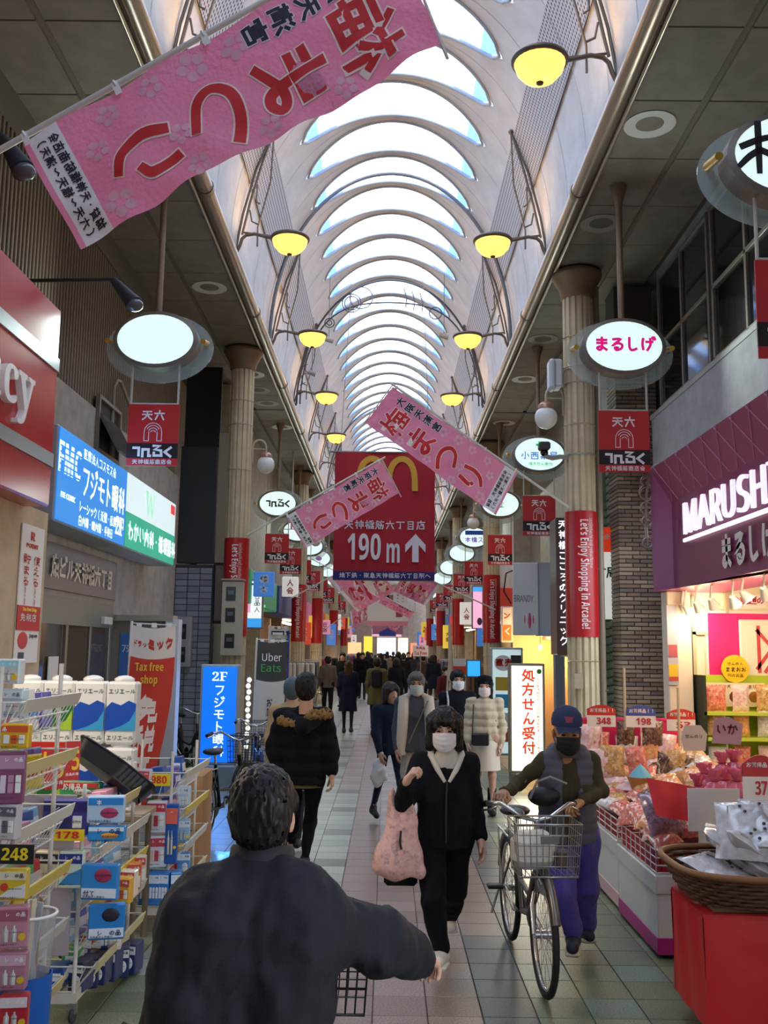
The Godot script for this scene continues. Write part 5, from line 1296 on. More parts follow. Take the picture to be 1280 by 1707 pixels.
	part(t, "lettering", write(mb(), "免税品", V(-0.14, 0.13, 0.02), Vector3.RIGHT, Vector3.UP, 0.09, 0.13), M("cc4436", 0.5))
	latin(t, "lettering", "Tax Free", V(0, -0.07, 0.02), Basis(), 0.1, M("cc4436", 0.5), "Droid Sans", 700, 0.38)
	t = thing("folded_banner_stand", "narrow folded pale banner on a black stand beside the grey-haired man", "stand", V(1.4, 0, -21.5))
	part(t, "cloth", mb().tube(vs([V(0, 0.9, 0), V(0.02, 1.6, 0), V(0.0, 2.45, 0)]), 0.08, 8, false, 0.03), M("b4b0ac", 0.8))
	part(t, "leg", mb().bar(V(0, 1.0, 0), V(-0.2, 0, 0.1), 0.015, 6).bar(V(0, 1.0, 0), V(0.2, 0, 0.1), 0.015, 6), M("2a2a2c", 0.5))
	part(t, "board", mb().box(V(0.12, 0.95, 0.05), V(0.3, 0.5, 0.03)), M("474a4c", 0.6))
	# facades further on
	facades(1)

func facades(s: int) -> void:
	var r := RandomNumberGenerator.new()
	r.seed = 11 + s
	var walls := ["b8ad9a", "a79a86", "c4bcae", "8f8a82", "b59f84"]
	var signs := ["d84a3a", "3f74c8", "e8e2d2", "e0b030", "3a9a6a", "d86a9a", "f0ece4", "2e3c6a"]
	var D := 24.0 if s > 0 else 19.0
	var i := 0
	while D < 74:
		var len := 4.0 + r.randf() * 2.0
		var x := s * (3.15 + r.randf() * 0.25)
		var f := struct("wall_front", mb().box(V(s * 3.5, 4.75, -D - len / 2), V(absf(x) - 2.6, 4.0, len - 0.15)), wallm(walls[(i + s + 1) % 5]))
		part(f, "pier", mb().box(V(x, 1.4, -D - 0.1), V(0.3, 2.8, 0.25)), wallm(walls[(i + 2) % 5]))
		part(f, "shop_back", mb().box(V(s * 3.55, 1.4, -D - len / 2), V(0.06, 2.7, len)), M("d8b98c", 0.7))
		if i % 2 == 0:
			var l := thing("shop_tube_light", "glowing strip light inside a distant shop front", "lamp", V(s * 3.2, 2.65, -D - len / 2), 0, "distant shop strip lights")
			part(l, "tube", mb().box(V(0, 0, 0), V(0.1, 0.05, len * 0.7)), lit("fff2dc", 6.0))
			area(V(s * 3.2, 2.6, -D - len / 2), V(-s * 0.5, -1, 0), 0.2, len * 0.7, "ffe8c8", 2.6)
		var hx: String = signs[(i * 3 + (0 if s > 0 else 4)) % 8]
		var g := thing("fascia_sign", "distant shop fascia in %s" % {"d84a3a": "red", "3f74c8": "blue", "e8e2d2": "cream", "e0b030": "yellow", "3a9a6a": "green", "d86a9a": "pink", "f0ece4": "white", "2e3c6a": "navy"}[hx] + (" over the pharmacy side" if s > 0 else " over the clinic side"), "sign", V(s * 3.0, 3.1, -D - len / 2), 0, "distant fascias")
		part(g, "box", mb().box(Vector3.ZERO, V(0.5, 0.7, len * 0.9), Basis(), 0.02), M(hx, 0.5, {"emit": 0.12}))
		var b := thing("blade_sign", "small lit %s blade sign over a distant shop" % ["blue", "white", "red", "yellow", "pink"][i % 5], "sign", V(s * 2.5, 2.3 + r.randf() * 1.2, -D - 0.5), 0, "distant blade signs")
		part(b, "box", mb().box(Vector3.ZERO, V(0.42, 0.5 + r.randf() * 0.6, 0.1), Basis(), 0.02), lit(["4a86d8", "efeee8", "e2503a", "f0cf48", "eaa0bc"][i % 5], 0.4))
		part(b, "lettering", write(mb(), ["橋本", "人会", "天品", "大商", "日店"][i % 5], V(-0.1, 0.2, 0.055), Vector3.RIGHT, Vector3.UP, 0.2, 0.13, {"down": true}), M(["e8eef4", "c23a3a", "f4e8e0", "8a2a2a", "7a2a4a"][i % 5], 0.5))
		part(b, "arm", mb().bar(V(s * 0.2, 0, 0), V(s * 0.9, 0, 0), 0.02, 6), M("555555", 0.5))
		# goods set out in front
		var k := thing("goods_rack", "rack of %s goods in front of a distant shop" % ["brown", "white", "grey", "colourful", "black"][i % 5], "rack", V(s * (2.2 + r.randf() * 0.4), 0, -D - 2), 0, "distant goods racks")
		part(k, "frame", mb().bar(V(-0.35, 0, 0), V(-0.35, 1.5, 0), 0.015, 5).bar(V(0.35, 0, 0), V(0.35, 1.5, 0), 0.015, 5).bar(V(-0.35, 1.5, 0), V(0.35, 1.5, 0), 0.015, 5), M("9a9a9a", 0.4))
		for q in 6: part(k, "garment", mb().box(V(-0.3 + q * 0.12, 1.05, 0), V(0.08, 0.85, 0.4), Basis(V(0, 1, 0), r.randf() * 0.4), 0.03), M(["7a5a44", "d8d4cc", "6a6e74", ["c23a4a", "3a6ac2", "e0c040"][q % 3], "2a2a2e"][i % 5], 0.9))
		D += len
		i += 1

# ---- left side of the street
func left_side() -> void:
	var fb := facing(V(1, 0, 0))
	var EX := V(0, 0, -1) # reading direction on a left hand face
	var wl: Node3D = get_node("wall_left")
	# red pharmacy fascia
	var t := thing("pharmacy_fascia", "glossy red fascia box with silver stripes and white letters over the drugstore", "sign", V(-2.75, 3.0, -7.7))
	var O := -t.position
	part(t, "box", mb(tf(O)).box(V(-3.05, 3.81, -4.2), V(0.6, 1.66, 7.0), Basis(), 0.015), M("b8161b", 0.18, {"spec": 0.6}))
	for y in [4.16, 3.36]: part(t, "silver_stripe", mb(tf(O)).box(V(-2.745, y, -4.2), V(0.02, 0.11, 6.98)), M("a9adb0", 0.3, {"metal": 0.6}))
	latin(t, "lettering", "Pharmacy", V(-2.73, 3.76, -5.72) + O, fb, 0.36, M("f1ece6", 0.4), "Droid Serif", 700, 2.75, 0.06)
	part(wl, "shop_pillar", mb().box(V(-3.2, 1.5, -7.55), V(0.5, 3.0, 1.4)), M("cbb491", 0.7, {"tex": ["wall", 0.012, 0.85, 1.0, 0.6]}))
	# drugstore opening, lit inside
	part(wl, "shop_interior", mb().box(V(-3.58, 1.5, -3.4), V(0.04, 3.0, 6.8)), M("d9cdb8", 0.7))
	var l := thing("drugstore_light", "glowing strip light under the drugstore fascia", "lamp", V(-3.1, 2.88, -5.2))
	part(l, "tube", mb().box(Vector3.ZERO, V(0.12, 0.05, 2.6)), lit("fff6e6", 3.0))
	area(V(-3.0, 2.84, -5.2), V(0.45, -1, 0), 0.14, 2.6, "fff2dd", 4.0)
	# point card poster
	t = thing("point_poster", "tall white poster with red vertical characters on the beige shop pillar", "poster", atx(49, 990, -2.94))
	var zc := t.position
	part(t, "sheet", mb().box(V(0, 0, 0), V(0.01, 1.12, 0.5)), M("e6dfd6", 0.6))
	part(t, "red_block", mb().box(V(0.004, -0.2, 0), V(0.01, 0.2, 0.5)), M("c42a24", 0.5))
	var pt := mb()
	write(pt, "使える!!", V(0.01, 0.32, -0.02), EX, Vector3.UP, 0.085, 0.13, {"down": true, "step": 1.05, "wide": 1.9})
	write(pt, "貯まる!!", V(0.01, 0.32, 0.2), EX, Vector3.UP, 0.085, 0.13, {"down": true, "step": 1.05, "wide": 1.9})
	part(t, "lettering", pt, M("c03238", 0.5))
	latin(t, "lettering", "R", V(0.008, 0.47, 0.02), fb, 0.07, M("c03238", 0.5), "Droid Sans", 700, 0.09)
	latin(t, "lettering", "POINT", V(0.008, 0.39, 0.02), fb, 0.035, M("c03238", 0.5), "Droid Sans", 700, 0.26)
	part(t, "lettering", write(mb(), "免税店", V(0.012, -0.16, 0.2), EX, Vector3.UP, 0.07, 0.12, {"wide": 1.7}), M("f3e6dc", 0.5))
	latin(t, "lettering", "Tax Free Shop", V(0.012, -0.13, 0), fb, 0.028, M("f0cf4a", 0.5), "Droid Sans", 700, 0.3)
	part(t, "red_emblem", mb().ball(V(0.006, -0.38, 0.1), V(0.005, 0.07, 0.11)), M("cc3a34", 0.5))
	latin(t, "lettering", "Japan", V(0.008, -0.34, -0.13), fb, 0.03, M("5a5555", 0.5), "Droid Sans", 400, 0.18)
	part(t, "dark_code", mb().box(V(0.006, -0.5, 0.12), V(0.006, 0.05, 0.12)), M("3a3a44", 0.5))
	# lit clinic fascia, two panels
	t = thing("clinic_fascia", "lit blue eye clinic sign box with white characters", "sign", V(-2.95, 2.98, -10.7))
	O = -t.position
	var zA := -8.4; var zB := -10.68; var zD := -13.2
	part(t, "case", mb(tf(O)).box(V(-3.14, 3.4, (zA + zB) / 2), V(0.36, 0.87, zA - zB), Basis(), 0.012), M("9aa4aa", 0.4))
	part(t, "light_face", mb(tf(O)).box(V(-2.955, 3.4, (zA + zB) / 2), V(0.012, 0.84, zA - zB - 0.03)), lit("2384d8", 0.75))
	var ink := mb(tf(O))
	write(ink, "フジモト眼科", V(-2.946, 3.62, -9.1), EX, Vector3.UP, 0.33, 0.1, {"wide": 0.74, "step": 1.03})
	write(ink, "医療法人コスモス会", V(-2.946, 3.77, -9.1), EX, Vector3.UP, 0.12, 0.1, {"wide": 1.0})
	write(ink, "レーシック(近視・乱視手術)", V(-2.946, 3.25, -9.05), EX, Vector3.UP, 0.12, 0.11, {"wide": 0.92})
	write(ink, "白内障・眼内障・手術日", V(-2.946, 3.11, -9.05), EX, Vector3.UP, 0.11, 0.11, {"wide": 0.92})
	part(t, "lettering", ink, lit("f4fbff", 1.0))
	latin(t, "lettering", "2F", V(-2.946, 3.17, -10.45) + O, fb, 0.2, lit("f4fbff", 1.0), "Droid Serif", 700, 0.3)
	latin(t, "lettering", "FMC", V(-2.946, 3.55, -8.72) + O, fb, 0.28, lit("e4f4ff", 0.95), "Droid Sans", 700, 0.62)
	latin(t, "lettering", "EYE CLINIC", V(-2.946, 3.22, -8.72) + O, fb, 0.05, lit("e4f4ff", 0.95), "Droid Sans", 700, 0.4)
	for i in 5: part(t, "stripe", mb(tf(O)).box(V(-2.938, 3.43 + i * 0.055, -8.72), V(0.003, 0.014, 0.6)), lit("2384d8", 0.75))
	area(V(-2.9, 3.4, -9.5), V(1, 0, 0), 2.2, 0.8, "8cc4ff", 1.5)
	t = thing("internal_clinic_fascia", "lit white and green clinic sign box beside the blue sign", "sign", V(-2.95, 2.98, -10.7))
	O = -t.position
	part(t, "case", mb(tf(O)).box(V(-3.14, 3.4, (zB + zD) / 2), V(0.36, 0.87, zB - zD), Basis(), 0.012), M("b4bcbc", 0.4))
	part(t, "light_face", mb(tf(O)).box(V(-2.955, 3.6, (zB + zD) / 2), V(0.012, 0.44, zB - zD - 0.03)), lit("cfe2e4", 0.8))
	part(t, "green_face", mb(tf(O)).box(V(-2.955, 3.18, (zB + zD) / 2), V(0.013, 0.4, zB - zD - 0.03)), lit("28a688", 0.7))
	part(t, "lettering", write(mb(tf(O)), "わかい内科・循環器科", V(-2.945, 3.3, -10.8), EX, Vector3.UP, 0.24, 0.12, {"wide": 0.98}), lit("f4fffa", 1.0))
	latin(t, "emblem", "W", V(-2.945, 3.6, -11.75) + O, fb, 0.3, lit("9fd8b8", 0.85), "Droid Serif", 700, 0.5)
	part(t, "red_tab", mb(tf(O)).box(V(-2.945, 3.72, -13.0), V(0.008, 0.12, 0.22)), lit("d83a44", 0.7))
	area(V(-2.9, 3.4, -11.9), V(1, 0, 0), 2.3, 0.8, "d8f4ec", 1.5)
	# building name in raised letters
	t = thing("building_nameplate", "grey metal plate with raised building name above the entrance", "sign", V(-3.33, 2.65, -10.5))
	part(t, "plate", mb().box(V(0, 0, 0), V(0.03, 0.46, 2.5), Basis(), 0.005), M("8d8f98", 0.35, {"metal": 0.5}))
	part(t, "lettering", write(mb(), "歳ビル天神橋六丁目", V(0.035, 0.12, 1.12), EX, Vector3.UP, 0.25, 0.13, {"wide": 0.95, "step": 1.0}), M("f2ece0", 0.4))
	# entrance
	var d := struct("door_1", mb().box(V(-3.345, 1.05, -10.0), V(0.02, 2.1, 3.2)), M("3a2f27", 0.12))
	part(d, "transom", mb().box(V(-3.33, 2.22, -10.0), V(0.05, 0.28, 3.3)), M("8b9189", 0.4, {"metal": 0.3}))
	for z in [-8.45, -9.2, -10.0, -10.8, -11.55]: part(d, "door_frame", mb().box(V(-3.325, 1.05, z), V(0.05, 2.1, 0.06), Basis(), 0.006), M("8a867e", 0.35, {"metal": 0.5}))
	for z in [-8.82, -9.6, -10.4, -11.2]: part(d, "door_pane", mb().box(V(-3.33, 1.05, z), V(0.012, 2.06, 0.68)), M("54473a", 0.08))
	part(d, "notice", mb().box(V(-3.3, 1.45, -9.62), V(0.01, 0.62, 0.28)), M("d8d4cc", 0.6))
	part(d, "entry_light", mb().box(V(-3.28, 2.16, -11.3), V(0.06, 0.09, 0.3), Basis(), 0.01), M("dad7d0", 0.4))
	var wing := struct("wall_wing", mb().box(V(-2.99, 1.1, -11.85), V(0.74, 2.2, 0.16), Basis(), 0.01), wallm("8f8a80"))
	part(wing, "wing_cap", mb().box(V(-2.99, 2.21, -11.82), V(0.8, 0.07, 0.26)), M("9c968a", 0.5))
	part(wing, "white_post", mb().box(V(-2.6, 1.1, -11.8), V(0.16, 2.2, 0.2)), M("c9cacc", 0.5))
	t = thing("blue_poster", "narrow blue poster with white characters on the entrance side wall", "poster", V(-3.13, 1.55, -11.75))
	part(t, "sheet", mb().box(V(0, 0, 0), V(0.2, 0.95, 0.012)), M("3f6fb4", 0.5))
	part(t, "lettering", write(mb(), "フジモ", V(-0.08, 0.35, 0.008), Vector3.RIGHT, Vector3.UP, 0.11, 0.1, {"down": false, "wide": 0.5}), M("dfe8f4", 0.5))
	latin(t, "lettering", "2", V(0, -0.38, 0.008), Basis(), 0.14, M("e8f0fa", 0.5))
	# awning window and conduit on the grey wall
	var w := struct("window_9", mb().box(atx(176, 718, -3.36), V(0.04, 0.62, 0.85)), M("2b2622", 0.7))
	var wp := atx(176, 718, -3.36)
	part(w, "window_frame", mb().box(wp + V(0.03, 0.31, 0), V(0.05, 0.04, 0.9)).box(wp + V(0.03, -0.31, 0), V(0.05, 0.04, 0.9)).box(wp + V(0.03, 0, 0.43), V(0.05, 0.62, 0.04)).box(wp + V(0.03, 0, -0.43), V(0.05, 0.62, 0.04)), M("8d8578", 0.4, {"metal": 0.5}))
	part(w, "sash", mb().box(wp + V(0.16, -0.1, 0), V(0.03, 0.5, 0.8), Basis(V(0, 0, 1), 0.5)), M("6b665e", 0.15, {"metal": 0.4}))
	t = thing("wall_conduit", "thin bent conduit pipe running up the grey wall beside the window", "pipe", atx(186, 720, -3.33))
	part(t, "pipe", mb().tube(vs([V(0, -0.9, 0), V(0, 0.55, 0), V(0.02, 0.66, -0.06), V(0.02, 0.68, -0.2), V(0.02, 0.4, -0.9)]), 0.022, 8), M("8e8474", 0.45))
	part(t, "bracket", mb().box(V(-0.01, 0.1, 0), V(0.05, 0.03, 0.08)), M("6f675a", 0.5))
	# street lamp arms
	for a in [[at(30, 468, 8.3), at(188, 466, 8.3), at(224, 508, 8.2), "dark cobra-head lamp on a thin arm above the red fascia"], [at(-60, 215, 6.2), at(0, 225, 6.2), at(40, 285, 6.1), "dark cobra-head lamp beside the banner pole's foot"]]:
		var p0: Vector3 = a[0]; var p1: Vector3 = a[1]; var p2: Vector3 = a[2]
		t = thing("arm_lamp", a[3], "lamp", p0)
		part(t, "arm", mb(tf(-p0)).bar(V(-3.4, p0.y, p0.z), p1, 0.018, 8), M("2b2624", 0.5))
		part(t, "head", mb(tf(-p0)).tube(vs([p1, p1.lerp(p2, 0.25), p1.lerp(p2, 0.7), p2]), 0.03, 10, false, 0.085), M("35353a", 0.4))
		part(t, "glass", mb(tf(-p0)).ball(p2, V(0.08, 0.06, 0.08)), M("5d5f66", 0.2))
	# alley end: tiles, slate, cream strip, meter box
	var tw := struct("wall_alley", mb().box(V(-3.15, 1.6, -15.75), V(0.62, 3.2, 0.2)), M("3c4048", 0.8))
	var tm := [M("9298a2", 0.4), M("878d98", 0.4), M("9aa0a8", 0.4)]
	var tl := mb().box(Vector3.ZERO, V(0.19, 0.092, 0.03), Basis(), 0.005).mesh()
	for r in 31:
		for c in 3: part(tw, "tile", tl, tm[(r * 2 + c) % 3], V(-3.35 + c * 0.2, 0.1 + r * 0.1, -15.63))
	part(tw, "slate_panel", mb().box(V(-3.15, 4.2, -15.7), V(0.6, 1.95, 0.1), Basis(), 0.01), M("3b3f44", 0.5))
	part(tw, "slate_panel", mb().box(V(-3.15, 5.9, -15.9), V(0.6, 1.4, 0.1), Basis(), 0.01), M("2a2b2d", 0.6))
	part(tw, "cream_strip", mb().box(V(-2.76, 4.3, -15.9), V(0.22, 2.3, 0.1), Basis(), 0.01), M("c8bda6", 0.6))
	part(tw, "dark_frame", mb().box(V(-2.74, 2.75, -15.8), V(0.24, 1.0, 0.08)), M("2e2926", 0.5))
	part(tw, "grey_inset", mb().box(V(-2.74, 2.75, -15.75), V(0.16, 0.9, 0.03)), M("8e887c", 0.6))
	part(tw, "glass_inset", mb().box(V(-2.76, 1.25, -15.9), V(0.2, 1.9, 0.06)), M("b9bda2", 0.2))
	t = thing("wall_meter_box", "grey steel meter box with two dark windows on the tiled alley wall", "box", V(-3.26, 1.95, -15.5))
	part(t, "case", mb().box(V(0, 0, 0), V(0.27, 0.8, 0.18), Basis(), 0.012), M("a2a4a6", 0.45))
	for y in [0.16, -0.2]:
		var ww := part(t, "window", mb().box(V(0, y, 0.092), V(0.13, 0.24, 0.01)), M("201d1c", 0.3))
		part(ww, "dial", mb().box(V(0, y + 0.02, 0.1), V(0.08, 0.06, 0.006)), M("4c545c", 0.3))
	# nobori of the drugstore
	nobori("drugstore_flag", "red and white drugstore flag with white characters on a white pole", at(222, 1042, 9.4), 0.42, 1.75, -0.14, [[0.0, 0.17, "e9e2da"], [0.17, 1.0, "d03524"]], func(m: Callable, t2: Node3D) -> void:
		var a := mb(); var b := mb()
		write_on(a, "ドラッグ", m, Vector2(0.03, 0.075), Vector2(0.12, 0.035), 0.014)
		write_on(a, "ミック", m, Vector2(0.4, 0.06), Vector2(0.19, 0.06), 0.03)
		part(t2, "lettering", a, M("c2392e", 0.6))
		write_on(b, "免税店", m, Vector2(0.22, 0.37), Vector2(0.55, 0.15), 0.055, true)
		part(t2, "lettering", b, M("f2e4dc", 0.6)))
	t = get_node("drugstore_flag")
	latin(t, "lettering", "Tax free", V(0.2, -0.4, 0.09), Basis(), 0.075, M("f0c53a", 0.6), "Droid Sans", 700, 0.27)
	latin(t, "lettering", "shop", V(0.2, -0.52, 0.09), Basis(), 0.075, M("f0c53a", 0.6), "Droid Sans", 700, 0.16)
	# delivery flag
	nobori("delivery_flag", "dark and white delivery service flag leaning beside the bicycles", at(430, 1068, 13.0), 0.4, 1.9, -0.1, [[0.0, 0.27, "3d3f3e"], [0.27, 1.0, "cfccc6"]], func(m: Callable, t2: Node3D) -> void:
		var a := mb()
		write_on(a, "お風ク|", m, Vector2(0.4, 0.38), Vector2(0.2, 0.065), 0.02, true)
		part(t2, "lettering", a, M("4a4a4a", 0.6)))
	t = get_node("delivery_flag")
	latin(t, "lettering", "Uber", V(0.2, -0.22, 0.09), Basis(), 0.1, M("eceeee", 0.6), "Droid Sans", 400, 0.26)
	latin(t, "lettering", "Eats", V(0.19, -0.36, 0.09), Basis(), 0.1, M("4fae5c", 0.6), "Droid Sans", 400, 0.26)
	# phone repair banner
	nobori("phone_repair_banner", "tall white banner with outlined black vertical lettering behind the delivery flag", at(450, 1046, 15.6), 0.3, 1.5, 0.0, [[0.0, 1.0, "dcd8d0"]], func(_m: Callable, _t2: Node3D) -> void: pass)
	t = get_node("phone_repair_banner")
	var ph := latin(t, "lettering", "iPhone", V(0.16, -0.7, 0.08), Basis(V(0, -1, 0), V(1, 0, 0), V(0, 0, 1)), 0.26, M("24222a", 0.6), "Droid Sans", 700, 1.3)
	latin(t, "lettering", "iPhone", V(0.16, -0.7, 0.088), Basis(V(0, -1, 0), V(1, 0, 0), V(0, 0, 1)), 0.22, M("e8e6e0", 0.6), "Droid Sans", 400, 1.26)
	part(t, "blue_edge", mb().box(V(0.31, -0.5, 0.05), V(0.03, 0.9, 0.02)), M("2c3fa0", 0.5))
	# blue lit stand sign
	t = lightbox("eye_clinic_stand", "bright blue lit stand sign with a vertical line of white characters", V(-2.24, 0.98, -13.2), 0.52, 1.32, 0.16, lit("0d6cf0", 1.0), M("a6b8c4", 0.4))
	part(t, "lettering", write(mb(), "フジモト眼科", V(-0.07, 0.4, 0.084), Vector3.RIGHT, Vector3.UP, 0.155, 0.11, {"down": true}), lit("dff2ff", 1.1))
	latin(t, "lettering", "2F", V(0.0, 0.5, 0.084), Basis(), 0.12, lit("dff2ff", 1.1), "Droid Serif", 700, 0.2)
	part(t, "base", mb().box(V(0, -0.82, 0), V(0.5, 0.32, 0.3), Basis(), 0.02), M("7d8890", 0.5))
	area(t.position + V(0, 0, 0.12), V(0, 0, 1), 0.45, 1.2, "4d9aff", 0.5)
	# string of round leds
	t = thing("led_strip", "vertical string of round white lights on a post beside the blue sign", "lamp", at(414, 1140, 12.4))
	part(t, "post", mb().box(V(0, -0.45, -0.02), V(0.05, 1.1, 0.02)), M("777777", 0.5))
	for i in 12: part(t, "bulb", mb().ball(V(0.0 if i % 2 else 0.012, 0.05 - i * 0.075, 0.01), V(0.03, 0.03, 0.02), 10, 6), lit("f4fff4", 1.6))
	part(t, "stand", mb().bar(V(0, -0.98, -0.02), V(0, -(t.position.y), -0.02), 0.02, 6), M("666666", 0.5))
	# double lit sign further on
	t = lightbox("double_lit_sign", "pair of lit sign panels, pink and white over blue, on the left wall", V(-2.72, 2.75, -19.6), 0.42, 1.0, 0.1, lit("eef4f2", 0.85), M("8a8a88", 0.4))
	part(t, "pink_panel", mb().box(V(-0.12, 0.12, 0.052), V(0.15, 0.6, 0.01)), lit("eaa8d0", 0.8))
	part(t, "blue_foot", mb().box(V(0.03, -0.38, 0.053), V(0.3, 0.18, 0.01)), lit("3a9be6", 0.85))
	part(t, "lettering", write(mb(), "今日品人", V(0.02, 0.36, 0.058), Vector3.RIGHT, Vector3.UP, 0.13, 0.1, {"down": true}), M("4a7a9a", 0.5))
	part(t, "bracket", mb().bar(V(-0.2, 0, 0), V(-0.9, 0, 0), 0.03, 6), M("666666", 0.5))
	struct("wall_plain", mb().box(V(-3.2, 3.4, -18.1), V(0.5, 6.6, 1.6)), wallm("b9ab94"))
	facades(-1)

# a cloth flag hung from a pole; A is the top of the cloth at the pole
func nobori(called: String, label: String, A: Vector3, w: float, h: float, lean: float, bands: Array, draw: Callable) -> void:
	var t := thing(called, label, "flag", A)
	var f := func(p: Vector2) -> Vector3:
		var shrink := 1.0 - 0.3 * p.y * p.y
		return V(p.x * w * shrink + lean * p.y * p.y * 0.7, -p.y * h - 0.03 * sin(p.x * 3.0), 0.06 * sin(p.x * 3.0 + p.y * 4.0) * (0.4 + p.x) + 0.02)
	for b in bands: part(t, "cloth", mb().sheet(func(u: float, v: float) -> Vector3: return f.call(Vector2(u, lerpf(b[0], b[1], v))), 12, 18), M(b[2], 0.85, {"back": "403830"}))
	draw.call(func(p: Vector2) -> Vector3: return f.call(p) + V(0, 0, 0.006), t)
	part(t, "pole", mb().bar(V(-0.015, 0.04, 0.0), V(-0.015 + lean * 0.2, -A.y + 0.05, 0.0), 0.014, 8), M("e2ded6", 0.4))
	part(t, "crossbar", mb().bar(V(-0.02, 0.02, 0), V(w * 1.02, 0.0, 0.02), 0.007, 6), M("d8d4cc", 0.4))
	for q in [0.15, 0.5, 0.85]: part(t, "tab", mb().box(V(w * q, 0.0, 0.02), V(0.05, 0.045, 0.008)), M("e8e4de", 0.7))
	part(t, "foot", mb().box(V(-0.015 + lean * 0.2, -A.y + 0.04, 0), V(0.34, 0.08, 0.34), Basis(), 0.02), M("c9c9c6", 0.6))

func write_on(m: MB, s: String, place: Callable, o: Vector2, size: Vector2, w: float, down := false) -> void:
	# glyphs on a cloth given in its own 0..1 coordinates; widths follow the cloth
	var i := 0
	for ch in s:
		glyph(m, ch, o + (Vector2(0, i * size.y * 1.06) if down else Vector2(i * size.x * 1.02, 0)), size, w * 0.6, place, {"cut": 2})
		i += 1

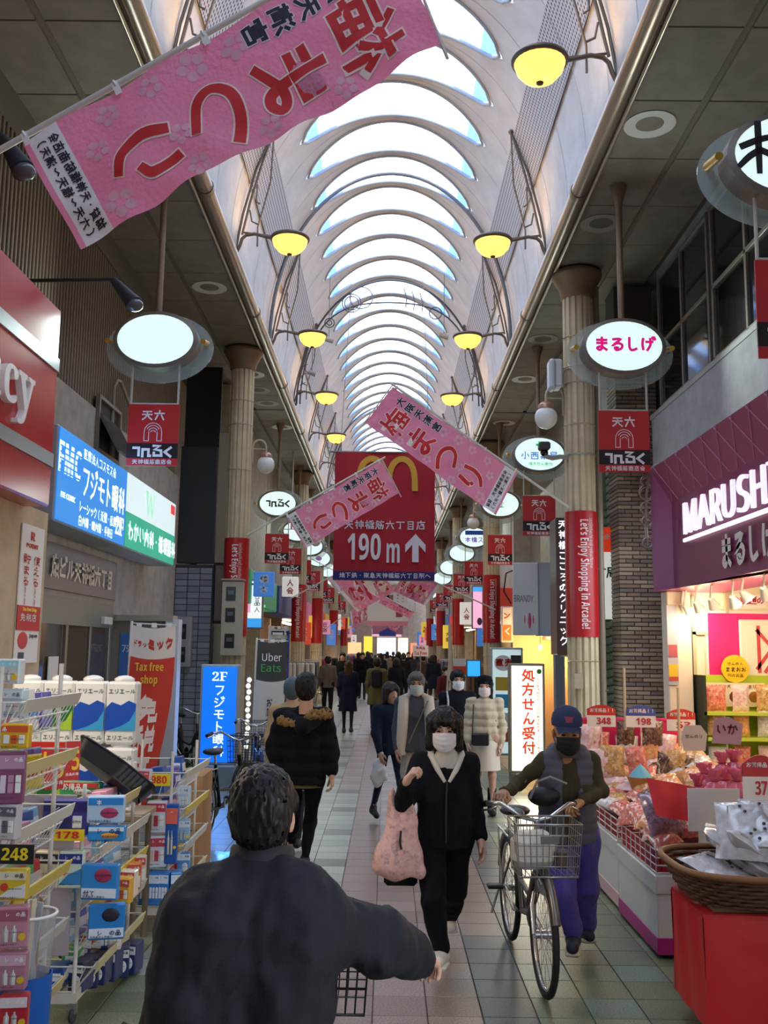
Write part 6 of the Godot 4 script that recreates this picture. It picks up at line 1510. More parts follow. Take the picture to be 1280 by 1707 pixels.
# ---- solid fields, meshed as surface nets
class Field:
	var o: Vector3
	var c: float
	var nx: int
	var ny: int
	var nz: int
	var g := PackedFloat32Array()
	func _init(box: AABB, cell: float) -> void:
		o = box.position; c = cell
		nx = int(box.size.x / c) + 2; ny = int(box.size.y / c) + 2; nz = int(box.size.z / c) + 2
		g.resize(nx * ny * nz); g.fill(1.0)
	func span(lo: Vector3, hi: Vector3) -> Array:
		var a := (lo - o) / c; var b := (hi - o) / c
		return [clampi(int(a.x), 0, nx - 1), clampi(int(b.x) + 2, 0, nx), clampi(int(a.y), 0, ny - 1), clampi(int(b.y) + 2, 0, ny), clampi(int(a.z), 0, nz - 1), clampi(int(b.z) + 2, 0, nz)]
	func cap(a: Vector3, b: Vector3, ra: float, rb: float, k := 0.03, flat := Vector3.ONE) -> Field: # a tapered capsule; flat squeezes space
		var m := maxf(ra, rb) + k + c * 2.0
		var mm := Vector3(m / flat.x, m / flat.y, m / flat.z)
		var s := span(a.min(b) - mm, a.max(b) + mm)
		var A := a * flat; var ab := b * flat - A
		var q := maxf(ab.length_squared(), 1e-9)
		var sq := minf(1.0 / flat.x, minf(1.0 / flat.y, 1.0 / flat.z))
		for z in range(s[4], s[5]):
			for y in range(s[2], s[3]):
				var i: int = (z * ny + y) * nx
				for x in range(s[0], s[1]):
					var p := Vector3(o.x + x * c, o.y + y * c, o.z + z * c) * flat - A
					var t := clampf(p.dot(ab) / q, 0.0, 1.0)
					var d := ((p - ab * t).length() - lerpf(ra, rb, t)) * sq
					var e := g[i + x]
					var h := maxf(k - absf(e - d), 0.0)
					g[i + x] = minf(e, d) - h * h * 0.25 / k
		return self
	func ell(at: Vector3, r: Vector3, k := 0.02, sub := false, B := Basis()) -> Field:
		var m := maxf(r.x, maxf(r.y, r.z)) + k + c * 2.0
		var s := span(at - Vector3(m, m, m), at + Vector3(m, m, m))
		var inv := B.transposed()
		var r2 := r * r
		for z in range(s[4], s[5]):
			for y in range(s[2], s[3]):
				var i: int = (z * ny + y) * nx
				for x in range(s[0], s[1]):
					var p := inv * (Vector3(o.x + x * c, o.y + y * c, o.z + z * c) - at)
					var k0 := (p / r).length()
					var d := k0 * (k0 - 1.0) / maxf((p / r2).length(), 1e-5)
					var e := g[i + x]
					if sub:
						d = -d
						var h2 := maxf(k - absf(e - d), 0.0)
						g[i + x] = maxf(e, d) + h2 * h2 * 0.25 / k
					else:
						var h := maxf(k - absf(e - d), 0.0)
						g[i + x] = minf(e, d) - h * h * 0.25 / k
		return self
	func plane(at: Vector3, n: Vector3) -> Field: # cuts away the side n points to
		for z in nz:
			for y in ny:
				var i := (z * ny + y) * nx
				for x in nx:
					var d := (Vector3(o.x + x * c, o.y + y * c, o.z + z * c) - at).dot(n)
					if d > g[i + x]: g[i + x] = d
		return self
	func rough(f: FastNoiseLite, amp: float, sx := 1.0, sy := 1.0) -> Field:
		var lim := c * 3.0
		for z in nz:
			for y in ny:
				var i := (z * ny + y) * nx
				for x in nx:
					if absf(g[i + x]) < lim: g[i + x] += amp * f.get_noise_3d((o.x + x * c) * sx, (o.y + y * c) * sy, (o.z + z * c) * sx)
		return self
	func ribs(amp: float, per: float) -> Field: # quilting: rings round the trunk
		for z in nz:
			for y in ny:
				var i := (z * ny + y) * nx
				var a := amp * absf(sin((o.y + y * c) * PI / per))
				for x in nx:
					if absf(g[i + x]) < c * 3.0: g[i + x] += amp - a
		return self
	func net(X: Transform3D, V: PackedVector3Array, N: PackedVector3Array, I: PackedInt32Array) -> void:
		var id := PackedInt32Array()
		id.resize(nx * ny * nz); id.fill(-1)
		var off := [0, 1, nx, nx + 1, nx * ny, nx * ny + 1, nx * ny + nx, nx * ny + nx + 1]
		var lim := c * 2.0
		var ed := [[0, 1], [2, 3], [4, 5], [6, 7], [0, 2], [1, 3], [4, 6], [5, 7], [0, 4], [1, 5], [2, 6], [3, 7]]
		var cells := PackedInt32Array()
		for z in nz - 1:
			for y in ny - 1:
				var row := (z * ny + y) * nx
				for x in nx - 1:
					var i := row + x
					if absf(g[i]) > lim: continue
					var v0 := g[i]; var v1 := g[i + 1]; var v2 := g[i + nx]; var v3 := g[i + nx + 1]
					var v4 := g[i + off[4]]; var v5 := g[i + off[5]]; var v6 := g[i + off[6]]; var v7 := g[i + off[7]]
					var lo := minf(minf(minf(v0, v1), minf(v2, v3)), minf(minf(v4, v5), minf(v6, v7)))
					if lo >= 0.0: continue
					if maxf(maxf(maxf(v0, v1), maxf(v2, v3)), maxf(maxf(v4, v5), maxf(v6, v7))) < 0.0: continue
					var vv := [v0, v1, v2, v3, v4, v5, v6, v7]
					var sum := Vector3.ZERO
					var n := 0
					for e in ed:
						var a: float = vv[e[0]]; var b: float = vv[e[1]]
						if (a < 0.0) != (b < 0.0):
							var t := a / (a - b)
							var p0: int = e[0]; var p1: int = e[1]
							sum += Vector3(p0 & 1, (p0 >> 1) & 1, p0 >> 2).lerp(Vector3(p1 & 1, (p1 >> 1) & 1, p1 >> 2), t)
							n += 1
					var p := o + (Vector3(x, y, z) + sum / n) * c
					var gr := Vector3(v1 + v3 + v5 + v7 - v0 - v2 - v4 - v6, v2 + v3 + v6 + v7 - v0 - v1 - v4 - v5, v4 + v5 + v6 + v7 - v0 - v1 - v2 - v3)
					id[i] = V.size()
					cells.append(i)
					V.append(X * p); N.append((X.basis * gr).normalized())
		var flip := X.basis.determinant() < 0
		for i in cells:
			for ax in 3:
				var st: int = [1, nx, nx * ny][ax]
				if (g[i] < 0.0) == (g[i + st] < 0.0): continue
				var s1: int = [nx, nx * ny, 1][ax]; var s2: int = [nx * ny, 1, nx][ax]
				if i - s1 - s2 < 0: continue
				var a := id[i]; var b := id[i - s1]; var cc := id[i - s1 - s2]; var d := id[i - s2]
				if a < 0 or b < 0 or cc < 0 or d < 0: continue
				if (g[i] < 0.0) == flip: I.append_array(PackedInt32Array([a, b, cc, a, cc, d]))
				else: I.append_array(PackedInt32Array([a, cc, b, a, d, cc]))

class Hull: # gathers nets into one mesh
	var V := PackedVector3Array()
	var N := PackedVector3Array()
	var I := PackedInt32Array()
	func add(f: Field, X := Transform3D()) -> Hull:
		f.net(X, V, N, I)
		return self
	func join(s: Hull, X: Transform3D) -> Hull:
		var b := V.size()
		for i in s.V.size():
			V.append(X * s.V[i]); N.append((X.basis * s.N[i]).normalized())
		var flip := X.basis.determinant() < 0
		for i in range(0, s.I.size(), 3):
			I.append(s.I[i] + b)
			if flip: I.append(s.I[i + 2] + b); I.append(s.I[i + 1] + b)
			else: I.append(s.I[i + 1] + b); I.append(s.I[i + 2] + b)
		return self
	func mesh() -> ArrayMesh:
		var m := ArrayMesh.new()
		var a := []
		a.resize(Mesh.ARRAY_MAX)
		a[Mesh.ARRAY_VERTEX] = V; a[Mesh.ARRAY_NORMAL] = N; a[Mesh.ARRAY_INDEX] = I
		m.add_surface_from_arrays(Mesh.PRIMITIVE_TRIANGLES, a)
		return m

var fold := FastNoiseLite.new()
var cache := {}

func box_of(pts: Array, m: float) -> AABB:
	var b := AABB(pts[0], Vector3.ZERO)
	for p in pts: b = b.expand(p)
	return b.grow(m)

func head_skin(fine: bool) -> Hull:
	var key := "head" + str(fine)
	if cache.has(key): return cache[key]
	var f := Field.new(AABB(V(-0.11, -0.19, -0.13), V(0.22, 0.33, 0.27)), 0.0055 if fine else 0.016)
	f.ell(V(0, 0.035, -0.012), V(0.076, 0.088, 0.094), 0.03)
	f.ell(V(0, -0.03, 0.03), V(0.062, 0.088, 0.066), 0.03)
	f.ell(V(0, -0.095, 0.062), V(0.028, 0.022, 0.024), 0.03)
	if fine:
		for s in [-1, 1]:
			f.ell(V(s * 0.032, 0.008, 0.106), V(0.02, 0.013, 0.018), 0.015, true)
			f.ell(V(s * 0.03, 0.03, 0.085), V(0.026, 0.009, 0.012), 0.012)
			f.ell(V(s * 0.04, -0.035, 0.07), V(0.024, 0.026, 0.022), 0.02)
			f.ell(V(s * 0.078, -0.008, -0.012), V(0.009, 0.031, 0.019), 0.008, false, Basis(Vector3.UP, s * 0.35))
		f.cap(V(0, 0.02, 0.09), V(0, -0.03, 0.106), 0.008, 0.014, 0.012)
		f.ell(V(0, -0.066, 0.088), V(0.024, 0.009, 0.014), 0.01)
	else:
		for s in [-1, 1]: f.ell(V(s * 0.08, -0.008, -0.012), V(0.016, 0.031, 0.02), 0.008)
		f.cap(V(0, 0.02, 0.09), V(0, -0.03, 0.104), 0.012, 0.016, 0.012)
	f.cap(V(0, -0.06, -0.02), V(0, -0.2, -0.03), 0.052, 0.058, 0.03)
	cache[key] = Hull.new().add(f)
	return cache[key]

# wrist at the origin, fingers along -y, palm towards +z, thumb on +x
func hand_skin(curl: float, fine: bool) -> Hull:
	var key := "hand%.1f%s" % [curl, fine]
	if cache.has(key): return cache[key]
	var f := Field.new(AABB(V(-0.08, -0.22, -0.06), V(0.18, 0.27, 0.18)), 0.004 if fine else 0.009)
	f.cap(V(0, 0.03, 0), V(0, -0.02, 0), 0.026, 0.028, 0.015, V(0.85, 1, 1.2))
	for i in 4: f.cap(V(-0.012 + i * 0.008, -0.02, 0), V(-0.03 + i * 0.02, -0.088, 0.0), 0.017, 0.013, 0.012)
	var le := [0.052, 0.066, 0.07, 0.06]
	for i in 4:
		var p := V(-0.031 + i * 0.0205, -0.09, 0.0)
		var a := curl * 0.9
		for j in 3:
			var l: float = le[i] * [0.46, 0.31, 0.25][j]
			var q := p + V((i - 1.5) * 0.002, -cos(a) * l, sin(a) * l)
			f.cap(p, q, 0.0092 - j * 0.0006, 0.0086 - j * 0.0008, 0.003)
			p = q
			a += curl
	var t0 := V(0.028, -0.03, 0.008)
	var t1 := V(0.05, -0.062, 0.02 + curl * 0.008)
	var t2 := t1 + V(0.008 - curl * 0.022, -0.028, 0.008 + curl * 0.01)
	f.cap(t0, t1, 0.016, 0.0115, 0.012); f.cap(t1, t2, 0.011, 0.0088, 0.004)
	cache[key] = Hull.new().add(f)
	return cache[key]

func hair_skin(style: String, fine: bool) -> Hull:
	var key := "hair" + style + str(fine)
	if cache.has(key): return cache[key]
	var f := Field.new(AABB(V(-0.15, -0.4 if style == "long" else -0.19, -0.16), V(0.3, 0.56 if style == "long" else 0.36, 0.32)), 0.006 if fine else 0.016)
	f.ell(V(0, 0.046, -0.016), V(0.09, 0.099, 0.109), 0.02)
	match style:
		"bob":
			for s in [-1, 1]:
				f.cap(V(s * 0.076, 0.06, 0.0), V(s * 0.088, -0.1, 0.012), 0.036, 0.026, 0.03)
				f.cap(V(s * 0.074, 0.05, 0.05), V(s * 0.08, -0.075, 0.05), 0.024, 0.016, 0.025)
				f.cap(V(s * 0.02, 0.1, 0.06), V(s * 0.052, 0.032, 0.098), 0.024, 0.012, 0.02)
			f.ell(V(0, -0.04, -0.065), V(0.088, 0.1, 0.05), 0.03)
			f.cap(V(-0.045, 0.066, 0.085), V(0.045, 0.066, 0.088), 0.016, 0.016, 0.015)
			f.ell(V(0, -0.05, 0.1), V(0.058, 0.075, 0.055), 0.012, true)
		"long":
			f.ell(V(0, -0.1, -0.07), V(0.09, 0.19, 0.05), 0.03)
			f.ell(V(0, -0.24, -0.075), V(0.075, 0.13, 0.04), 0.03)
			for s in [-1, 1]: f.cap(V(s * 0.076, 0.05, 0.01), V(s * 0.08, -0.13, 0.02), 0.03, 0.02, 0.02)
			f.ell(V(0, -0.04, 0.1), V(0.056, 0.085, 0.06), 0.012, true)
		_:
			f.ell(V(0, -0.005, -0.062), V(0.079, 0.08, 0.055), 0.03)
			for s in [-1, 1]: f.cap(V(s * 0.074, 0.04, 0.01), V(s * 0.075, 0.0, 0.02), 0.02, 0.012, 0.02)
			f.cap(V(-0.04, 0.085, 0.07), V(0.045, 0.08, 0.075), 0.024, 0.022, 0.02)
			f.ell(V(0, -0.045, 0.1), V(0.064, 0.095, 0.065), 0.012, true)
			for s in [-1, 1]: f.ell(V(s * 0.1, -0.03, -0.008), V(0.036, 0.05, 0.034), 0.01, true)
	if fine: f.rough(fold, 0.0075, 6500.0, 1600.0)
	cache[key] = Hull.new().add(f)
	return cache[key]

# joints of a standing figure facing +z, turned about the vertical; step swings the legs
func skel(h: float, turn: float, step := 0.0) -> Dictionary:
	var s := h / 1.65
	var J := {"pelvis": V(0, 0.9, 0), "chest": V(0, 1.2, 0), "neck": V(0, 1.38, -0.012), "head": V(0, 1.525, 0.012)}
	for q in [["L", 1.0], ["R", -1.0]]:
		var m: float = q[1]; var n: String = q[0]
		var st := step * m
		J["hip" + n] = V(m * 0.085, 0.86, 0); J["knee" + n] = V(m * 0.09, 0.47 + maxf(0, -st) * 0.02, 0.02 + st * 0.13)
		J["ankle" + n] = V(m * 0.085, 0.085 + maxf(0, -st) * 0.09, st * 0.24 - maxf(0, -st) * 0.05)
		J["toe" + n] = J["ankle" + n] + V(m * 0.02, -0.05 - maxf(0, -st) * 0.05, 0.15 - maxf(0, -st) * 0.04)
		J["sh" + n] = V(m * 0.165, 1.33, -0.01); J["el" + n] = V(m * 0.215, 1.06, -0.03 - st * 0.08); J["wr" + n] = V(m * 0.205, 0.84, 0.04 - st * 0.12)
	var B := yaw(turn)
	for k in J: J[k] = B * (J[k] * s)
	J["scale"] = s
	return J

# o: top, top_puff, hem, quilt, pants, pants_w, shoes, hair, hair_col, mask, cell, grip (curl of the hands), look (turn of the head), coat (skirt length)
func person(label: String, base: Vector3, J: Dictionary, o: Dictionary, group := "") -> Node3D:
	var t := thing("person", label, "person", base, 0, group)
	var s: float = J.get("scale", 1.0)
	var cell: float = o.get("cell", 0.02)
	var fine := cell < 0.019
	var skin := M(o.get("skin", "c79a7e"), 0.55, {"spec": 0.4})
	var all := []
	for k in J:
		if J[k] is Vector3: all.append(J[k])
	# body
	var f := Field.new(box_of(all, 0.2), maxf(cell, 0.018) * 1.3)
	f.cap(J.neck + V(0, 0.05, 0) * s, J.chest, 0.05 * s, 0.1 * s, 0.05)
	f.cap(J.chest, J.pelvis + V(0, 0.06, 0), 0.1 * s, 0.085 * s, 0.05); f.cap(J.shL, J.shR, 0.05 * s, 0.05 * s, 0.05)
	for n in ["L", "R"]:
		f.cap(J["sh" + n], J["el" + n], 0.042 * s, 0.036 * s); f.cap(J["el" + n], J["wr" + n], 0.036 * s, 0.027 * s)
		f.cap(J["hip" + n], J["knee" + n], 0.058 * s, 0.04 * s); f.cap(J["knee" + n], J["ankle" + n], 0.038 * s, 0.03 * s)
	var body := Hull.new().add(f)
	var HB := yaw(o.get("look", 0.0)) * Basis(Vector3.RIGHT, o.get("nod", 0.0))
	var HX := Transform3D(HB.scaled(V(s, s, s) * 1.03), J.head)
	body.join(head_skin(fine), HX)
	for n in ["L", "R"]:
		var dirv: Vector3 = (J["wr" + n] - J["el" + n]).normalized()
		if J.has("fing" + n): dirv = (J["fing" + n] - J["wr" + n]).normalized()
		var pal: Vector3 = J.get("palm" + n, yaw(o.get("look", 0.0)) * V(-1 if n == "L" else 1, 0, 0))
		pal = (pal - dirv * pal.dot(dirv)).normalized()
		var side := (-dirv).cross(pal)
		var B := Basis(side, -dirv, pal)
		if n == "R": B = Basis(-side, -dirv, pal) # mirrored hand
		if o.get("flip" + n, false): B.x = -B.x
		body.join(hand_skin(o.get("grip" + n, o.get("grip", 0.35)), fine), Transform3D(B.scaled_local(V(s, s, s)), J["wr" + n]))
	part(t, "body", body.mesh(), skin)
	# upper garment
	var puff: float = o.get("top_puff", 0.0)
	var hem: float = o.get("hem", 0.8) * s
	f = Field.new(box_of([J.shL, J.shR, J.elL, J.elR, J.wrL, J.wrR, J.pelvis + V(0, -0.2, 0), J.neck], 0.2), cell)
	var wv: Vector3 = (J.shL - J.shR).normalized()
	var tw: float = o.get("torso", 1.0)
	for q in [-1.0, 1.0]:
		f.cap(J.chest + wv * q * 0.062 * s * tw + V(0, 0.06, 0) * s, J.pelvis + wv * q * 0.058 * s * tw + V(0, -0.06, 0) * s, (0.108 + puff) * s, (0.112 + puff) * s, 0.06)
		if o.has("coat"): f.cap(J.pelvis + wv * q * 0.06 * s, J.pelvis + wv * q * 0.09 * s + V(0, -o.coat, 0) * s, (0.12 + puff) * s, (0.13 + puff) * s, 0.06)
	f.cap(J.shL, J.shR, (0.068 + puff * 0.7) * s, (0.068 + puff * 0.7) * s, 0.06)
	f.cap(J.neck + V(0, 0.0, 0), J.chest, (0.066 + puff * 0.5) * s, 0.12 * s, 0.06)
	for n in ["L", "R"]:
		f.cap(J["sh" + n], J["el" + n], (0.062 + puff) * s, (0.054 + puff) * s, 0.035)
		f.cap(J["el" + n], J["wr" + n].lerp(J["el" + n], o.get("cuff", 0.08)), (0.054 + puff) * s, (0.042 + puff * 0.6) * s, 0.03)
	if o.has("quilt"): f.ribs(0.012, o.quilt)
	if fine: f.rough(fold, o.get("fold", 0.014), 800.0, 520.0)
	if not o.has("coat"): f.plane(V(0, J.pelvis.y - 0.9 * s + hem, 0), V(0, -1, 0))
	else: f.plane(V(0, J.pelvis.y - (o.coat + 0.03) * s, 0), V(0, -1, 0))
	part(t, o.get("top_name", "jacket"), Hull.new().add(f).mesh(), o.top if o.top is Material else cloth(o.top))
	# trousers
	var pw: float = o.get("pants_w", 0.0)
	f = Field.new(box_of([J.hipL, J.hipR, J.kneeL, J.kneeR, J.ankleL, J.ankleR, J.pelvis], 0.2), cell)
	f.cap(J.hipL + V(0, 0.05, 0), J.hipR + V(0, 0.05, 0), 0.105 * s, 0.105 * s, 0.04)
	for n in ["L", "R"]:
		f.cap(J["hip" + n], J["knee" + n], (0.088 + pw) * s, (0.066 + pw) * s, 0.03)
		f.cap(J["knee" + n], J["ankle" + n] + V(0, 0.02, 0), (0.064 + pw) * s, (0.05 + pw) * s, 0.02)
	if fine: f.rough(fold, 0.016, 760.0, 420.0)
	part(t, o.get("low_name", "trousers"), Hull.new().add(f).mesh(), o.pants if o.pants is Material else cloth(o.pants))
	# shoes
	for n in ["L", "R"]:
		var a: Vector3 = J["ankle" + n]; var b: Vector3 = J["toe" + n]
		var fd := (b - a); fd.y = 0; fd = fd.normalized()
		f = Field.new(box_of([a, b], 0.12), maxf(cell * 0.6, 0.008))
		f.cap(a + V(0, 0.01, 0), a + V(0, -0.04, 0) - fd * 0.02, 0.042 * s, 0.04 * s, 0.02); f.cap(a + V(0, -0.04, 0) - fd * 0.02, b + V(0, 0.005, 0), 0.042 * s, 0.036 * s, 0.03)
		var up := (b - a - fd * (b - a).dot(fd) + V(0, 0.05, 0))
		var dn := Vector3.DOWN if a.y < 0.1 else (V(0, -1, 0) + fd * -0.5).normalized()
		var low := V(a.x, minf(a.y - 0.075, b.y - 0.03), a.z) if a.y < 0.1 else a + dn * 0.08
		f.plane(low, dn)
		var sh := part(t, "shoe", Hull.new().add(f).mesh(), M(o.get("shoes", "222222"), 0.6))
		if o.has("sole"):
			var slen := (b - a).length() + 0.1
			var zd := (b - a + V(0, 0.05, 0)).normalized() if a.y >= 0.1 else fd
			var xd := Vector3.UP.cross(zd).normalized()
			part(sh, "sole", mb(tf((a + b) * 0.5 + dn * (0.05 if a.y < 0.1 else 0.062), Basis(xd, zd.cross(xd), zd))).box(V(0, 0, 0), V(0.088, 0.026, slen), Basis(), 0.012), M(o.sole, 0.6))
	# hair
	if o.get("hair", "") != "":
		part(t, "hair", Hull.new().join(hair_skin(o.hair, fine), HX).mesh(), M(o.get("hair_col", "17130f"), 0.5, {"spec": 0.4}))
	if fine or o.get("face", false):
		for q in [-1, 1]:
			part(t, "eye", mb(HX).ball(V(q * 0.032, 0.006, 0.082), V(0.0145, 0.006, 0.008), 10, 6), M("241a16", 0.2))
			part(t, "eyebrow", mb(HX).tube(vs([V(q * 0.017, 0.03, 0.098), V(q * 0.034, 0.034, 0.094), V(q * 0.05, 0.028, 0.082)]), 0.0042, 5), M("2a201a", 0.8))
	if o.has("mask"):
		var mk := mb(HX).sheet(func(u: float, v: float) -> Vector3:
			var a := u * 2 - 1
			var y := lerpf(-0.008 + (1 - a * a) * 0.012, -0.112 + a * a * 0.03, v)
			return V(a * 0.07, y, 0.125 - 0.058 * a * a + 0.008 * sin(v * PI) - 0.016 * v * v + 0.0022 * sin(v * 24.0) * (1 - a * a)), 16, 14)
		part(t, "face_mask", mk, M(o.mask, 0.8))
		var lp := mb(HX)
		for q in [-1, 1]: lp.tube(vs([V(q * 0.067, -0.02, 0.055), V(q * 0.082, 0.02, 0.0), V(q * 0.088, 0.0, -0.02), V(q * 0.08, -0.03, -0.01), V(q * 0.067, -0.08, 0.05)]), 0.0022, 4)
		part(t, "mask_loop", lp, M(o.mask, 0.8))
	return t

var pb := Vector3.ZERO
func W(x: float, y: float, D: float) -> Vector3: return at(x, y, D) - pb

func people() -> void:
	fold.seed = 5; fold.frequency = 0.01; fold.fractal_octaves = 2
	# --- rider seen from behind
	var b := V(-0.42, 0, -2.72)
	pb = b
	var J := {"scale": 1.0, "head": W(438, 1362, 2.8), "neck": W(432, 1452, 2.76), "chest": W(418, 1570, 2.72), "pelvis": V(0.02, 0.84, 0.0),
		"shL": W(330, 1552, 2.72), "shR": W(528, 1545, 2.74), "elL": W(306, 1660, 2.66), "wrL": V(-0.14, 0.93, -0.34), "elR": W(632, 1570, 2.86), "wrR": W(694, 1594, 3.1), "fingR": W(722, 1606, 3.2),
		"hipL": V(-0.08, 0.8, 0.0), "hipR": V(0.11, 0.8, 0.0), "kneeL": V(-0.09, 0.5, -0.32), "kneeR": V(0.12, 0.45, -0.3), "ankleL": V(-0.1, 0.16, -0.14), "ankleR": V(0.14, 0.1, -0.16), "toeL": V(-0.1, 0.12, -0.3), "toeR": V(0.15, 0.05, -0.32), "palmR": V(-0.2, -1, 0.2), "palmL": V(0, -1, 0)}
	var rider := person("person riding away on a bicycle in a plain black jacket, seen from behind", b, J, {"top": M("26262a", 0.75, {"bump": ["cloth", 0.03, 3.0, 9.0], "sheen": 0.1, "spec": 0.3}), "top_puff": 0.034, "torso": 1.75, "hem": 0.72, "pants": "1c1c20", "shoes": "2a2a2c", "hair": "short", "hair_col": "131110", "look": PI, "cell": 0.0125, "gripR": 0.85, "gripL": 0.85, "fold": 0.02, "cuff": 0.02, "skin": "d0a184"})
	var cb: Vector3 = J.neck
	part(rider, "collar", mb(tf(cb + V(0.005, 0.025, -0.01), Basis(Vector3.RIGHT, -0.2))).lathe([Vector2(0.098, -0.05), Vector2(0.088, 0.035), Vector2(0.082, 0.042), Vector2(0.074, 0.035), Vector2(0.076, -0.04)], 28, Vector3.ZERO, 0.85), M("222226", 0.75))
	for yy in [0.9, 0.875]:
		var sp := PackedVector3Array()
		for k in 15:
			var xx := -0.25 + 0.5 * k / 14.0
			sp.append(V(0.0 + xx, yy, 0.19 * sqrt(maxf(0.0, 1 - pow(xx / 0.275, 2))) - 0.008))
		part(rider, "hem_seam", mb().tube(sp, 0.007, 5), M("1c1c20", 0.8))
	# --- woman in black with an eco bag
	b = V(0.34, 0, -5.9)
	pb = b
	J = {"scale": 0.97, "head": W(741, 1217, 5.9), "neck": W(743, 1262, 5.95), "chest": W(741, 1312, 5.95), "pelvis": W(741, 1398, 5.95),
		"shR": W(704, 1274, 5.95), "shL": W(779, 1274, 5.95), "elR": W(671, 1345, 5.85), "wrR": W(676, 1305, 5.66), "fingR": W(687, 1288, 5.63), "palmR": V(1, 0, 0.2), "elL": W(790, 1342, 6.0), "wrL": W(800, 1398, 5.92), "palmL": V(-1, 0, 0.3),
		"hipR": W(719, 1405, 5.95), "hipL": W(763, 1405, 5.97), "kneeR": W(722, 1502, 5.78), "kneeL": W(758, 1485, 6.05), "ankleR": W(735, 1584, 5.78), "ankleL": W(748, 1532, 6.35), "toeR": W(730, 1606, 5.62), "toeL": W(752, 1546, 6.25)}
	var wm := person("person in black jacket and trousers with a white mask carrying a pink bag", b, J, {"top": "17171b", "top_puff": 0.006, "torso": 0.9, "hem": 0.86, "pants": "131316", "pants_w": 0.006, "shoes": "d9d3c2", "sole": "e8e4da", "hair": "bob", "hair_col": "1a1512", "mask": "e9e4e2", "look": -0.08, "nod": 0.1, "cell": 0.0125, "gripR": 0.95, "gripL": 0.35, "skin": "cfa58c"})
	part(wm, "turtleneck", mb(tf(J.neck + V(0, 0.035, 0.012))).lathe([Vector2(0.085, -0.06), Vector2(0.066, -0.02), Vector2(0.066, 0.012), Vector2(0.06, 0.02), Vector2(0.052, 0.012)], 24), cloth("d8c9ae"))
	var lapel := mb()
	for q in [-1, 1]:
		lapel.tube(vs([J.neck + V(q * 0.075, 0.055, -0.02), J.neck + V(q * 0.092, 0.02, 0.05), J.neck + V(q * 0.055, -0.06, 0.115), J.neck + V(q * 0.012, -0.13, 0.125)]), 0.028, 8, false, 0.01)
	part(wm, "hood_collar", lapel, cloth("cfc8ba"))
	part(wm, "shirt_front", mb().ball(J.neck + V(0, -0.02, 0.055), V(0.08, 0.1, 0.062), 12, 8), cloth("c9c3b4"))
	part(wm, "zip", mb().tube(vs([J.neck + V(0, -0.13, 0.13), J.chest + V(0, -0.05, 0.15), J.pelvis + V(0, 0.0, 0.135)]), 0.005, 5), M("2d2d32", 0.4))
	# her bags
	var bp: Vector3 = at(667, 1322, 5.8)
	var bagprint := snackm("fff4f0", "lilac", 0.035, "8f7484", "e6bcae", "efcabb")
	bagprint.clearcoat_enabled = false; bagprint.roughness = 0.8
	var bag := thing("eco_bag", "pale pink patterned shopping bag hanging from the forearm of the person in black", "bag", bp)
	var f := Field.new(AABB(V(-0.2, -0.56, -0.12), V(0.4, 0.66, 0.24)), 0.01)
	f.ell(V(-0.01, -0.36, 0), V(0.135, 0.13, 0.075), 0.05); f.ell(V(0.0, -0.24, 0), V(0.1, 0.13, 0.05), 0.05)
	for q in [-1, 1]: f.cap(V(q * 0.062, -0.16, 0.0), V(q * 0.042, 0.03, 0.01), 0.028, 0.014, 0.02, V(1, 1, 1.6))
	f.cap(V(-0.11, -0.42, 0), V(0.11, -0.45, 0), 0.04, 0.04, 0.04)
	f.rough(fold, 0.022, 500.0, 300.0)
	part(bag, "fabric", Hull.new().add(f).mesh(), bagprint)
	part(bag, "toggle", mb().tube(vs([V(0.005, -0.2, 0.07), V(0.0, -0.26, 0.085), V(0.008, -0.3, 0.085)]), 0.007, 6), M("1e1a1c", 0.6))
	var bb := thing("black_pouch", "flat black bag hanging behind the pale pink bag", "bag", at(668, 1462, 5.9))
	part(bb, "fabric", mb().box(V(0, 0, -0.06), V(0.2, 0.12, 0.07), Basis(), 0.02), cloth("161618"))
	part(bb, "strap", mb().bar(V(-0.06, 0.05, -0.08), V(-0.02, 0.5, -0.06), 0.008, 6).bar(V(0.06, 0.05, -0.08), V(0.0, 0.5, -0.06), 0.008, 6), cloth("161618"))
	# --- man pushing a bicycle
	b = V(1.16, 0, -6.15)
	pb = b
	J = {"scale": 1.0, "head": W(945, 1222, 6.1), "neck": W(946, 1258, 6.17), "chest": W(945, 1308, 6.2), "pelvis": W(948, 1392, 6.2),
		"shR": W(908, 1270, 6.2), "shL": W(982, 1268, 6.2), "elR": W(866, 1304, 6.22), "wrR": W(840, 1322, 6.0), "fingR": W(832, 1326, 5.9), "palmR": V(0, -1, 0.2), "elL": W(1003, 1318, 6.15), "wrL": W(966, 1338, 5.98), "fingL": W(955, 1345, 5.92), "palmL": V(0, -1, 0.2),
		"hipR": W(925, 1402, 6.2), "hipL": W(972, 1402, 6.2), "kneeR": W(938, 1487, 6.08), "kneeL": W(975, 1478, 6.25), "ankleR": W(955, 1556, 6.1), "ankleL": W(976, 1546, 6.38), "toeR": W(954, 1582, 5.95), "toeL": W(982, 1562, 6.28)}
	var mn := person("person in a cap, black mask, grey vest and purple trousers pushing a bicycle", b, J, {"top": "4a4330", "top_name": "sweater", "top_puff": -0.012, "hem": 0.86, "pants": M("5a4fa8", 0.5, {"bump": ["cloth", 0.03, 4.0, 9.0], "sheen": 0.2}), "pants_w": 0.014, "shoes": "2b2d38", "sole": "d5cda8", "mask": "16151a", "look": -0.05, "nod": 0.15, "cell": 0.0135, "gripR": 0.85, "gripL": 0.85, "skin": "b5835f", "fold": 0.016, "torso": 0.8})
	f = Field.new(box_of([J.shL, J.shR, J.pelvis + V(0, -0.1, 0), J.neck], 0.22), 0.014)
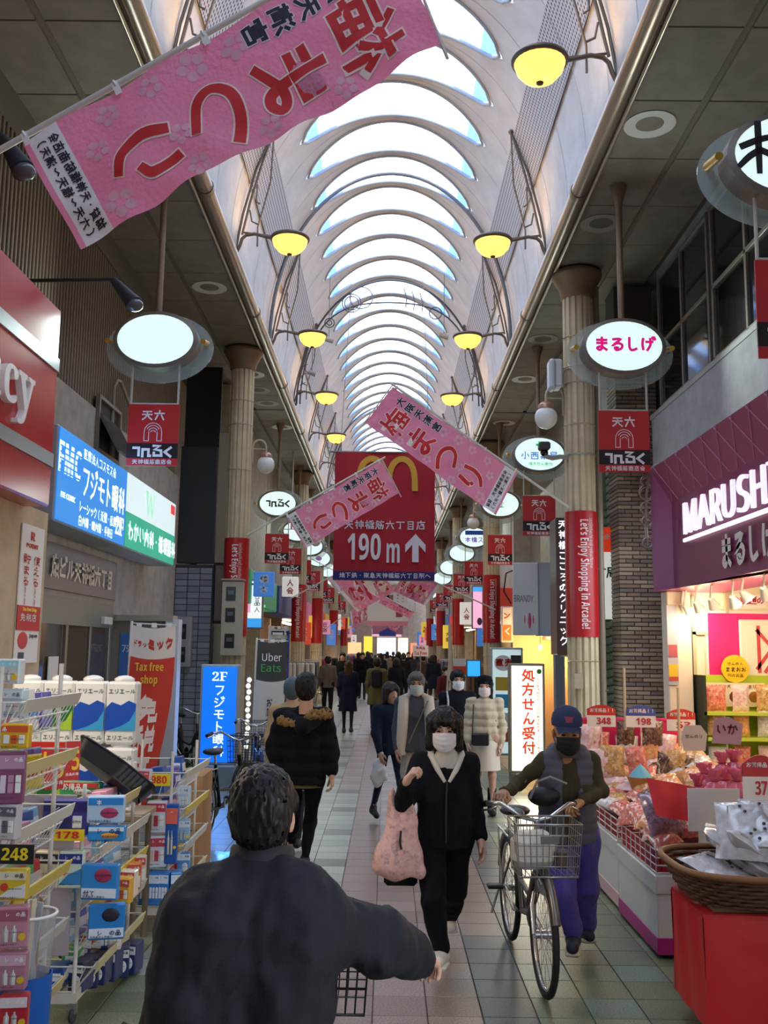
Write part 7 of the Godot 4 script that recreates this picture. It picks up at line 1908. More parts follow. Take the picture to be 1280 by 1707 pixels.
	for q in [-1.0, 1.0]:
		f.cap(J.chest + V(q * 0.055, 0.06, 0), J.pelvis + V(q * 0.06, -0.05, 0), 0.118, 0.13, 0.05)
		f.cap(J.neck + V(q * 0.06, 0, 0), V(J.chest.x + q * 0.1, J.shL.y - 0.005, J.chest.z), 0.072, 0.072, 0.05)
	f.ribs(0.006, 0.055); f.rough(fold, 0.014, 400.0, 300.0)
	f.plane(V(0, J.pelvis.y - 0.04, 0), V(0, -1, 0))
	f.ell(J.chest + V(0.0, -0.06, 0.2), V(0.055, 0.36, 0.17), 0.02, true)
	part(mn, "vest", Hull.new().add(f).mesh(), cloth("64616a"))
	part(mn, "collar", mb(tf(J.neck + V(0, 0.02, 0.0))).lathe([Vector2(0.1, -0.03), Vector2(0.085, 0.04), Vector2(0.075, 0.04), Vector2(0.078, -0.03)], 22), cloth("5c5962"))
	var HX := Transform3D(Basis(Vector3.RIGHT, 0.1) * yaw(-0.05), J.head + V(0, 0.018, 0))
	var cap := mb(HX)
	cap.lathe([Vector2(0.094, 0.03), Vector2(0.097, 0.06), Vector2(0.088, 0.1), Vector2(0.06, 0.135), Vector2(0.02, 0.15), Vector2(0.0, 0.152)], 24, V(0, 0.0, -0.01), 1.12)
	part(mn, "cap", cap, cloth("39415e", 22.0))
	part(mn, "cap_peak", mb(HX).sheet(func(u: float, v: float) -> Vector3:
		var a := u * 2 - 1
		return V(a * 0.078 * (1 - 0.15 * v), 0.045 - 0.03 * v - 0.02 * a * a, 0.07 + v * 0.085 * (1 - 0.35 * a * a)), 12, 6), cloth("323a56", 22.0))
	part(mn, "cap_badge", mb(HX).sheet(func(u: float, v: float) -> Vector3: return V((u - 0.5) * 0.08, 0.062 + v * 0.035, 0.1 - 0.22 * pow(u - 0.5, 2) * 0.3 - v * 0.008), 6, 3), cloth("9a4a5e", 22.0))
	var sb := thing("shoulder_bag", "black rounded bag hung on the bicycle handlebar in front of the grey vest", "bag", at(915, 1330, 6.0))
	part(sb, "bag", mb().ball(V(-0.02, 0.0, -0.06), V(0.1, 0.06, 0.05), 16, 10), M("1b1b1e", 0.5))
	part(sb, "strap", mb().tube(vs([V(-0.12, 0.0, 0.03), V(-0.08, 0.1, 0.05), V(0.0, 0.13, 0.05), V(0.1, 0.09, 0.05)]), 0.008, 6), M("8d8a84", 0.5))
	# --- man in black parka walking away
	b = V(-0.74, 0, -8.35)
	pb = b
	J = skel(1.7, PI, 0.55)
	J.merge({"head": W(511, 1150, 8.3), "elR": W(552, 1250, 8.35), "wrR": W(553, 1290, 8.32), "elL": W(456, 1245, 8.35), "wrL": W(462, 1285, 8.3), "shR": W(540, 1195, 8.35), "shL": W(473, 1195, 8.35), "neck": W(508, 1185, 8.32), "chest": W(506, 1225, 8.35), "pelvis": W(505, 1300, 8.35), "hipR": W(523, 1305, 8.35), "hipL": W(490, 1305, 8.35), "kneeR": W(516, 1372, 8.4), "kneeL": W(490, 1372, 8.5), "ankleR": W(508, 1435, 8.25), "toeR": W(514, 1446, 8.42), "ankleL": W(482, 1415, 8.72), "toeL": W(478, 1425, 8.88), "palmR": V(-1, 0, 0), "palmL": V(1, 0, 0)}, true)
	var pk := person("person walking away in a black padded parka with tan fur hood", b, J, {"top": "18181c", "top_puff": 0.02, "torso": 0.95, "hem": 0.87, "quilt": 0.115, "pants": "121215", "pants_w": -0.012, "shoes": "222226", "sole": "c9c2b2", "hair": "short", "hair_col": "120f0d", "look": PI, "cell": 0.0145, "grip": 0.5})
	f = Field.new(box_of([J.neck], 0.3), 0.012)
	f.cap(J.neck + V(-0.13, -0.06, 0.02), J.neck + V(0.0, -0.12, 0.15), 0.07, 0.06, 0.04); f.cap(J.neck + V(0.13, -0.04, 0.02), J.neck + V(0.0, -0.12, 0.15), 0.07, 0.06, 0.04)
	f.rough(fold, 0.016, 600.0, 600.0)
	part(pk, "hood", Hull.new().add(f).mesh(), cloth("1a1a1e"))
	f = Field.new(box_of([J.neck], 0.32), 0.01)
	f.cap(J.neck + V(-0.19, -0.08, 0.05), J.neck + V(-0.06, -0.1, 0.15), 0.042, 0.03, 0.03); f.cap(J.neck + V(-0.06, -0.1, 0.15), J.neck + V(0.08, -0.02, 0.15), 0.026, 0.03, 0.03); f.cap(J.neck + V(0.08, -0.02, 0.15), J.neck + V(0.2, -0.02, 0.06), 0.036, 0.045, 0.03)
	f.rough(fold, 0.02, 2600.0, 2600.0)
	part(pk, "fur_trim", Hull.new().add(f).mesh(), M("8a6a3c", 0.95, {"sheen": 0.3}))
	part(pk, "shirt_hem", mb(tf(J.pelvis + V(0, -0.055, 0))).lathe([Vector2(0.17, 0.0), Vector2(0.172, 0.03)], 24, Vector3.ZERO, 0.72), cloth("6d6247"))
	# --- the others, nearest first
	var cr := func(label: String, x: float, foot: float, h: float, turn: float, step: float, o: Dictionary, group := "") -> Node3D:
		var g := aty(x, foot, 0.0)
		var q := skel(h, turn, step)
		o.merge({"look": turn, "cell": 0.022})
		return person(label, V(g.x, 0, g.z), q, o, group)
	var p: Node3D
	p = cr.call("person with a grey cap and beige coat beside the black parka", 481, 1416, 1.58, PI, 0.4, {"top": "b79c78", "coat": 0.3, "pants": "2a2a2e", "hair": "short", "hair_col": "4a5860"})
	p = cr.call("person with grey hair and mask in an off-white vest over a charcoal sweater", 692, 1383, 1.62, 0.0, 0.5, {"top": "4a4a50", "top_name": "sweater", "pants": "b4ad9e", "shoes": "3a3a3a", "hair": "short", "hair_col": "55524f", "mask": "a9aba2", "cell": 0.017, "skin": "a87a5e", "coat": 0.05})
	var vest := mb(tf(V(0, 1.2, 0)))
	for q in [-1, 1]: vest.tube(vs([V(q * 0.13, 0.16, 0.02), V(q * 0.14, 0.0, 0.11), V(q * 0.15, -0.2, 0.11), V(q * 0.16, -0.42, 0.09)]), 0.062, 10, false, 0.055)
	vest.tube(vs([V(-0.14, 0.14, 0.04), V(0, 0.2, -0.08), V(0.14, 0.14, 0.04)]), 0.05, 10)
	part(p, "vest", vest, cloth("bdb5a4"))
	part(p, "bag_strap", mb(tf(V(0, 1.2, 0))).bar(V(0.12, 0.14, 0.13), V(-0.08, -0.3, 0.16), 0.007, 5), M("6a6a60", 0.6))
	p = cr.call("person in a navy jacket and jeans carrying a white carrier bag", 648, 1372, 1.5, 0.5, 0.8, {"top": "1d2231", "pants": "232a3e", "pants_w": -0.014, "shoes": "17171a", "hair": "bob", "hair_col": "2a1d18", "skin": "b98f74"})
	var wb := thing("carrier_bag", "white plastic carrier bag hanging beside the person in navy", "bag", p.position + yaw(0.5) * V(-0.2, 0.7, 0.12))
	f = Field.new(AABB(V(-0.16, -0.34, -0.1), V(0.32, 0.42, 0.2)), 0.013)
	f.ell(V(0, -0.17, 0), V(0.09, 0.13, 0.055), 0.04); f.cap(V(-0.03, -0.06, 0), V(0.03, 0.05, 0), 0.03, 0.012, 0.03); f.rough(fold, 0.03, 600.0, 500.0)
	part(wb, "film", Hull.new().add(f).mesh(), M("c9c8c2", 0.4, {"back": "606060"}))
	part(wb, "knot", mb().ball(V(0.03, 0.05, 0), V(0.025, 0.03, 0.02)), M("c9c8c2", 0.4))
	p = cr.call("person in a dark jacket with white mask and backpack beside the white down jacket", 762, 1344, 1.62, 0.1, 0.3, {"top": "1c1d22", "pants": "16161a", "hair": "short", "hair_col": "15110f", "mask": "e6e4e2", "cell": 0.017, "skin": "b98c72"})
	part(p, "backpack_strap", mb(tf(V(0, 1.2, 0))).tube(vs([V(-0.13, 0.17, 0.04), V(-0.12, 0.05, 0.13), V(-0.12, -0.15, 0.13)]), 0.012, 6), M("c7c9c6", 0.6))
	p = cr.call("person in a white down jacket, white skirt and black boots with a shoulder bag", 808, 1357, 1.56, -0.1, 0.15, {"top": "cfc3a6", "top_puff": 0.006, "torso": 0.8, "quilt": 0.09, "hem": 0.64, "pants": M("c79b80", 0.6), "low_name": "legs", "pants_w": -0.02, "shoes": "1a1a1c", "hair": "long", "hair_col": "1c1412", "mask": "ead9d4", "cell": 0.017, "skin": "d3ab94"})
	part(p, "skirt", mb(tf(V(0, 0.0, 0))).lathe([Vector2(0.185, 0.5), Vector2(0.165, 0.78), Vector2(0.15, 0.86)], 22, Vector3.ZERO, 0.8), cloth("d8cdb8"))
	for q in [-1, 1]: part(p, "boot", mb().tube(vs([V(q * 0.08, 0.02, 0.01), V(q * 0.082, 0.3, 0.02)]), 0.052, 12), M("19191c", 0.5))
	part(p, "cap", mb(tf(V(0, 1.47, -0.0))).lathe([Vector2(0.098, 0.0), Vector2(0.1, 0.05), Vector2(0.08, 0.1), Vector2(0.0, 0.12)], 18), cloth("17171b"))
	part(p, "shoulder_bag", mb().box(V(-0.07, 0.86, 0.2), V(0.2, 0.14, 0.08), Basis(), 0.015), M("17171c", 0.4))
	part(p, "bag_strap", mb().bar(V(-0.16, 0.9, 0.19), V(-0.14, 1.25, 0.12), 0.008, 5), M("17171c", 0.4))
	p = cr.call("person in a long navy coat with long brown hair walking away", 579, 1222, 1.6, PI, 0.25, {"top": "1c2036", "coat": 0.42, "pants": "2a2a30", "pants_w": -0.015, "shoes": "2a1f1f", "hair": "long", "hair_col": "3b2619"})
	p = cr.call("person in an olive parka with a dark backpack walking away", 627, 1216, 1.66, PI, 0.3, {"top": "5a583c", "coat": 0.3, "top_puff": 0.01, "pants": "2c3a58", "shoes": "2a2a2a", "hair": "short", "hair_col": "1b1613"})
	part(p, "backpack", mb().box(V(0, 1.18, 0.19), V(0.26, 0.4, 0.16), Basis(), 0.05), cloth("23242e"))
	p = cr.call("person in a black coat with a light collar beyond the olive parka", 660, 1196, 1.62, PI, 0.3, {"top": "1b1b20", "coat": 0.25, "pants": "202026", "hair": "bob", "hair_col": "201611"})
	p = cr.call("person in a maroon top beside the folded banner stand", 742, 1222, 1.5, 0.6, 0.2, {"top": "6a2a34", "pants": "2a2a30", "hair": "short", "hair_col": "2a2420", "mask": "d8d4d2"})
	p = cr.call("person in a navy and cream jacket bending over beside the blue screen", 752, 1212, 1.62, 1.2, 0.2, {"top": "23283c", "pants": "2a2a30", "hair": "short", "hair_col": "3a2622"})
	p = cr.call("person in grey with a shoulder bag standing by the parked bicycles", 545, 1196, 1.66, PI, 0.1, {"top": "6a5d50", "pants": "1e1e22", "hair": "short", "hair_col": "17130f"})
	# the crowd further off
	var r := RandomNumberGenerator.new()
	r.seed = 21
	var hues := ["16161a", "1f2230", "2b2622", "33363c", "5a4a3a", "202428", "7a6e5c", "1a1c2a", "3a2a2a", "8a8578"]
	var looks := ["black", "navy", "dark brown", "slate", "brown", "charcoal", "sand", "midnight blue", "wine", "stone grey"]
	var spots := [[603, 1166], [634, 1160], [672, 1172], [690, 1158], [705, 1170], [613, 1150], [650, 1152], [664, 1145], [625, 1142], [640, 1140], [680, 1146], [597, 1150], [655, 1136], [612, 1137], [672, 1136], [645, 1132], [630, 1131], [690, 1141], [660, 1129], [618, 1129], [570, 1180], [722, 1180]]
	var protos := {}
	for i in spots.size():
		var g := aty(spots[i][0], spots[i][1], 0.0)
		var k := i % 10
		var away := i % 3 != 0
		if i < 10:
			var q := skel(1.55 + r.randf() * 0.2, PI if away else 0.0, 0.2 + r.randf() * 0.3)
			protos[k] = person("distant person in %s walking %s in the crowd" % [looks[k], "away" if away else "this way"], V(g.x, 0, g.z), q, {"top": hues[k], "coat": 0.1 + r.randf() * 0.3, "pants": hues[(k + 3) % 6], "hair": ["short", "bob"][i % 2], "hair_col": ["15110f", "2a1d16", "3a3633"][i % 3], "look": PI if away else 0.0, "cell": 0.034}, "crowd down the arcade")
		else: copy(protos[k], V(g.x, 0, g.z), 0.25 - 0.5 * r.randf())

# ---- bicycles
func bicycle(label: String, pos: Vector3, turn: float, hexf: String, o := {}) -> Node3D:
	var t := thing("bicycle", label, "bicycle", pos, turn)
	var steel := M(hexf, 0.35, {"metal": 0.7}); var chrome := M("c9c9c6", 0.25, {"metal": 0.9}); var rub := M("18181a", 0.7); var blk := M("1d1d20", 0.5)
	var R := 0.325
	for q in [0.53, -0.53]:
		var wh := part(t, "wheel", mb().ring(V(0, R, q), V(1, 0, 0), R - 0.02, 0.02, 40, 8), rub, Vector3.ZERO, "black tyre")
		part(wh, "rim", mb().ring(V(0, R, q), V(1, 0, 0), R - 0.045, 0.011, 40, 6), chrome)
		var sp := mb()
		for i in 28:
			var a := TAU * i / 28
			sp.bar(V(0.02 if i % 2 else -0.02, R + 0.02 * sin(a + 1.2), q + 0.02 * cos(a + 1.2)), V(0, R + (R - 0.05) * sin(a), q + (R - 0.05) * cos(a)), 0.0016, 3)
		part(wh, "spokes", sp, chrome)
		part(wh, "hub", mb().bar(V(-0.05, R, q), V(0.05, R, q), 0.022, 10), chrome)
		var fp := PackedVector3Array()
		for i in 13:
			var a := deg_to_rad((20.0 if q > 0 else 30.0) + i * 11.5)
			fp.append(V(0, R + (R + 0.02) * sin(a), q + (R + 0.02) * cos(a) * (1.0 if q > 0 else -1.0) * -1.0))
		part(t, "mudguard", mb().tube(fp, 0.024, 7), steel)
	var fr := mb()
	var bb := V(0, 0.29, -0.1); var seat := V(0, 0.72, -0.24); var head := V(0, 0.72, 0.36); var head2 := V(0, 0.56, 0.4)
	fr.bar(bb, seat, 0.017, 8); fr.tube(vs([bb, V(0, 0.33, 0.12), V(0, 0.46, 0.3), head2]), 0.02, 8); fr.tube(vs([seat + V(0, -0.25, 0.06), V(0, 0.44, 0.1), V(0, 0.52, 0.3), head2 + V(0, 0.06, -0.01)]), 0.016, 8)
	fr.bar(head + V(0, 0.04, -0.01), head2 + V(0, -0.04, 0.01), 0.022, 8)
	for q in [-1, 1]:
		fr.bar(bb + V(q * 0.03, 0, 0), V(q * 0.055, R, -0.53), 0.009, 6); fr.bar(seat + V(q * 0.02, -0.06, 0), V(q * 0.055, R, -0.53), 0.008, 6)
	part(t, "frame", fr, steel)
	var fk := mb()
	for q in [-1, 1]: fk.tube(vs([head2 + V(q * 0.03, -0.04, 0.01), V(q * 0.05, 0.46, 0.45), V(q * 0.055, R, 0.53)]), 0.012, 7)
	part(t, "fork", fk, chrome)
	part(t, "seat_post", mb().bar(seat, seat + V(0, 0.1, -0.02), 0.013, 8), chrome)
	part(t, "saddle", mb(tf(V(0, 0.85, -0.27))).ball(V(0, 0, -0.05), V(0.1, 0.035, 0.09), 14, 8).ball(V(0, 0.0, 0.06), V(0.04, 0.03, 0.12), 12, 8), M("20242e", 0.45))
	var hb := mb()
	var Y := 0.98
	hb.tube(vs([V(-0.27, Y - 0.02, 0.14), V(-0.25, Y, 0.24), V(-0.2, Y + 0.01, 0.31), V(-0.08, Y - 0.06, 0.36), V(0, Y - 0.08, 0.35), V(0.08, Y - 0.06, 0.36), V(0.2, Y + 0.01, 0.31), V(0.25, Y, 0.24), V(0.27, Y - 0.02, 0.14)]), 0.012, 8)
	hb.bar(head, V(0, Y - 0.08, 0.35), 0.014, 8)
	part(t, "handlebar", hb, chrome)
	for q in [-1, 1]:
		part(t, "grip", mb().bar(V(q * 0.255, Y - 0.003, 0.22), V(q * 0.272, Y - 0.022, 0.12), 0.019, 8), blk)
		part(t, "brake_lever", mb().tube(vs([V(q * 0.22, Y - 0.01, 0.3), V(q * 0.26, Y - 0.03, 0.28), V(q * 0.29, Y - 0.05, 0.18)]), 0.007, 6), chrome)
		part(t, "pedal", mb().box(V(q * 0.15, 0.29 - q * 0.12, -0.1 + q * 0.1), V(0.1, 0.025, 0.07), Basis(), 0.006), blk)
		part(t, "crank", mb().bar(bb + V(q * 0.05, 0, 0), V(q * 0.09, 0.29 - q * 0.12, -0.1 + q * 0.1), 0.01, 6), chrome)
	part(t, "chain_case", mb().box(V(0.045, 0.3, -0.3), V(0.02, 0.09, 0.5), Basis(V(1, 0, 0), 0.05), 0.01).ball(bb + V(0.045, 0, 0), V(0.012, 0.1, 0.1)), steel)
	var rk := mb()
	for q in [-0.05, 0.0, 0.05]: rk.bar(V(q, 0.69, -0.3), V(q, 0.69, -0.72), 0.006, 5)
	for q in [-0.055, 0.055]: rk.bar(V(q, 0.69, -0.65), V(q, R, -0.53), 0.006, 5)
	part(t, "rear_rack", rk, chrome)
	if o.get("basket", true):
		var wire := M(o.get("wire", "a9a69f"), 0.35, {"metal": 0.8})
		var bk := mb()
		var y0 := 0.66; var y1 := 0.94
		var hw := 0.16; var z0 := 0.43; var z1 := 0.68
		for k in 6:
			var v := k / 5.0
			var y := lerpf(y0, y1, v); var g := 0.02 * v + 0.0
			bk.tube(vs([V(-hw - g, y, z0), V(hw + g, y, z0), V(hw + g, y, z1 + g * 1.6), V(-hw - g, y, z1 + g * 1.6)]), 0.0055 if k in [0, 5] else 0.0028, 5, true)
		for k in 11:
			var x := lerpf(-1, 1, k / 10.0)
			bk.bar(V(x * hw, y0, z1), V(x * (hw + 0.02), y1, z1 + 0.032), 0.0028, 4); bk.bar(V(x * hw, y0, z0), V(x * (hw + 0.02), y1, z0), 0.0028, 4); bk.bar(V(x * hw, y0, z0), V(x * hw, y0, z1), 0.0028, 4)
		for k in 7:
			var z := lerpf(z0, z1, k / 6.0)
			for q in [-1, 1]: bk.bar(V(q * hw, y0, z), V(q * (hw + 0.02), y1, z + 0.03 * k / 6.0), 0.0028, 4)
		part(t, "basket", bk, wire)
		if o.has("lamp"): part(t, "head_lamp", mb().tube(vs([V(0, 0.6, 0.5), V(0, 0.58, 0.6)]), 0.03, 10, false, 0.04), chrome)
		if o.has("plate"): part(t, "basket_plate", mb().box(V(0.0, 0.86, z1 + 0.034), V(0.1, 0.04, 0.008)), M("6b6862", 0.4))
	part(t, "stand", mb().tube(vs([V(-0.07, R, -0.53), V(-0.09, 0.2, -0.62), V(-0.09, 0.12, -0.72)]), 0.009, 6), chrome)
	return t

func bicycles() -> void:
	bicycle("silver city bicycle with a wire front basket pushed beside the purple trousers", V(0.86, 0, -6.1), 0.05, "77706a", {"lamp": 1, "plate": 1})
	var bg := thing("basket_load", "clear plastic bag and grey wallet inside the front basket", "bag", V(0.86, 0.68, -5.55))
	part(bg, "plastic", mb().box(V(-0.03, 0.1, 0), V(0.24, 0.2, 0.18), Basis(V(0, 1, 0), 0.2), 0.05), M("d6d2c6", 0.3, {"back": "606060"}))
	part(bg, "wallet", mb().box(V(0.12, 0.06, 0.04), V(0.08, 0.1, 0.06), Basis(), 0.015), M("5b5046", 0.6))
	bicycle("black bicycle with a dark wire basket under the rider in black", V(-0.22, 0, -2.98), PI, "232326", {"wire": "2c2926"})
	bicycle("dark parked bicycle in front of the blue stand sign", V(-1.62, 0, -10.0), PI - 0.25, "25262c", {"wire": "33333a"})
	bicycle("parked bicycle with blue mudguards beside the delivery flag", V(-1.55, 0, -11.95), PI + 0.2, "2b3f7a", {"wire": "404048"})
	bicycle("parked bicycle leaning by the tiled alley wall", V(-2.95, 0, -14.6), 0.6, "4a4644", {"basket": false})
	bicycle("bicycle parked among the distant walkers on the clinic side", V(-1.55, 0, -19.5), PI + 0.1, "5a5650", {"wire": "6a6a66"})
	bicycle("pale bicycle parked by the far goods racks", V(-1.9, 0, -23.0), PI, "b9b4a8", {})

# ---- goods
var bagm := []
func pillow(w: float, h: float, t: float, sd: int) -> ArrayMesh: # a filled, crimped bag lying in xy
	var n := FastNoiseLite.new()
	n.seed = sd; n.frequency = 9.0
	var m := mb()
	for s in [-1.0, 1.0]:
		m.sheet(func(u: float, v: float) -> Vector3:
			var a := u * 2 - 1; var b := v * 2 - 1
			var k := (1 - pow(absf(a), 3)) * (1 - pow(absf(b), 4))
			return V(a * w * 0.5 * (1 - 0.06 * (1 - b * b)), b * h * 0.5, s * t * 0.5 * sqrt(maxf(k, 0)) * (1 + 0.5 * n.get_noise_2d(a * 0.5, b * 0.5 + s * 3)) + n.get_noise_2d(a, b) * 0.012), 8, 9)
	return m.mesh()

func snackm(hex: String, key: String, freq: float, a: String, b: String, c: String) -> StandardMaterial3D:
	var id := "snack" + hex + key
	if mats.has(id): return mats[id]
	var f := FastNoiseLite.new()
	f.seed = key.hash() % 999; f.frequency = freq; f.noise_type = FastNoiseLite.TYPE_CELLULAR; f.cellular_return_type = FastNoiseLite.RETURN_CELL_VALUE
	var g := Gradient.new()
	g.set_color(0, Color.html(a)); g.set_color(1, Color.html(c)); g.add_point(0.5, Color.html(b))
	var t := NoiseTexture2D.new()
	t.width = 256; t.height = 256; t.noise = f; t.color_ramp = g; t.seamless = true
	var m := StandardMaterial3D.new()
	m.albedo_texture = t; m.albedo_color = Color.html(hex); m.roughness = 0.22; m.cull_mode = BaseMaterial3D.CULL_DISABLED
	m.clearcoat_enabled = true; m.clearcoat = 0.6; m.clearcoat_roughness = 0.12
	m.uv1_triplanar = true; m.uv1_scale = V(4, 4, 4)
	mats[id] = m
	return m

func price_card(px: float, py: float, D: float, w: float, h: float, hex: String, num: String, label: String, stem := 0.5) -> void:
	var t := thing("price_card", label, "card", at(px, py, D))
	var pts := PackedVector2Array([Vector2(-w / 2, -h / 2), Vector2(w / 2, -h / 2), Vector2(w / 2, h * 0.15)])
	var top := PackedVector2Array()
	for i in 13: top.append(Vector2(lerpf(w * 0.5, -w * 0.5, i / 12.0), h * (0.3 + 0.2 * sin(PI * i / 12.0))))
	part(t, "card", mb().prism(PackedVector2Array([Vector2(-w / 2, -h / 2), Vector2(w / 2, -h / 2), Vector2(w / 2, h * 0.3), Vector2(-w / 2, h * 0.3)]), 0.006), M("f2ece2", 0.5))
	top.append(Vector2(-w * 0.5, h * 0.02)); top.append(Vector2(w * 0.5, h * 0.02))
	part(t, "header", mb().prism(top, 0.009), M(hex, 0.5))
	part(t, "lettering", write(mb(), "お買得品!!", V(-w * 0.4, h * 0.34, 0.006), Vector3.RIGHT, Vector3.UP, w * 0.14, 0.15), M("fbeee6", 0.5))
	latin(t, "figures", num, V(w * 0.08, -h * 0.24, 0.006), Basis(), h * 0.3, M("c8303a", 0.5), "Droid Sans", 700, w * 0.5)
	part(t, "holder", mb().bar(V(0, -h / 2, -0.006), V(0, -h / 2 - stem, -0.01), 0.006, 5), M("d8d4c8", 0.4))

func counter(label: String, x0: float, x1: float, d0: float, d1: float, kick: String, low: String) -> void:
	var zc := -(d0 + d1) / 2; var L := d1 - d0
	var t := thing("sales_counter", label, "counter", V((x0 + x1) / 2, 0, zc))
	var w := x1 - x0
	part(t, "body", mb().box(V(0, 0.27, 0), V(w, 0.36, L), Basis(), 0.006), M("d9d6cf", 0.4))
	part(t, "top_rim", mb().box(V(0, 0.44, 0), V(w + 0.02, 0.12, L + 0.02), Basis(), 0.01), M("d3cfc6", 0.4))
	part(t, "colour_kick", mb().box(V(0, 0.075, 0), V(w + 0.008, 0.1, L + 0.008), Basis(), 0.004), M(kick, 0.4))
	part(t, "plinth", mb().box(V(0.02, 0.0125, 0), V(w - 0.06, 0.025, L - 0.06)), M(low, 0.7))  # dark base slab; on the magenta counter its colour paints the toe shadow
	var r := mb()
	for y in [0.51, 0.555, 0.6, 0.645]: r.tube(vs([V(w / 2, y, L / 2), V(-w / 2, y, L / 2), V(-w / 2, y, -L / 2), V(w / 2, y, -L / 2)]), 0.005, 5)
	for k in 9: r.bar(V(-w / 2, 0.5, lerpf(-L / 2, L / 2, k / 8.0)), V(-w / 2, 0.65, lerpf(-L / 2, L / 2, k / 8.0)), 0.004, 4)
	for k in 7: r.bar(V(lerpf(-w / 2, w / 2, k / 6.0), 0.5, L / 2), V(lerpf(-w / 2, w / 2, k / 6.0), 0.65, L / 2), 0.004, 4)
	part(t, "wire_rail", r, M("e6e2da", 0.35))
	part(t, "red_liner", mb().box(V(-w / 2 + 0.03, 0.56, 0), V(0.01, 0.14, L - 0.06)).box(V(0, 0.56, L / 2 - 0.03), V(w - 0.08, 0.14, 0.01)), M("a8202a", 0.6))
	part(t, "sloped_tray", mb().box(V(0.02, 0.66, 0), V(w - 0.08, 0.03, L - 0.06), Basis(V(0, 0, 1), 0.3)), M("8a2428", 0.6))

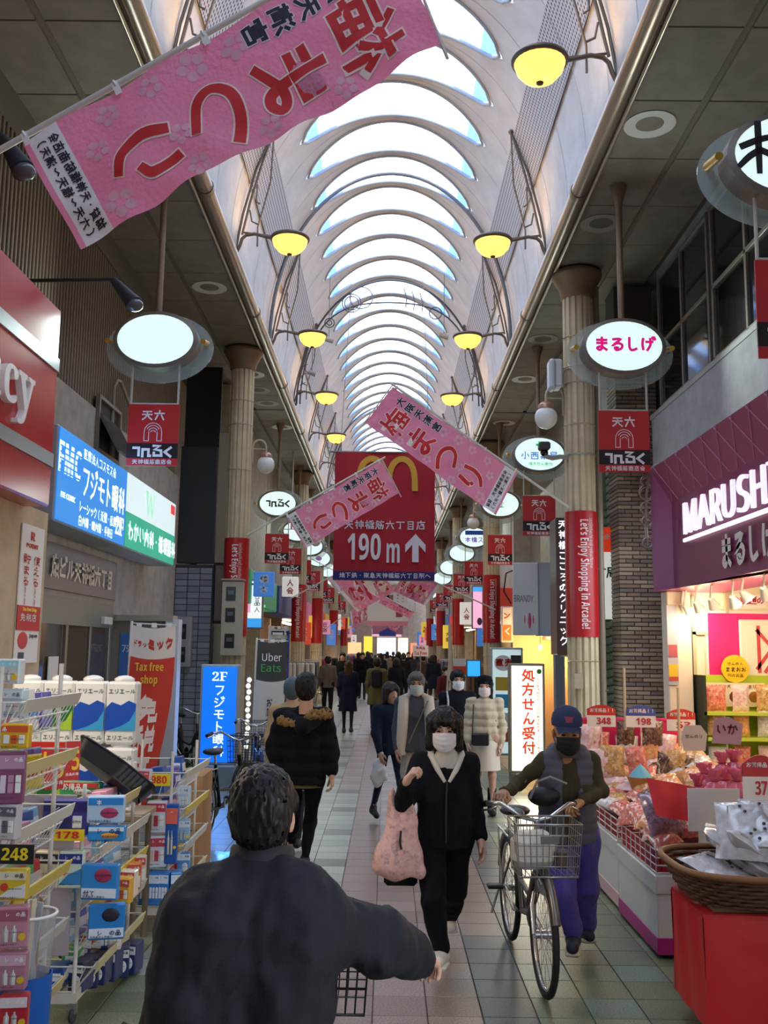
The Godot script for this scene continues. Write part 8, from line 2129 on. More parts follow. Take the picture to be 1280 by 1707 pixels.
func right_goods() -> void:
	counter("white sales counter with a magenta kick strip in front of the sweet shop", 1.7, 2.7, 6.25, 7.25, "b51f7e", "241c20")
	counter("white sales counter with a pale pink base and black plinth behind the magenta one", 1.72, 2.7, 7.35, 8.95, "d9b2b0", "1c1a1c")
	for k in 6: bagm.append(pillow(0.17 + 0.02 * (k % 3), 0.22 + 0.015 * k, 0.07, k))
	var kinds := [["orange", snackm("ffffff", "or", 0.05, "d86a2a", "f0b070", "f6e0c0")], ["red", snackm("ffffff", "re", 0.05, "c8303a", "e88a70", "f4d8c8")], ["golden brown", snackm("ffffff", "br", 0.06, "9a6a3a", "d8a868", "eedcb8")], ["pale pink", snackm("ffffff", "pi", 0.05, "e0a0a8", "f0d0cc", "fbeee8")], ["silvery", snackm("ffffff", "si", 0.07, "b8b4b0", "dedad4", "f6f4f0")], ["dark chocolate", snackm("ffffff", "da", 0.05, "3a2a26", "6a4a3a", "c89a6a")]]
	var r := RandomNumberGenerator.new()
	r.seed = 17
	for a in [[6.32, 7.2, 6], [7.42, 8.9, 9]]:
		for iz in a[2]:
			for ix in 5:
				var x: float = 1.8 + ix * 0.2 + r.randf_range(-0.04, 0.04)
				var z: float = lerpf(-a[0] - 0.06, -a[1] + 0.06, iz / float(a[2] - 1)) + r.randf_range(-0.03, 0.03)
				var y := 0.62 + (x - 1.75) * 0.31 + 0.07 + r.randf() * 0.03
				var kd: Array = kinds[[0, 1, 1, 2, 3, 0, 4, 1, 2, 5][r.randi() % 10]]
				var o := solo("snack_bag", "%s bag of sweets lying on the %s counter" % [kd[0], "magenta-striped" if a[2] == 6 else "pale pink"], "snack bag", bagm[r.randi() % 6], kd[1], V(x, y, z), "snack bags on the counters")
				o.basis = Basis(V(0, 0, 1), 0.3) * yaw(r.randf_range(-0.8, 0.8)) * Basis(V(1, 0, 0), -PI / 2 + r.randf_range(0.1, 0.5))
	# hot pink riser with hanging packets
	var t := thing("pink_riser", "hot pink upright panel behind the snack bags", "panel", V(2.3, 0.7, -9.02))
	part(t, "panel", mb().box(V(0, 0.28, 0), V(1.0, 0.56, 0.03)), M("d8245c", 0.5))
	part(t, "edge", mb().box(V(0, 0.565, 0.005), V(1.02, 0.02, 0.05)), M("e8407a", 0.5))
	var n := 0
	for a in [[1043, 1223, 5], [1088, 1223, 5], [1045, 1250, 4], [1085, 1245, 0], [1110, 1250, 3], [985, 1235, 3], [1000, 1240, 1], [1002, 1272, 3], [1020, 1268, 2], [1062, 1272, 1], [1112, 1285, 5], [1128, 1280, 2], [1142, 1282, 5]]:
		var kd: Array = kinds[a[2]]
		var o := solo("hanging_packet", "%s packet standing against the hot pink panel" % kd[0], "packet", bagm[n % 6], kd[1], at(a[0], a[1], 8.85 if a[1] < 1262 else 8.1), "packets by the pink panel")
		o.basis = Basis(V(0, 0, 1), r.randf_range(-0.2, 0.2)) * Basis(V(1, 0, 0), -0.15)
		n += 1
	price_card(1002, 1193, 8.6, 0.25, 0.19, "d2392c", "348", "price card with a red arched header reading 348")
	price_card(1068, 1194, 8.6, 0.26, 0.19, "4a5aa8", "198", "price card with a blue arched header reading 198")
	price_card(1135, 1200, 8.6, 0.25, 0.19, "d2392c", "53", "price card with a red arched header reading 53 behind a wooden stick")
	price_card(1268, 1296, 5.4, 0.2, 0.24, "c8323a", "378", "white price card reading 378 over the basket of clear bags", 0.3)
	t = thing("speech_card", "grey speech-bubble card beside the price cards", "card", at(1156, 1230, 7.9))
	part(t, "card", mb().prism(PackedVector2Array([Vector2(-0.08, -0.1), Vector2(0.09, -0.1), Vector2(0.11, 0.03), Vector2(0.06, 0.1), Vector2(-0.07, 0.1), Vector2(-0.1, 0.0)]), 0.008), M("bdb5b0", 0.6))
	part(t, "lettering", write(mb(), "せんのり", V(-0.07, 0.03, 0.006), Vector3.RIGHT, Vector3.UP, 0.035, 0.12), M("5a5050", 0.6))
	part(t, "holder", mb().bar(V(0, -0.1, 0), V(0, -0.5, 0), 0.006, 5), M("d8d0c0", 0.5))
	t = thing("squid_card", "mauve cut-out card with brush characters above the pink gift sweets", "card", at(1211, 1218, 7.2))
	part(t, "card", mb().prism(PackedVector2Array([Vector2(-0.11, -0.09), Vector2(0.1, -0.1), Vector2(0.12, 0.05), Vector2(0.02, 0.1), Vector2(-0.09, 0.08)]), 0.008), M("b08a9a", 0.6))
	part(t, "lettering", write(mb(), "いか", V(-0.08, 0.05, 0.006), Vector3.RIGHT, Vector3.UP, 0.08, 0.16), M("5a1f3a", 0.6))
	part(t, "holder", mb().bar(V(0, -0.1, 0), V(0, -0.5, 0), 0.006, 5), M("d8d0c0", 0.5))
	solo("wooden_stick", "pale wooden stick standing up between the price cards", "stick", mb().bar(V(0, -0.3, 0), V(0, 0.2, 0), 0.012, 6), M("cdb48c", 0.7), at(1131, 1185, 8.5))
	solo("wooden_stick", "pale wooden stick beside the brick pillar behind the price cards", "stick", mb().bar(V(0, -0.3, 0), V(0, 0.25, 0), 0.012, 6), M("cdbd9c", 0.7), at(1041, 1160, 8.8))
	# pink wrapped gift sweets in a shallow basket
	t = thing("gift_tray", "round wicker tray under the pink wrapped sweets", "tray", at(1215, 1345, 6.0))
	for k in 4: part(t, "weave", mb().ring(V(0, k * 0.014, 0), V(0, 1, 0), 0.2 + k * 0.012, 0.009, 28, 6), M("a87a48", 0.7))
	part(t, "base", mb().lathe([Vector2(0, 0), Vector2(0.2, 0.0)], 24), M("93683a", 0.7))
	part(t, "stand", mb().box(V(0, -0.18, 0), V(0.3, 0.3, 0.3), Basis(), 0.02), M("d9d2c8", 0.6))
	var gift := mb()
	gift.sheet(func(u: float, v: float) -> Vector3:
		var a := TAU * u
		var rr: float = [0.0, 0.045, 0.062, 0.066, 0.06, 0.042, 0.02, 0.03, 0.045, 0.05][int(minf(v * 9.0, 8.99))] if v < 1 else 0.05
		rr *= 1 + (0.06 + 0.3 * maxf(0, v - 0.7)) * sin(a * 7 + v * 5)
		return V(cos(a) * rr, v * 0.22 - 0.02 * maxf(0, v - 0.8) * cos(a * 5), sin(a) * rr), 36, 18)
	var gmesh := gift.mesh()
	for a in [[1192, 1345, 5.95], [1210, 1342, 6.1], [1230, 1345, 5.95], [1245, 1340, 6.1], [1205, 1312, 6.4], [1225, 1308, 6.4], [1175, 1330, 6.5], [1165, 1350, 6.3]]:
		var g := thing("gift_sweets", "sweets twisted in pink cellophane with a flared top", "gift", at(a[0], a[1], a[2]), r.randf() * 6, "pink wrapped gifts")
		part(g, "cellophane", gmesh, M("e0708a", 0.15, {"coat": 0.7, "back": "6a2030"}))
		part(g, "filling", mb().ball(V(0, 0.05, 0), V(0.045, 0.05, 0.045), 9, 6), snackm("ffffff", "or", 0.05, "d86a2a", "f0b070", "f6e0c0"))
		part(g, "ribbon", mb().ring(V(0, 0.155, 0), V(0, 1, 0), 0.024, 0.007, 10, 4), M("c03a5a", 0.4))
	# purple and clear bag near the corner of the counter, red carrier behind
	var o2 := solo("dried_squid_bag", "large violet tinted bag of dried snacks leaning on the red cloth", "snack bag", pillow(0.26, 0.3, 0.09, 44), snackm("ffffff", "vi", 0.06, "6a4a5a", "a88898", "d8c0c4"), at(1105, 1355, 6.45))
	o2.basis = Basis(V(1, 0, 0), -0.6) * Basis(V(0, 0, 1), 0.15)
	solo("red_cloth", "bright red folded cloth between the snack bags and clear bags", "cloth", mb().sheet(func(u: float, v: float) -> Vector3: return V(u * 0.34, 0.14 - v * 0.2 - u * 0.06, -0.1 + v * 0.2 + 0.02 * sin(u * 9)), 8, 6), M("cf1f22", 0.7), at(1085, 1338, 6.2))
	solo("paper_sign", "white paper sign standing behind the clear bags", "card", mb().box(V(0, 0, 0), V(0.3, 0.24, 0.01)), M("dcd8d2", 0.6), at(1190, 1350, 5.75))
	t = thing("blue_ice_cup", "cone-shaped brown cup heaped with pale blue sweets", "sweets", at(1068, 1305, 7.9))
	part(t, "cup", mb().lathe([Vector2(0.0, -0.06), Vector2(0.07, -0.06), Vector2(0.11, 0.05), Vector2(0.1, 0.05)], 14), M("b8854a", 0.6))
	part(t, "sweets", mb().lathe([Vector2(0.1, 0.04), Vector2(0.06, 0.09), Vector2(0.0, 0.15)], 9), M("6ab4c4", 0.5))
	# red table with a wicker basket of clear bags
	t = thing("red_table", "table draped in glossy red cloth with faceted corners", "table", V(2.05, 0.03, -5.1))
	var ring := PackedVector2Array([Vector2(-0.53, 0.31), Vector2(0.6, 0.36), Vector2(0.62, -0.3), Vector2(-0.42, -0.36), Vector2(-0.52, -0.24)])
	var pr := mb()
	for i in ring.size():
		var a := ring[i]; var b := ring[(i + 1) % ring.size()]
		pr.sheet(func(u: float, v: float) -> Vector3:
			var q := a.lerp(b, u)
			return V(q.x, 0.1 + v * 0.5, q.y) + V(0.004 * sin(u * 14 + v * 3), 0, 0.005 * sin(u * 19)), 14, 4)
	part(t, "cloth", pr, M("c2151a", 0.42, {"bump": ["soft", 0.006, 1.5, 1.0]}))
	part(t, "top", mb(tf(V(0, 0.6, 0), Basis(V(1, 0, 0), PI / 2))).prism(ring, 0.02), M("b0151a", 0.5))
	for q in [[-0.45, 0.25], [0.5, 0.3], [0.5, -0.25], [-0.4, -0.25]]: part(t, "leg", mb().bar(V(q[0], 0, q[1]), V(q[0], 0.58, q[1]), 0.02, 8), M("3a3a3a", 0.5))
	t = thing("wicker_basket", "dark brown wicker basket on the red table", "basket", V(2.07, 0.65, -5.12))
	var bp := func(k: float, y: float, out: float) -> Vector3:
		var a := TAU * k
		var c := cos(a); var s2 := sin(a)
		return V((0.52 + out) * signf(c) * pow(absf(c), 0.55), y, (0.32 + out) * signf(s2) * pow(absf(s2), 0.55))
	for row in 7:
		var pts := PackedVector3Array()
		for k in 88: pts.append(bp.call(k / 88.0, 0.012 + row * 0.021, row * 0.012 + 0.007 * (1 if (k / 2 + row) % 2 else -1)))
		part(t, "weave", mb().tube(pts, 0.0115, 5, true), M("6b4526", 0.6, {"tex": ["wick", 0.06, 0.5, 1.1, 6.0]}))
	var rimp := PackedVector3Array()
	for k in 60: rimp.append(bp.call(k / 60.0, 0.165, 0.09))
	part(t, "rim", mb().tube(rimp, 0.018, 6, true), M("7d5430", 0.6))
	part(t, "bottom", mb().box(V(0, 0.0, 0), V(0.98, 0.02, 0.6), Basis(), 0.005), M("5a3a20", 0.7))
	var clear := M("d6d5d8", 0.2, {"tex": ["film", 0.02, 0.8, 1.05, 2.0], "coat": 0.7, "back": "5a5a60"})
	var cb := []
	for k in 4: cb.append(pillow(0.26 + 0.03 * k, 0.34, 0.08, 60 + k))
	var spots := mb()
	for k in 7: spots.ball(V(r.randf_range(-0.09, 0.09), r.randf_range(-0.12, 0.12), 0.035), V(0.009, 0.009, 0.003), 8, 4)
	var spm := spots.mesh()
	for k in 20:
		var lay := k / 7
		var g := thing("clear_bag", "crinkled clear plastic bag of pale sweets heaped in the wicker basket", "bag", V(2.1 + r.randf_range(-0.42, 0.42) * (1 - lay * 0.15), 0.76 + lay * 0.1 + r.randf() * 0.03, -5.12 + r.randf_range(-0.2, 0.24) * (1 - lay * 0.25)), 0, "clear bags in the basket")
		part(g, "film", cb[k % 4], clear)
		part(g, "print_dots", spm, M("2a2a30", 0.4), V(0, 0, 0.012))
		var st := mb()
		for j in 10: st.bar(V(r.randf_range(-0.1, 0.1), -0.12, 0.02), V(r.randf_range(-0.1, 0.1), 0.12, 0.03), 0.006, 4)
		part(g, "filling", st, M("a59a92", 0.6))
		g.basis = yaw(r.randf_range(-1.5, 1.5)) * Basis(V(1, 0, 0), -1.1 + r.randf_range(-0.3, 0.4))
	# packets on the lime shelf
	for y in [1.315, 1.075, 0.735, 0.365]:
		for k in 5:
			var kd: Array = kinds[[2, 0, 4, 1, 3][(k + int(y * 10)) % 5]]
			var o := solo("shelf_packet", "%s packet standing on the lime green shelf" % kd[0], "packet", bagm[(k + 2) % 6], kd[1], V(3.2 + k * 0.24, y + 0.13, -9.48), "packets on the lime shelf")
			o.scale = V(0.95, 0.95, 0.95)

# ---- drugstore goods on the left
func wire_rack(label: String, c: Vector3, w: float, h: float, L: float, tiers: int) -> Node3D:
	var t := thing("wire_rack", label, "rack", c)
	var wm := M("dcd8cc", 0.4)
	for q in [[-1, -1], [1, -1], [-1, 1], [1, 1]]:
		part(t, "post", mb().bar(V(q[0] * w * 0.42, 0.1, q[1] * L / 2), V(q[0] * w * 0.42, h, q[1] * L / 2), 0.011, 7), wm)
		var cs := part(t, "caster", mb().ring(V(q[0] * w * 0.42, 0.04, q[1] * L / 2), V(1, 0, 0), 0.028, 0.012, 16, 6), M("3a3a3c", 0.6))
		part(cs, "fork", mb().box(V(q[0] * w * 0.42, 0.075, q[1] * L / 2), V(0.04, 0.05, 0.03)), M("b9b9b6", 0.3, {"metal": 0.8}))
	part(t, "base_rail", mb().box(V(0, 0.12, L / 2), V(w * 0.9, 0.05, 0.02)).box(V(0, 0.12, -L / 2), V(w * 0.9, 0.05, 0.02)).box(V(w * 0.42, 0.12, 0), V(0.02, 0.05, L)), M("cfcabb", 0.45))
	for k in tiers:
		var y := 0.15 + k * (h - 0.2) / tiers
		var g := mb()
		var hgt := (h - 0.2) / tiers * 0.62
		var o := 0.09
		for z in [-L / 2, L / 2]: g.tube(vs([V(-w * 0.42, y, z), V(w * 0.42, y, z), V(w * 0.42 + o, y + hgt, z), V(-w * 0.42, y + hgt, z)]), 0.005, 5, true)
		for y2 in [0.0, 0.5, 1.0]: g.bar(V(w * 0.42 + o * y2, y + hgt * y2, -L / 2), V(w * 0.42 + o * y2, y + hgt * y2, L / 2), 0.005, 5)
		for j in 15:
			var z := lerpf(-L / 2, L / 2, j / 14.0)
			g.tube(vs([V(-w * 0.42, y, z), V(w * 0.42, y, z), V(w * 0.42 + o, y + hgt, z)]), 0.0028, 4)
		for j in 6:
			var x := lerpf(-w * 0.42, w * 0.42, j / 5.0)
			g.bar(V(x, y, L / 2), V(x + o * 0.6 * (j / 5.0), y + hgt, L / 2), 0.0028, 4); g.bar(V(x, y, -L / 2), V(x, y, L / 2), 0.0028, 4)
		var bk := part(t, "tier_basket", g, wm)
		part(bk, "ticket_strip", mb().quad_box(V(w * 0.42 + o + 0.012, y + hgt * 0.9, 0), V(0.006, 0.06, L * 0.96), 0.3), M(["d9c98a", "cfcabb", "e0c83a", "d8d2c0"][k % 4], 0.4))
	return t

func pack(px0: float, py0: float, px1: float, py1: float, D: float, hex: String, band: String, label: String, opt := {}) -> void:
	var a := at(px0, py0, D); var b := at(px1, py1, D)
	var w := b.x - a.x; var h := a.y - b.y
	var t := thing("goods_pack", label, "pack", (a + b) / 2, opt.get("turn", 0.24 * sin(px0 * 1.7 + py0)), "drugstore packs")
	part(t, "pack", mb().box(V(0, 0, -0.01), V(w, h, opt.get("d", 0.05)), Basis(), 0.006), M(hex, 0.35, {"coat": 0.4}))
	var z: float = opt.get("d", 0.05) / 2 - 0.008
	part(t, "band", mb().box(V(0, h * opt.get("by", 0.3), z), V(w * 0.94, h * 0.26, 0.006)), M(band, 0.4))
	var pm := M(opt.get("pic", "e8e6e0"), 0.5)
	var dn: float = -0.12 if opt.get("by", 0.3) > 0 else 0.2
	match absi(label.hash()) % 4:
		0: part(t, "picture", mb().ball(V(w * 0.1, h * dn, z), V(w * 0.24, h * 0.2, 0.006), 14, 6), pm)
		1:
			for q in [-0.22, 0.05]:
				part(t, "picture", mb(tf(V(w * q, h * dn, z))).lathe([Vector2(0.0, -h * 0.22), Vector2(w * 0.1, -h * 0.22), Vector2(w * 0.1, h * 0.05), Vector2(w * 0.04, h * 0.12), Vector2(w * 0.04, h * 0.18), Vector2(0, h * 0.18)], 10, Vector3.ZERO, 0.1), pm)
			part(t, "badge", mb(tf(V(w * 0.32, h * (dn - 0.1), z))).prism(ellipse_pts(w * 0.12, w * 0.12, 14), 0.008), M("e8c22a", 0.5))
		2:
			part(t, "picture", mb(tf(V(0, h * dn, z))).prism(PackedVector2Array([Vector2(-w * 0.46, -h * 0.28), Vector2(w * 0.46, -h * 0.28), Vector2(w * 0.46, h * 0.16), Vector2(-w * 0.1, -h * 0.02)]), 0.006), pm)
			part(t, "badge", mb(tf(V(-w * 0.26, h * (dn + 0.06), z))).prism(ellipse_pts(w * 0.13, w * 0.13, 14), 0.009), M("d8442e", 0.5))
		3:
			for q in 3: part(t, "picture", mb().box(V(w * (q - 1) * 0.27, h * dn, z), V(w * 0.2, h * 0.34, 0.008), Basis(), 0.002), [pm, M(band, 0.4), M("efeae0", 0.5)][q])
	part(t, "small_print", write(write(mb(), "日内品の人天会小", V(-w * 0.44, -h * 0.36, z + 0.005), Vector3.RIGHT, Vector3.UP, w * 0.075, 0.12), "手の受付方円大", V(-w * 0.1, h * (dn + 0.05), z + 0.01), Vector3.RIGHT, Vector3.UP, w * 0.065, 0.12), M("3a3a44", 0.5))
	part(t, "lettering", write(mb(), opt.get("text", "キレイの品"), V(-w * 0.42, h * (opt.get("by", 0.3) + 0.09), z + 0.006), Vector3.RIGHT, Vector3.UP, w * 0.16, 0.13), M(opt.get("ink", "f4f2ee"), 0.5))

func tag_card(px: float, py: float, D: float, w: float, h: float, hex: String, num: String, ink: String, label: String) -> void:
	var t := thing("price_tag", label, "card", at(px, py, D))
	part(t, "card", mb().box(V(0, 0, 0), V(w, h, 0.005)), M(hex, 0.5))
	latin(t, "figures", num, V(0, 0, 0.005), Basis(), h * 0.62, M(ink, 0.5), "Droid Sans", 700, w * 0.7)

func tissue(x: float, y: float, D: float, deep: String, light: String, label: String) -> void:
	var t := thing("tissue_pack", label, "tissue pack", V(x, y, -D), 0, "wrapped tissue packs")
	part(t, "wrap", mb().box(V(0, 0.2, 0), V(0.2, 0.4, 0.12), Basis(), 0.016), M("ece9de", 0.3, {"coat": 0.5}))
	part(t, "colour_field", mb(tf(V(0, 0, 0.0615))).prism(PackedVector2Array([Vector2(-0.098, 0.09), Vector2(0.098, 0.09), Vector2(0.098, 0.26), Vector2(0.05, 0.28), Vector2(0.0, 0.25), Vector2(-0.06, 0.27), Vector2(-0.098, 0.23)]), 0.006), M(deep, 0.3))
	part(t, "swoosh", mb(tf(V(0, 0, 0.064))).prism(PackedVector2Array([Vector2(-0.08, 0.09), Vector2(0.098, 0.09), Vector2(0.098, 0.22), Vector2(0.06, 0.15), Vector2(0.0, 0.115)]), 0.006), M(light, 0.3))
	part(t, "lettering", write(mb(), "エリエール", V(-0.085, 0.355, 0.063), Vector3.RIGHT, Vector3.UP, 0.034, 0.12), M("3a5a4a", 0.4))
	part(t, "lettering", write(mb(), "エリエール", V(-0.085, 0.06, 0.063), Vector3.RIGHT, Vector3.UP, 0.034, 0.12), M("3a5a4a", 0.4))
	part(t, "gather", mb().ball(V(0, 0.41, 0), V(0.07, 0.03, 0.04), 9, 5), M("dcdcd6", 0.15, {"coat": 0.8}))

func left_goods() -> void:
	wire_rack("white wire rack on casters hung with blue and violet packs", V(-1.74, 0, -5.6), 0.46, 1.16, 1.0, 5)
	wire_rack("white wire rack on casters filled with blue boxes behind the first rack", V(-1.66, 0, -7.15), 0.5, 1.16, 0.85, 4)
	wire_rack("tall white wire rack of household goods beside the blue bin", V(-1.78, 0, -4.45), 0.4, 1.78, 0.75, 6)
	solo("hook_board", "tall mauve-grey board on the end of the wire rack", "board", mb().box(V(0, 0, 0), V(0.38, 0.78, 0.015)), M("b3a6a8", 0.5), V(-1.77, 0.72, -5.08))
	var D := 5.02
	pack(74, 1332, 146, 1392, D, "3c3a8a", "2a2a6a", "indigo pack with a white oval seat picture on the mauve board", {"pic": "d8d4dc", "text": "キレイ長持"})
	pack(148, 1326, 206, 1372, D, "b9d4e6", "2f8ad0", "pale blue pack with a bright blue band on the mauve board", {"pic": "c23a6a", "text": "4本"})
	pack(148, 1376, 208, 1402, D, "2f96d8", "e6f0f4", "small bright blue pack below the pale blue pack", {"pic": "f0a83a", "ink": "2a4a8a"})
	pack(60, 1418, 98, 1480, D, "d8cfa8", "24222c", "cream glove pack with a black header", {"pic": "cfc49a"})
	pack(101, 1418, 137, 1480, D, "dcecd0", "2a3a8a", "white and green glove pack with a navy header", {"pic": "3a8ac0"})
	pack(138, 1440, 196, 1500, D - 0.02, "2f8fd4", "eef2f2", "blue tray pack of two white bottles on the rack", {"pic": "b03a5a", "by": -0.3, "ink": "2a3a6a", "text": "付て磁力"})
	pack(150, 1506, 206, 1566, D, "2a86cc", "e8eef0", "blue tray pack with black and white bottles below the first blue tray", {"pic": "2a2430", "by": -0.3, "ink": "2a3a6a"})
	pack(98, 1302, 170, 1330, 5.9, "3aa060", "d8383a", "green and red pack behind the top of the rack", {"text": "お得品"})
	for k in 6: pack(122 + k * 17, 1600 - k * 6, 146 + k * 17, 1650 - k * 6, 5.25 + k * 0.12, "26305e", "e4e2da", "navy box with a white label in the lowest tier", {"d": 0.12, "ink": "26305e"})
	for k in 4: pack(140 + k * 14, 1545, 160 + k * 14, 1580, 5.5, ["c9402e", "d89a2a", "2a4a9a", "e0d8c8"][k], "f0e8d8", ["red", "amber", "blue", "cream"][k] + " carton in the fourth tier of the first rack", {"d": 0.1, "ink": "5a3a2a"})
	for k in 4: pack(192 + k * 8, 1462 - k * 12, 218 + k * 8, 1506 - k * 12, 5.35 + k * 0.15, ["e8b030", "e8dcc8", "d87a2a", "d8c8b0"][k], "c8503a", ["golden", "ivory", "orange", "beige"][k] + " bottle pack leaning in a slanted side basket", {"d": 0.06})
	tag_card(112, 1392, 4.98, 0.17, 0.055, "f0d21e", "178", "d8342a", "yellow price tag reading 178 on the mauve board")
	tag_card(265, 1300, 6.7, 0.15, 0.08, "f2d81e", "980", "d8342a", "yellow price tag reading 980 at the top of the second rack")
	tag_card(25, 1424, 3.98, 0.15, 0.075, "1c1a1c", "248", "f0d21e", "black price tag with yellow figures reading 248")
	# second rack
	D = 6.68
	for k in 2: pack(246, 1335 + k * 58, 276, 1388 + k * 58, D, "d5dae0", "c8384a", "white kit pack with a red %s on the second rack" % ["stripe", "label under the first kit"][k], {"pic": "e0b8a0"})
	pack(278, 1340, 294, 1440, D, "1f58a8", "e86a5a", "tall blue strip card hanging on the second rack", {"text": "磁力の"})
	for k in 4: pack(234 + k * 17, 1452, 250 + k * 17, 1506, D, "2f7fc8", "dfeaf2", "blue and white box in the lowest tier of the second rack", {"d": 0.12, "ink": "2a4a8a"})
	for k in 3: pack(296, 1310 + k * 55, 316, 1350 + k * 55, 6.9, ["cfe0ea", "9ac4e0", "5a9ad0"][k], "e8f0f4", ["icy", "sky blue", "mid blue"][k] + " pack in the side basket of the second rack", {"ink": "2a4a8a"})
	pack(232, 1282, 250, 1330, D, "d8d2d4", "d84a5a", "pale notice pack above the kits on the second rack", {})
	# rack nearest the street's edge of the drugstore
	D = 4.02
	pack(0, 1252, 38, 1340, D, "8a4a6a", "b88aa0", "plum coloured pack on the tall rack", {"pic": "d8c8d0"})
	pack(4, 1206, 48, 1248, D, "e0b41e", "d8582a", "yellow and orange pack on the tall rack", {"text": "品"})
	pack(-6, 1340, 30, 1400, D, "c8c4c4", "5a5a64", "grey and white pack on the tall rack", {})
	pack(0, 1448, 44, 1500, D, "e0c030", "e8e0c0", "yellow pack below the black price tag", {"ink": "6a4a1a"})
	pack(0, 1510, 44, 1580, D, "c88a9a", "a85a70", "dusty pink pack low on the tall rack", {})
	pack(0, 1586, 42, 1650, D, "b87a8c", "d8b0bc", "rose pack above the red pack on the tall rack", {})
	pack(2, 1656, 44, 1720, D, "c01f30", "e8d8d8", "red pack at the foot of the tall rack", {})
	pack(-4, 1098, 36, 1140, 4.3, "c9cfcf", "9adce0", "white and aqua pack at the top of the tall rack", {})
	pack(0, 1148, 42, 1196, 4.3, "bcd0d4", "d8e4e4", "pale aqua pack in the top basket of the tall rack", {"ink": "4a6a7a"})
	# cartons filling the tiers of the racks
	var tones := [["white", "e6e4de", "2f7fc8"], ["sky blue", "8ac0e4", "f0f4f4"], ["deep blue", "2450a0", "e8eaf0"], ["yellow", "e8c42a", "c83a2a"], ["pink", "e6a6b8", "f8eef0"], ["green", "5aa860", "f2f4e8"], ["red", "c8302e", "f6e6d8"], ["violet", "6a5aa8", "e8e4f2"]]
	var rr := RandomNumberGenerator.new()
	rr.seed = 9
	for a in [[-1.74, 5.6, 0.46, 1.16, 1.0, 5, "first"], [-1.66, 7.15, 0.5, 1.16, 0.85, 4, "second"], [-1.78, 4.45, 0.4, 1.78, 0.75, 6, "tall"]]:
		for k in a[5]:
			var y: float = 0.15 + k * (a[3] - 0.2) / a[5]
			var n := 6
			for j in n:
				var q: Array = tones[rr.randi() % 8]
				var hh: float = (a[3] - 0.2) / a[5] * rr.randf_range(0.45, 0.75)
				var c := thing("carton_pack", "%s carton standing in tier %d of the %s wire rack" % [q[0], k + 1, a[6]], "carton", V(a[0] + a[2] * 0.18 + rr.randf_range(-0.03, 0.05), y + 0.006, -a[1] + lerpf(-a[4] * 0.42, a[4] * 0.4, j / float(n - 1))), PI / 2 + rr.randf_range(-0.25, 0.25), "cartons in the wire racks")
				var w2: float = a[4] / n * rr.randf_range(0.7, 0.9)
				part(c, "box", mb().box(V(0, hh / 2, 0), V(w2, hh, 0.09), Basis(V(1, 0, 0), -0.12), 0.004), M(q[1], 0.35, {"coat": 0.3}))
				part(c, "label_panel", mb().box(V(0, hh * 0.55, 0.046), V(w2 * 0.8, hh * 0.35, 0.006), Basis(V(1, 0, 0), -0.12)), M(q[2], 0.4))
				part(c, "end_panel", mb().box(V(w2 * 0.5, hh * 0.55, 0), V(0.004, hh * 0.4, 0.06)).box(V(-w2 * 0.5, hh * 0.55, 0), V(0.004, hh * 0.4, 0.06)), M(q[2], 0.4))
	# wrapped tissue packs on a table behind
	var t := thing("tissue_table", "plain brown table carrying the wrapped tissue packs", "table", V(-2.02, 0, -6.42))
	part(t, "top", mb().box(V(0, 0.8, 0), V(1.0, 0.04, 0.4), Basis(), 0.006), M("a08a6a", 0.6))
	for q in [[-0.46, -0.16], [0.46, -0.16], [-0.46, 0.16], [0.46, 0.16]]: part(t, "leg", mb().bar(V(q[0], 0, q[1]), V(q[0], 0.8, q[1]), 0.02, 7), M("6a5a46", 0.6))
	for k in 4:
		var g := k < 2
		for row in 2: tissue(-2.33 + k * 0.205, 0.82 + row * 0.42, 6.38 + row * 0.01, "1f6a2c" if g else "1c4fb0", "a6c83a" if g else "3fa0d0", "%s wrapped tissue pack in the %s row" % ["green" if g else "blue", "lower" if row == 0 else "upper"])
	# red percent boards
	for a in [[68, 1272, 5.7, 0.27, 0.24, 0.0, "wide red notice board with a large yellow 5"], [92, 1280, 5.5, 0.1, 0.23, 0.5, "narrow turned red notice with a yellow 5"], [121, 1268, 5.7, 0.08, 0.22, 0.5, "narrow red notice with a yellow 5 behind the others"]]:
		t = thing("discount_board", a[6], "sign", at(a[0], a[1], a[2]), a[5])
		part(t, "board", mb().box(V(0, 0, 0), V(a[3], a[4], 0.008)), M("c8261f", 0.5))
		latin(t, "figures", "5", V(a[3] * 0.2, 0.0, 0.006), Basis(), a[4] * 0.5, M("f4cf1e", 0.5), "Droid Sans", 700, minf(0.09, a[3] * 0.5))
		if a[3] > 0.2:
			part(t, "white_patch", mb().box(V(-0.08, 0.02, 0.004), V(0.09, 0.13, 0.006)), M("f0ece4", 0.5))
			part(t, "lettering", write(mb(), "本日", V(-0.115, 0.075, 0.008), Vector3.RIGHT, Vector3.UP, 0.06, 0.15, {"down": true}), M("1c1a1a", 0.5))
		part(t, "lettering", write(mb(), "全品お得", V(-a[3] * 0.46, -a[4] * 0.3, 0.006), Vector3.RIGHT, Vector3.UP, a[3] * 0.22, 0.14), M("f4ece4", 0.5))
	# nested black shopping baskets
	var nb := mb().sheet(func(u: float, v: float) -> Vector3:
		var a := TAU * u
		var k := 0.85 + 0.15 * v
		return V(0.23 * k * signf(cos(a)) * pow(absf(cos(a)), 0.5), 0.17 * v, 0.15 * k * signf(sin(a)) * pow(absf(sin(a)), 0.5)), 36, 4)
	nb.box(V(0, 0.004, 0), V(0.36, 0.01, 0.24))
	var nr := PackedVector3Array()
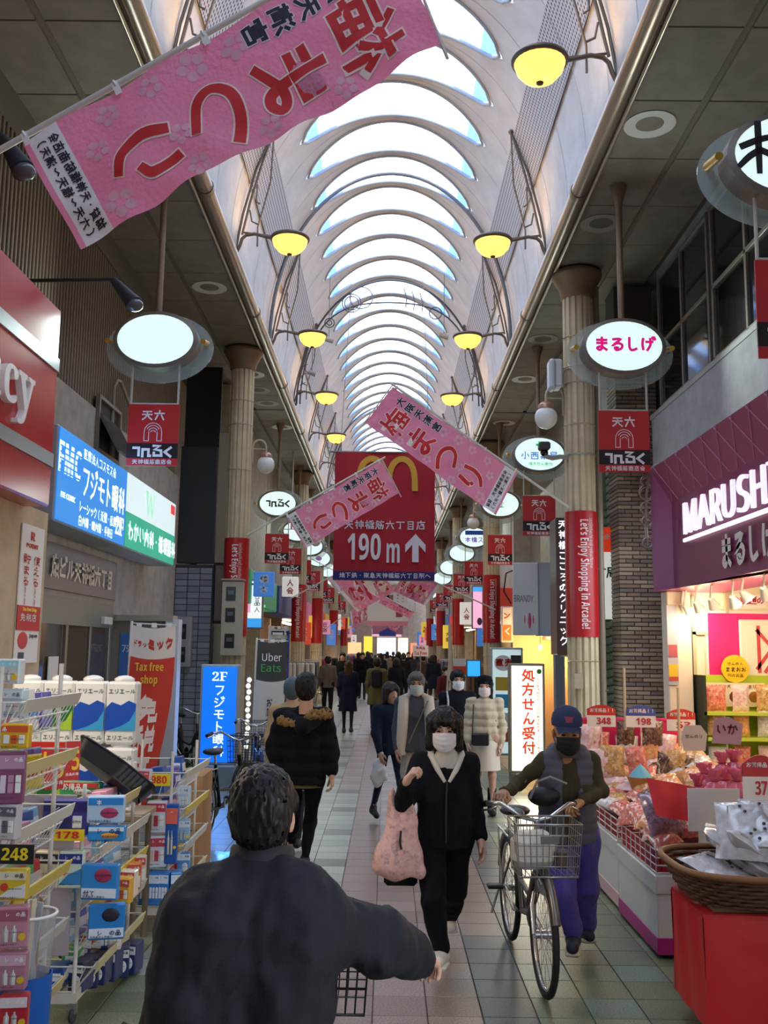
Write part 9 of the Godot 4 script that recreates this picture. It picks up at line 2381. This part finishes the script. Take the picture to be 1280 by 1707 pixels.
	for k in 36: nr.append(V(0.235 * signf(cos(TAU * k / 36)) * pow(absf(cos(TAU * k / 36)), 0.5), 0.17, 0.155 * signf(sin(TAU * k / 36)) * pow(absf(sin(TAU * k / 36)), 0.5)))
	nb.tube(nr, 0.011, 6, true)
	var nbm := nb.mesh()
	for k in 6:
		var o := solo("shopping_basket", "black plastic shopping basket nested in a tilted stack on the rack", "basket", nbm, M("17171a", 0.32), at(196, 1312, 5.9) + V(-0.022 * k, 0.02 * k, 0.012 * k), "nested shopping baskets")
		o.basis = (Basis(V(0, 0, 1), -0.55) * Basis(V(1, 0, 0), -0.45)).scaled_local(V(0.82, 0.6, 0.8))
	# blue bin and clear tub of sticks
	t = thing("blue_bin", "blue faceted cardboard bin with a white scuff", "bin", V(-1.5, 0, -4.28))
	part(t, "shell", mb().lathe([Vector2(0.1, 0.0), Vector2(0.105, 0.5), Vector2(0.1, 0.5), Vector2(0.095, 0.02)], 14, Vector3.ZERO, 1.0, true), M("1768c4", 0.45))
	part(t, "scuff", mb().ball(V(0.075, 0.2, 0.078), V(0.012, 0.02, 0.004), 6, 4), M("dfe8f0", 0.6))
	t = thing("clear_tub", "clear plastic tub with a white rim standing in the blue bin", "tub", V(-1.5, 0.48, -4.28))
	part(t, "wall", mb().lathe([Vector2(0.09, 0.0), Vector2(0.108, 0.26)], 24), M("dfe2e2", 0.08, {"alpha": 0.25}))
	part(t, "rim", mb().ring(V(0, 0.26, 0), V(0, 1, 0), 0.108, 0.007, 28, 6), M("f0eee8", 0.4))
	var r := RandomNumberGenerator.new()
	r.seed = 5
	for k in 16:
		var a := r.randf() * TAU
		var q := V(cos(a), 0, sin(a)) * r.randf() * 0.06
		solo("stick_pack", ["white", "brown", "silver", "cream"][k % 4] + " slim stick pack standing in the clear tub", "stick pack", mb().box(V(0, 0.13, 0), V(0.026, 0.3 + r.randf() * 0.05, 0.008), Basis(V(0, 1, 0), a) * Basis(V(0, 0, 1), r.randf_range(-0.12, 0.12)), 0.002), M(["e4e2dc", "a8764a", "b4b6b8", "d8ccb0"][k % 4], 0.4), V(-1.5, 0.5, -4.28) + q, "stick packs in the tub")
	# cardboard cartons
	for k in 2:
		t = thing("carton", ["lower", "upper"][k] + " brown cardboard carton of the stack beside the second rack", "box", V(-1.62, 0.43 * k, -8.1))
		part(t, "box", mb().box(V(0, 0.215, 0), V(0.34, 0.425, 0.5), Basis(V(0, 1, 0), 0.03 * k), 0.006), M("b08558", 0.8))
		part(t, "tape", mb().box(V(0, 0.431, 0), V(0.06, 0.002, 0.5)), M("c8a878", 0.4))
		part(t, "stamp", mb().box(V(0.02, 0.18, 0.252), V(0.12, 0.012, 0.002)), M("5a4026", 0.8))
	# palm in a pot, flower bundle
	t = thing("potted_palm", "dark green spiky palm in a brown pot behind the cartons", "plant", V(-2.1, 0, -10.3))
	part(t, "pot", mb().lathe([Vector2(0.14, 0.0), Vector2(0.19, 0.3), Vector2(0.2, 0.32), Vector2(0.16, 0.3), Vector2(0, 0.28)], 18), M("7a4a2c", 0.7))
	part(t, "stem", mb().bar(V(0, 0.28, 0), V(0, 0.62, 0), 0.03, 8), M("5a4a30", 0.9))
	for k in 34:
		var a := k * 2.4; var el := 0.1 + 1.1 * (k / 34.0)
		var d := V(cos(a) * cos(el), sin(el), sin(a) * cos(el))
		var sd := d.cross(Vector3.UP).normalized()
		var m := mb()
		var L := 0.34 + 0.1 * sin(k * 1.7)
		var p0 := V(0, 0.6, 0)
		for j in 5:
			var u0 := j / 5.0; var u1 := (j + 1) / 5.0
			var c0 := p0 + d * L * u0 + V(0, -0.18 * u0 * u0, 0); var c1 := p0 + d * L * u1 + V(0, -0.18 * u1 * u1, 0)
			m.quad(c0 - sd * 0.016 * (1 - u0), c0 + sd * 0.016 * (1 - u0), c1 + sd * 0.016 * (1 - u1), c1 - sd * 0.016 * (1 - u1))
		part(t, "leaf", m, M(["2c4a22", "3a5c2a", "24401f"][k % 3], 0.5, {"back": "1c3010"}))
	t = thing("flower_bundle", "bundle of pale flowers wrapped in yellow film in a blue tray", "flowers", V(-1.85, 0, -9.0))
	part(t, "tray", mb().lathe([Vector2(0.0, 0.0), Vector2(0.16, 0.0), Vector2(0.18, 0.07), Vector2(0.16, 0.06), Vector2(0, 0.02)], 18), M("2a2f8a", 0.5))
	part(t, "wrap", mb().lathe([Vector2(0.05, 0.03), Vector2(0.12, 0.4), Vector2(0.1, 0.42), Vector2(0.0, 0.3)], 14), M("d8c020", 0.3, {"back": "5a5010"}))
	part(t, "upper_film", mb().lathe([Vector2(0.06, 0.28), Vector2(0.09, 0.5), Vector2(0.05, 0.62)], 12), M("b8b49a", 0.3))
	for k in 9: part(t, "bloom", mb().ball(V(cos(k * 2.4) * 0.06, 0.56 + 0.015 * k, sin(k * 2.4) * 0.06), V(0.025, 0.02, 0.025), 8, 5), M(["e8e0b8", "d8c04a", "c8cca8"][k % 3], 0.7))
	solo("blue_sheet", "rippled glossy pale blue patch on the paving beside the cartons", "sheet", mb().sheet(func(u: float, v: float) -> Vector3: return V((u - 0.5) * 0.7, 0.012 + 0.012 * absf(sin(u * 9 + v * 5)), (v - 0.5) * 1.7), 12, 18), M("7f9ab8", 0.2, {"coat": 0.6}), V(-1.35, 0.0, -8.3))  # thin rippled blue layer lying over the paving

func _ready() -> void:
	setup()
	build_floor()
	build_roof()
	build_walls()
	bowl_lamps()
	hanging_signs()
	columns()
	banners()
	trusses()
	sweet_shop()
	brick_pillar()
	right_far()
	left_side()
	right_goods()
	left_goods()
	people()
	bicycles()
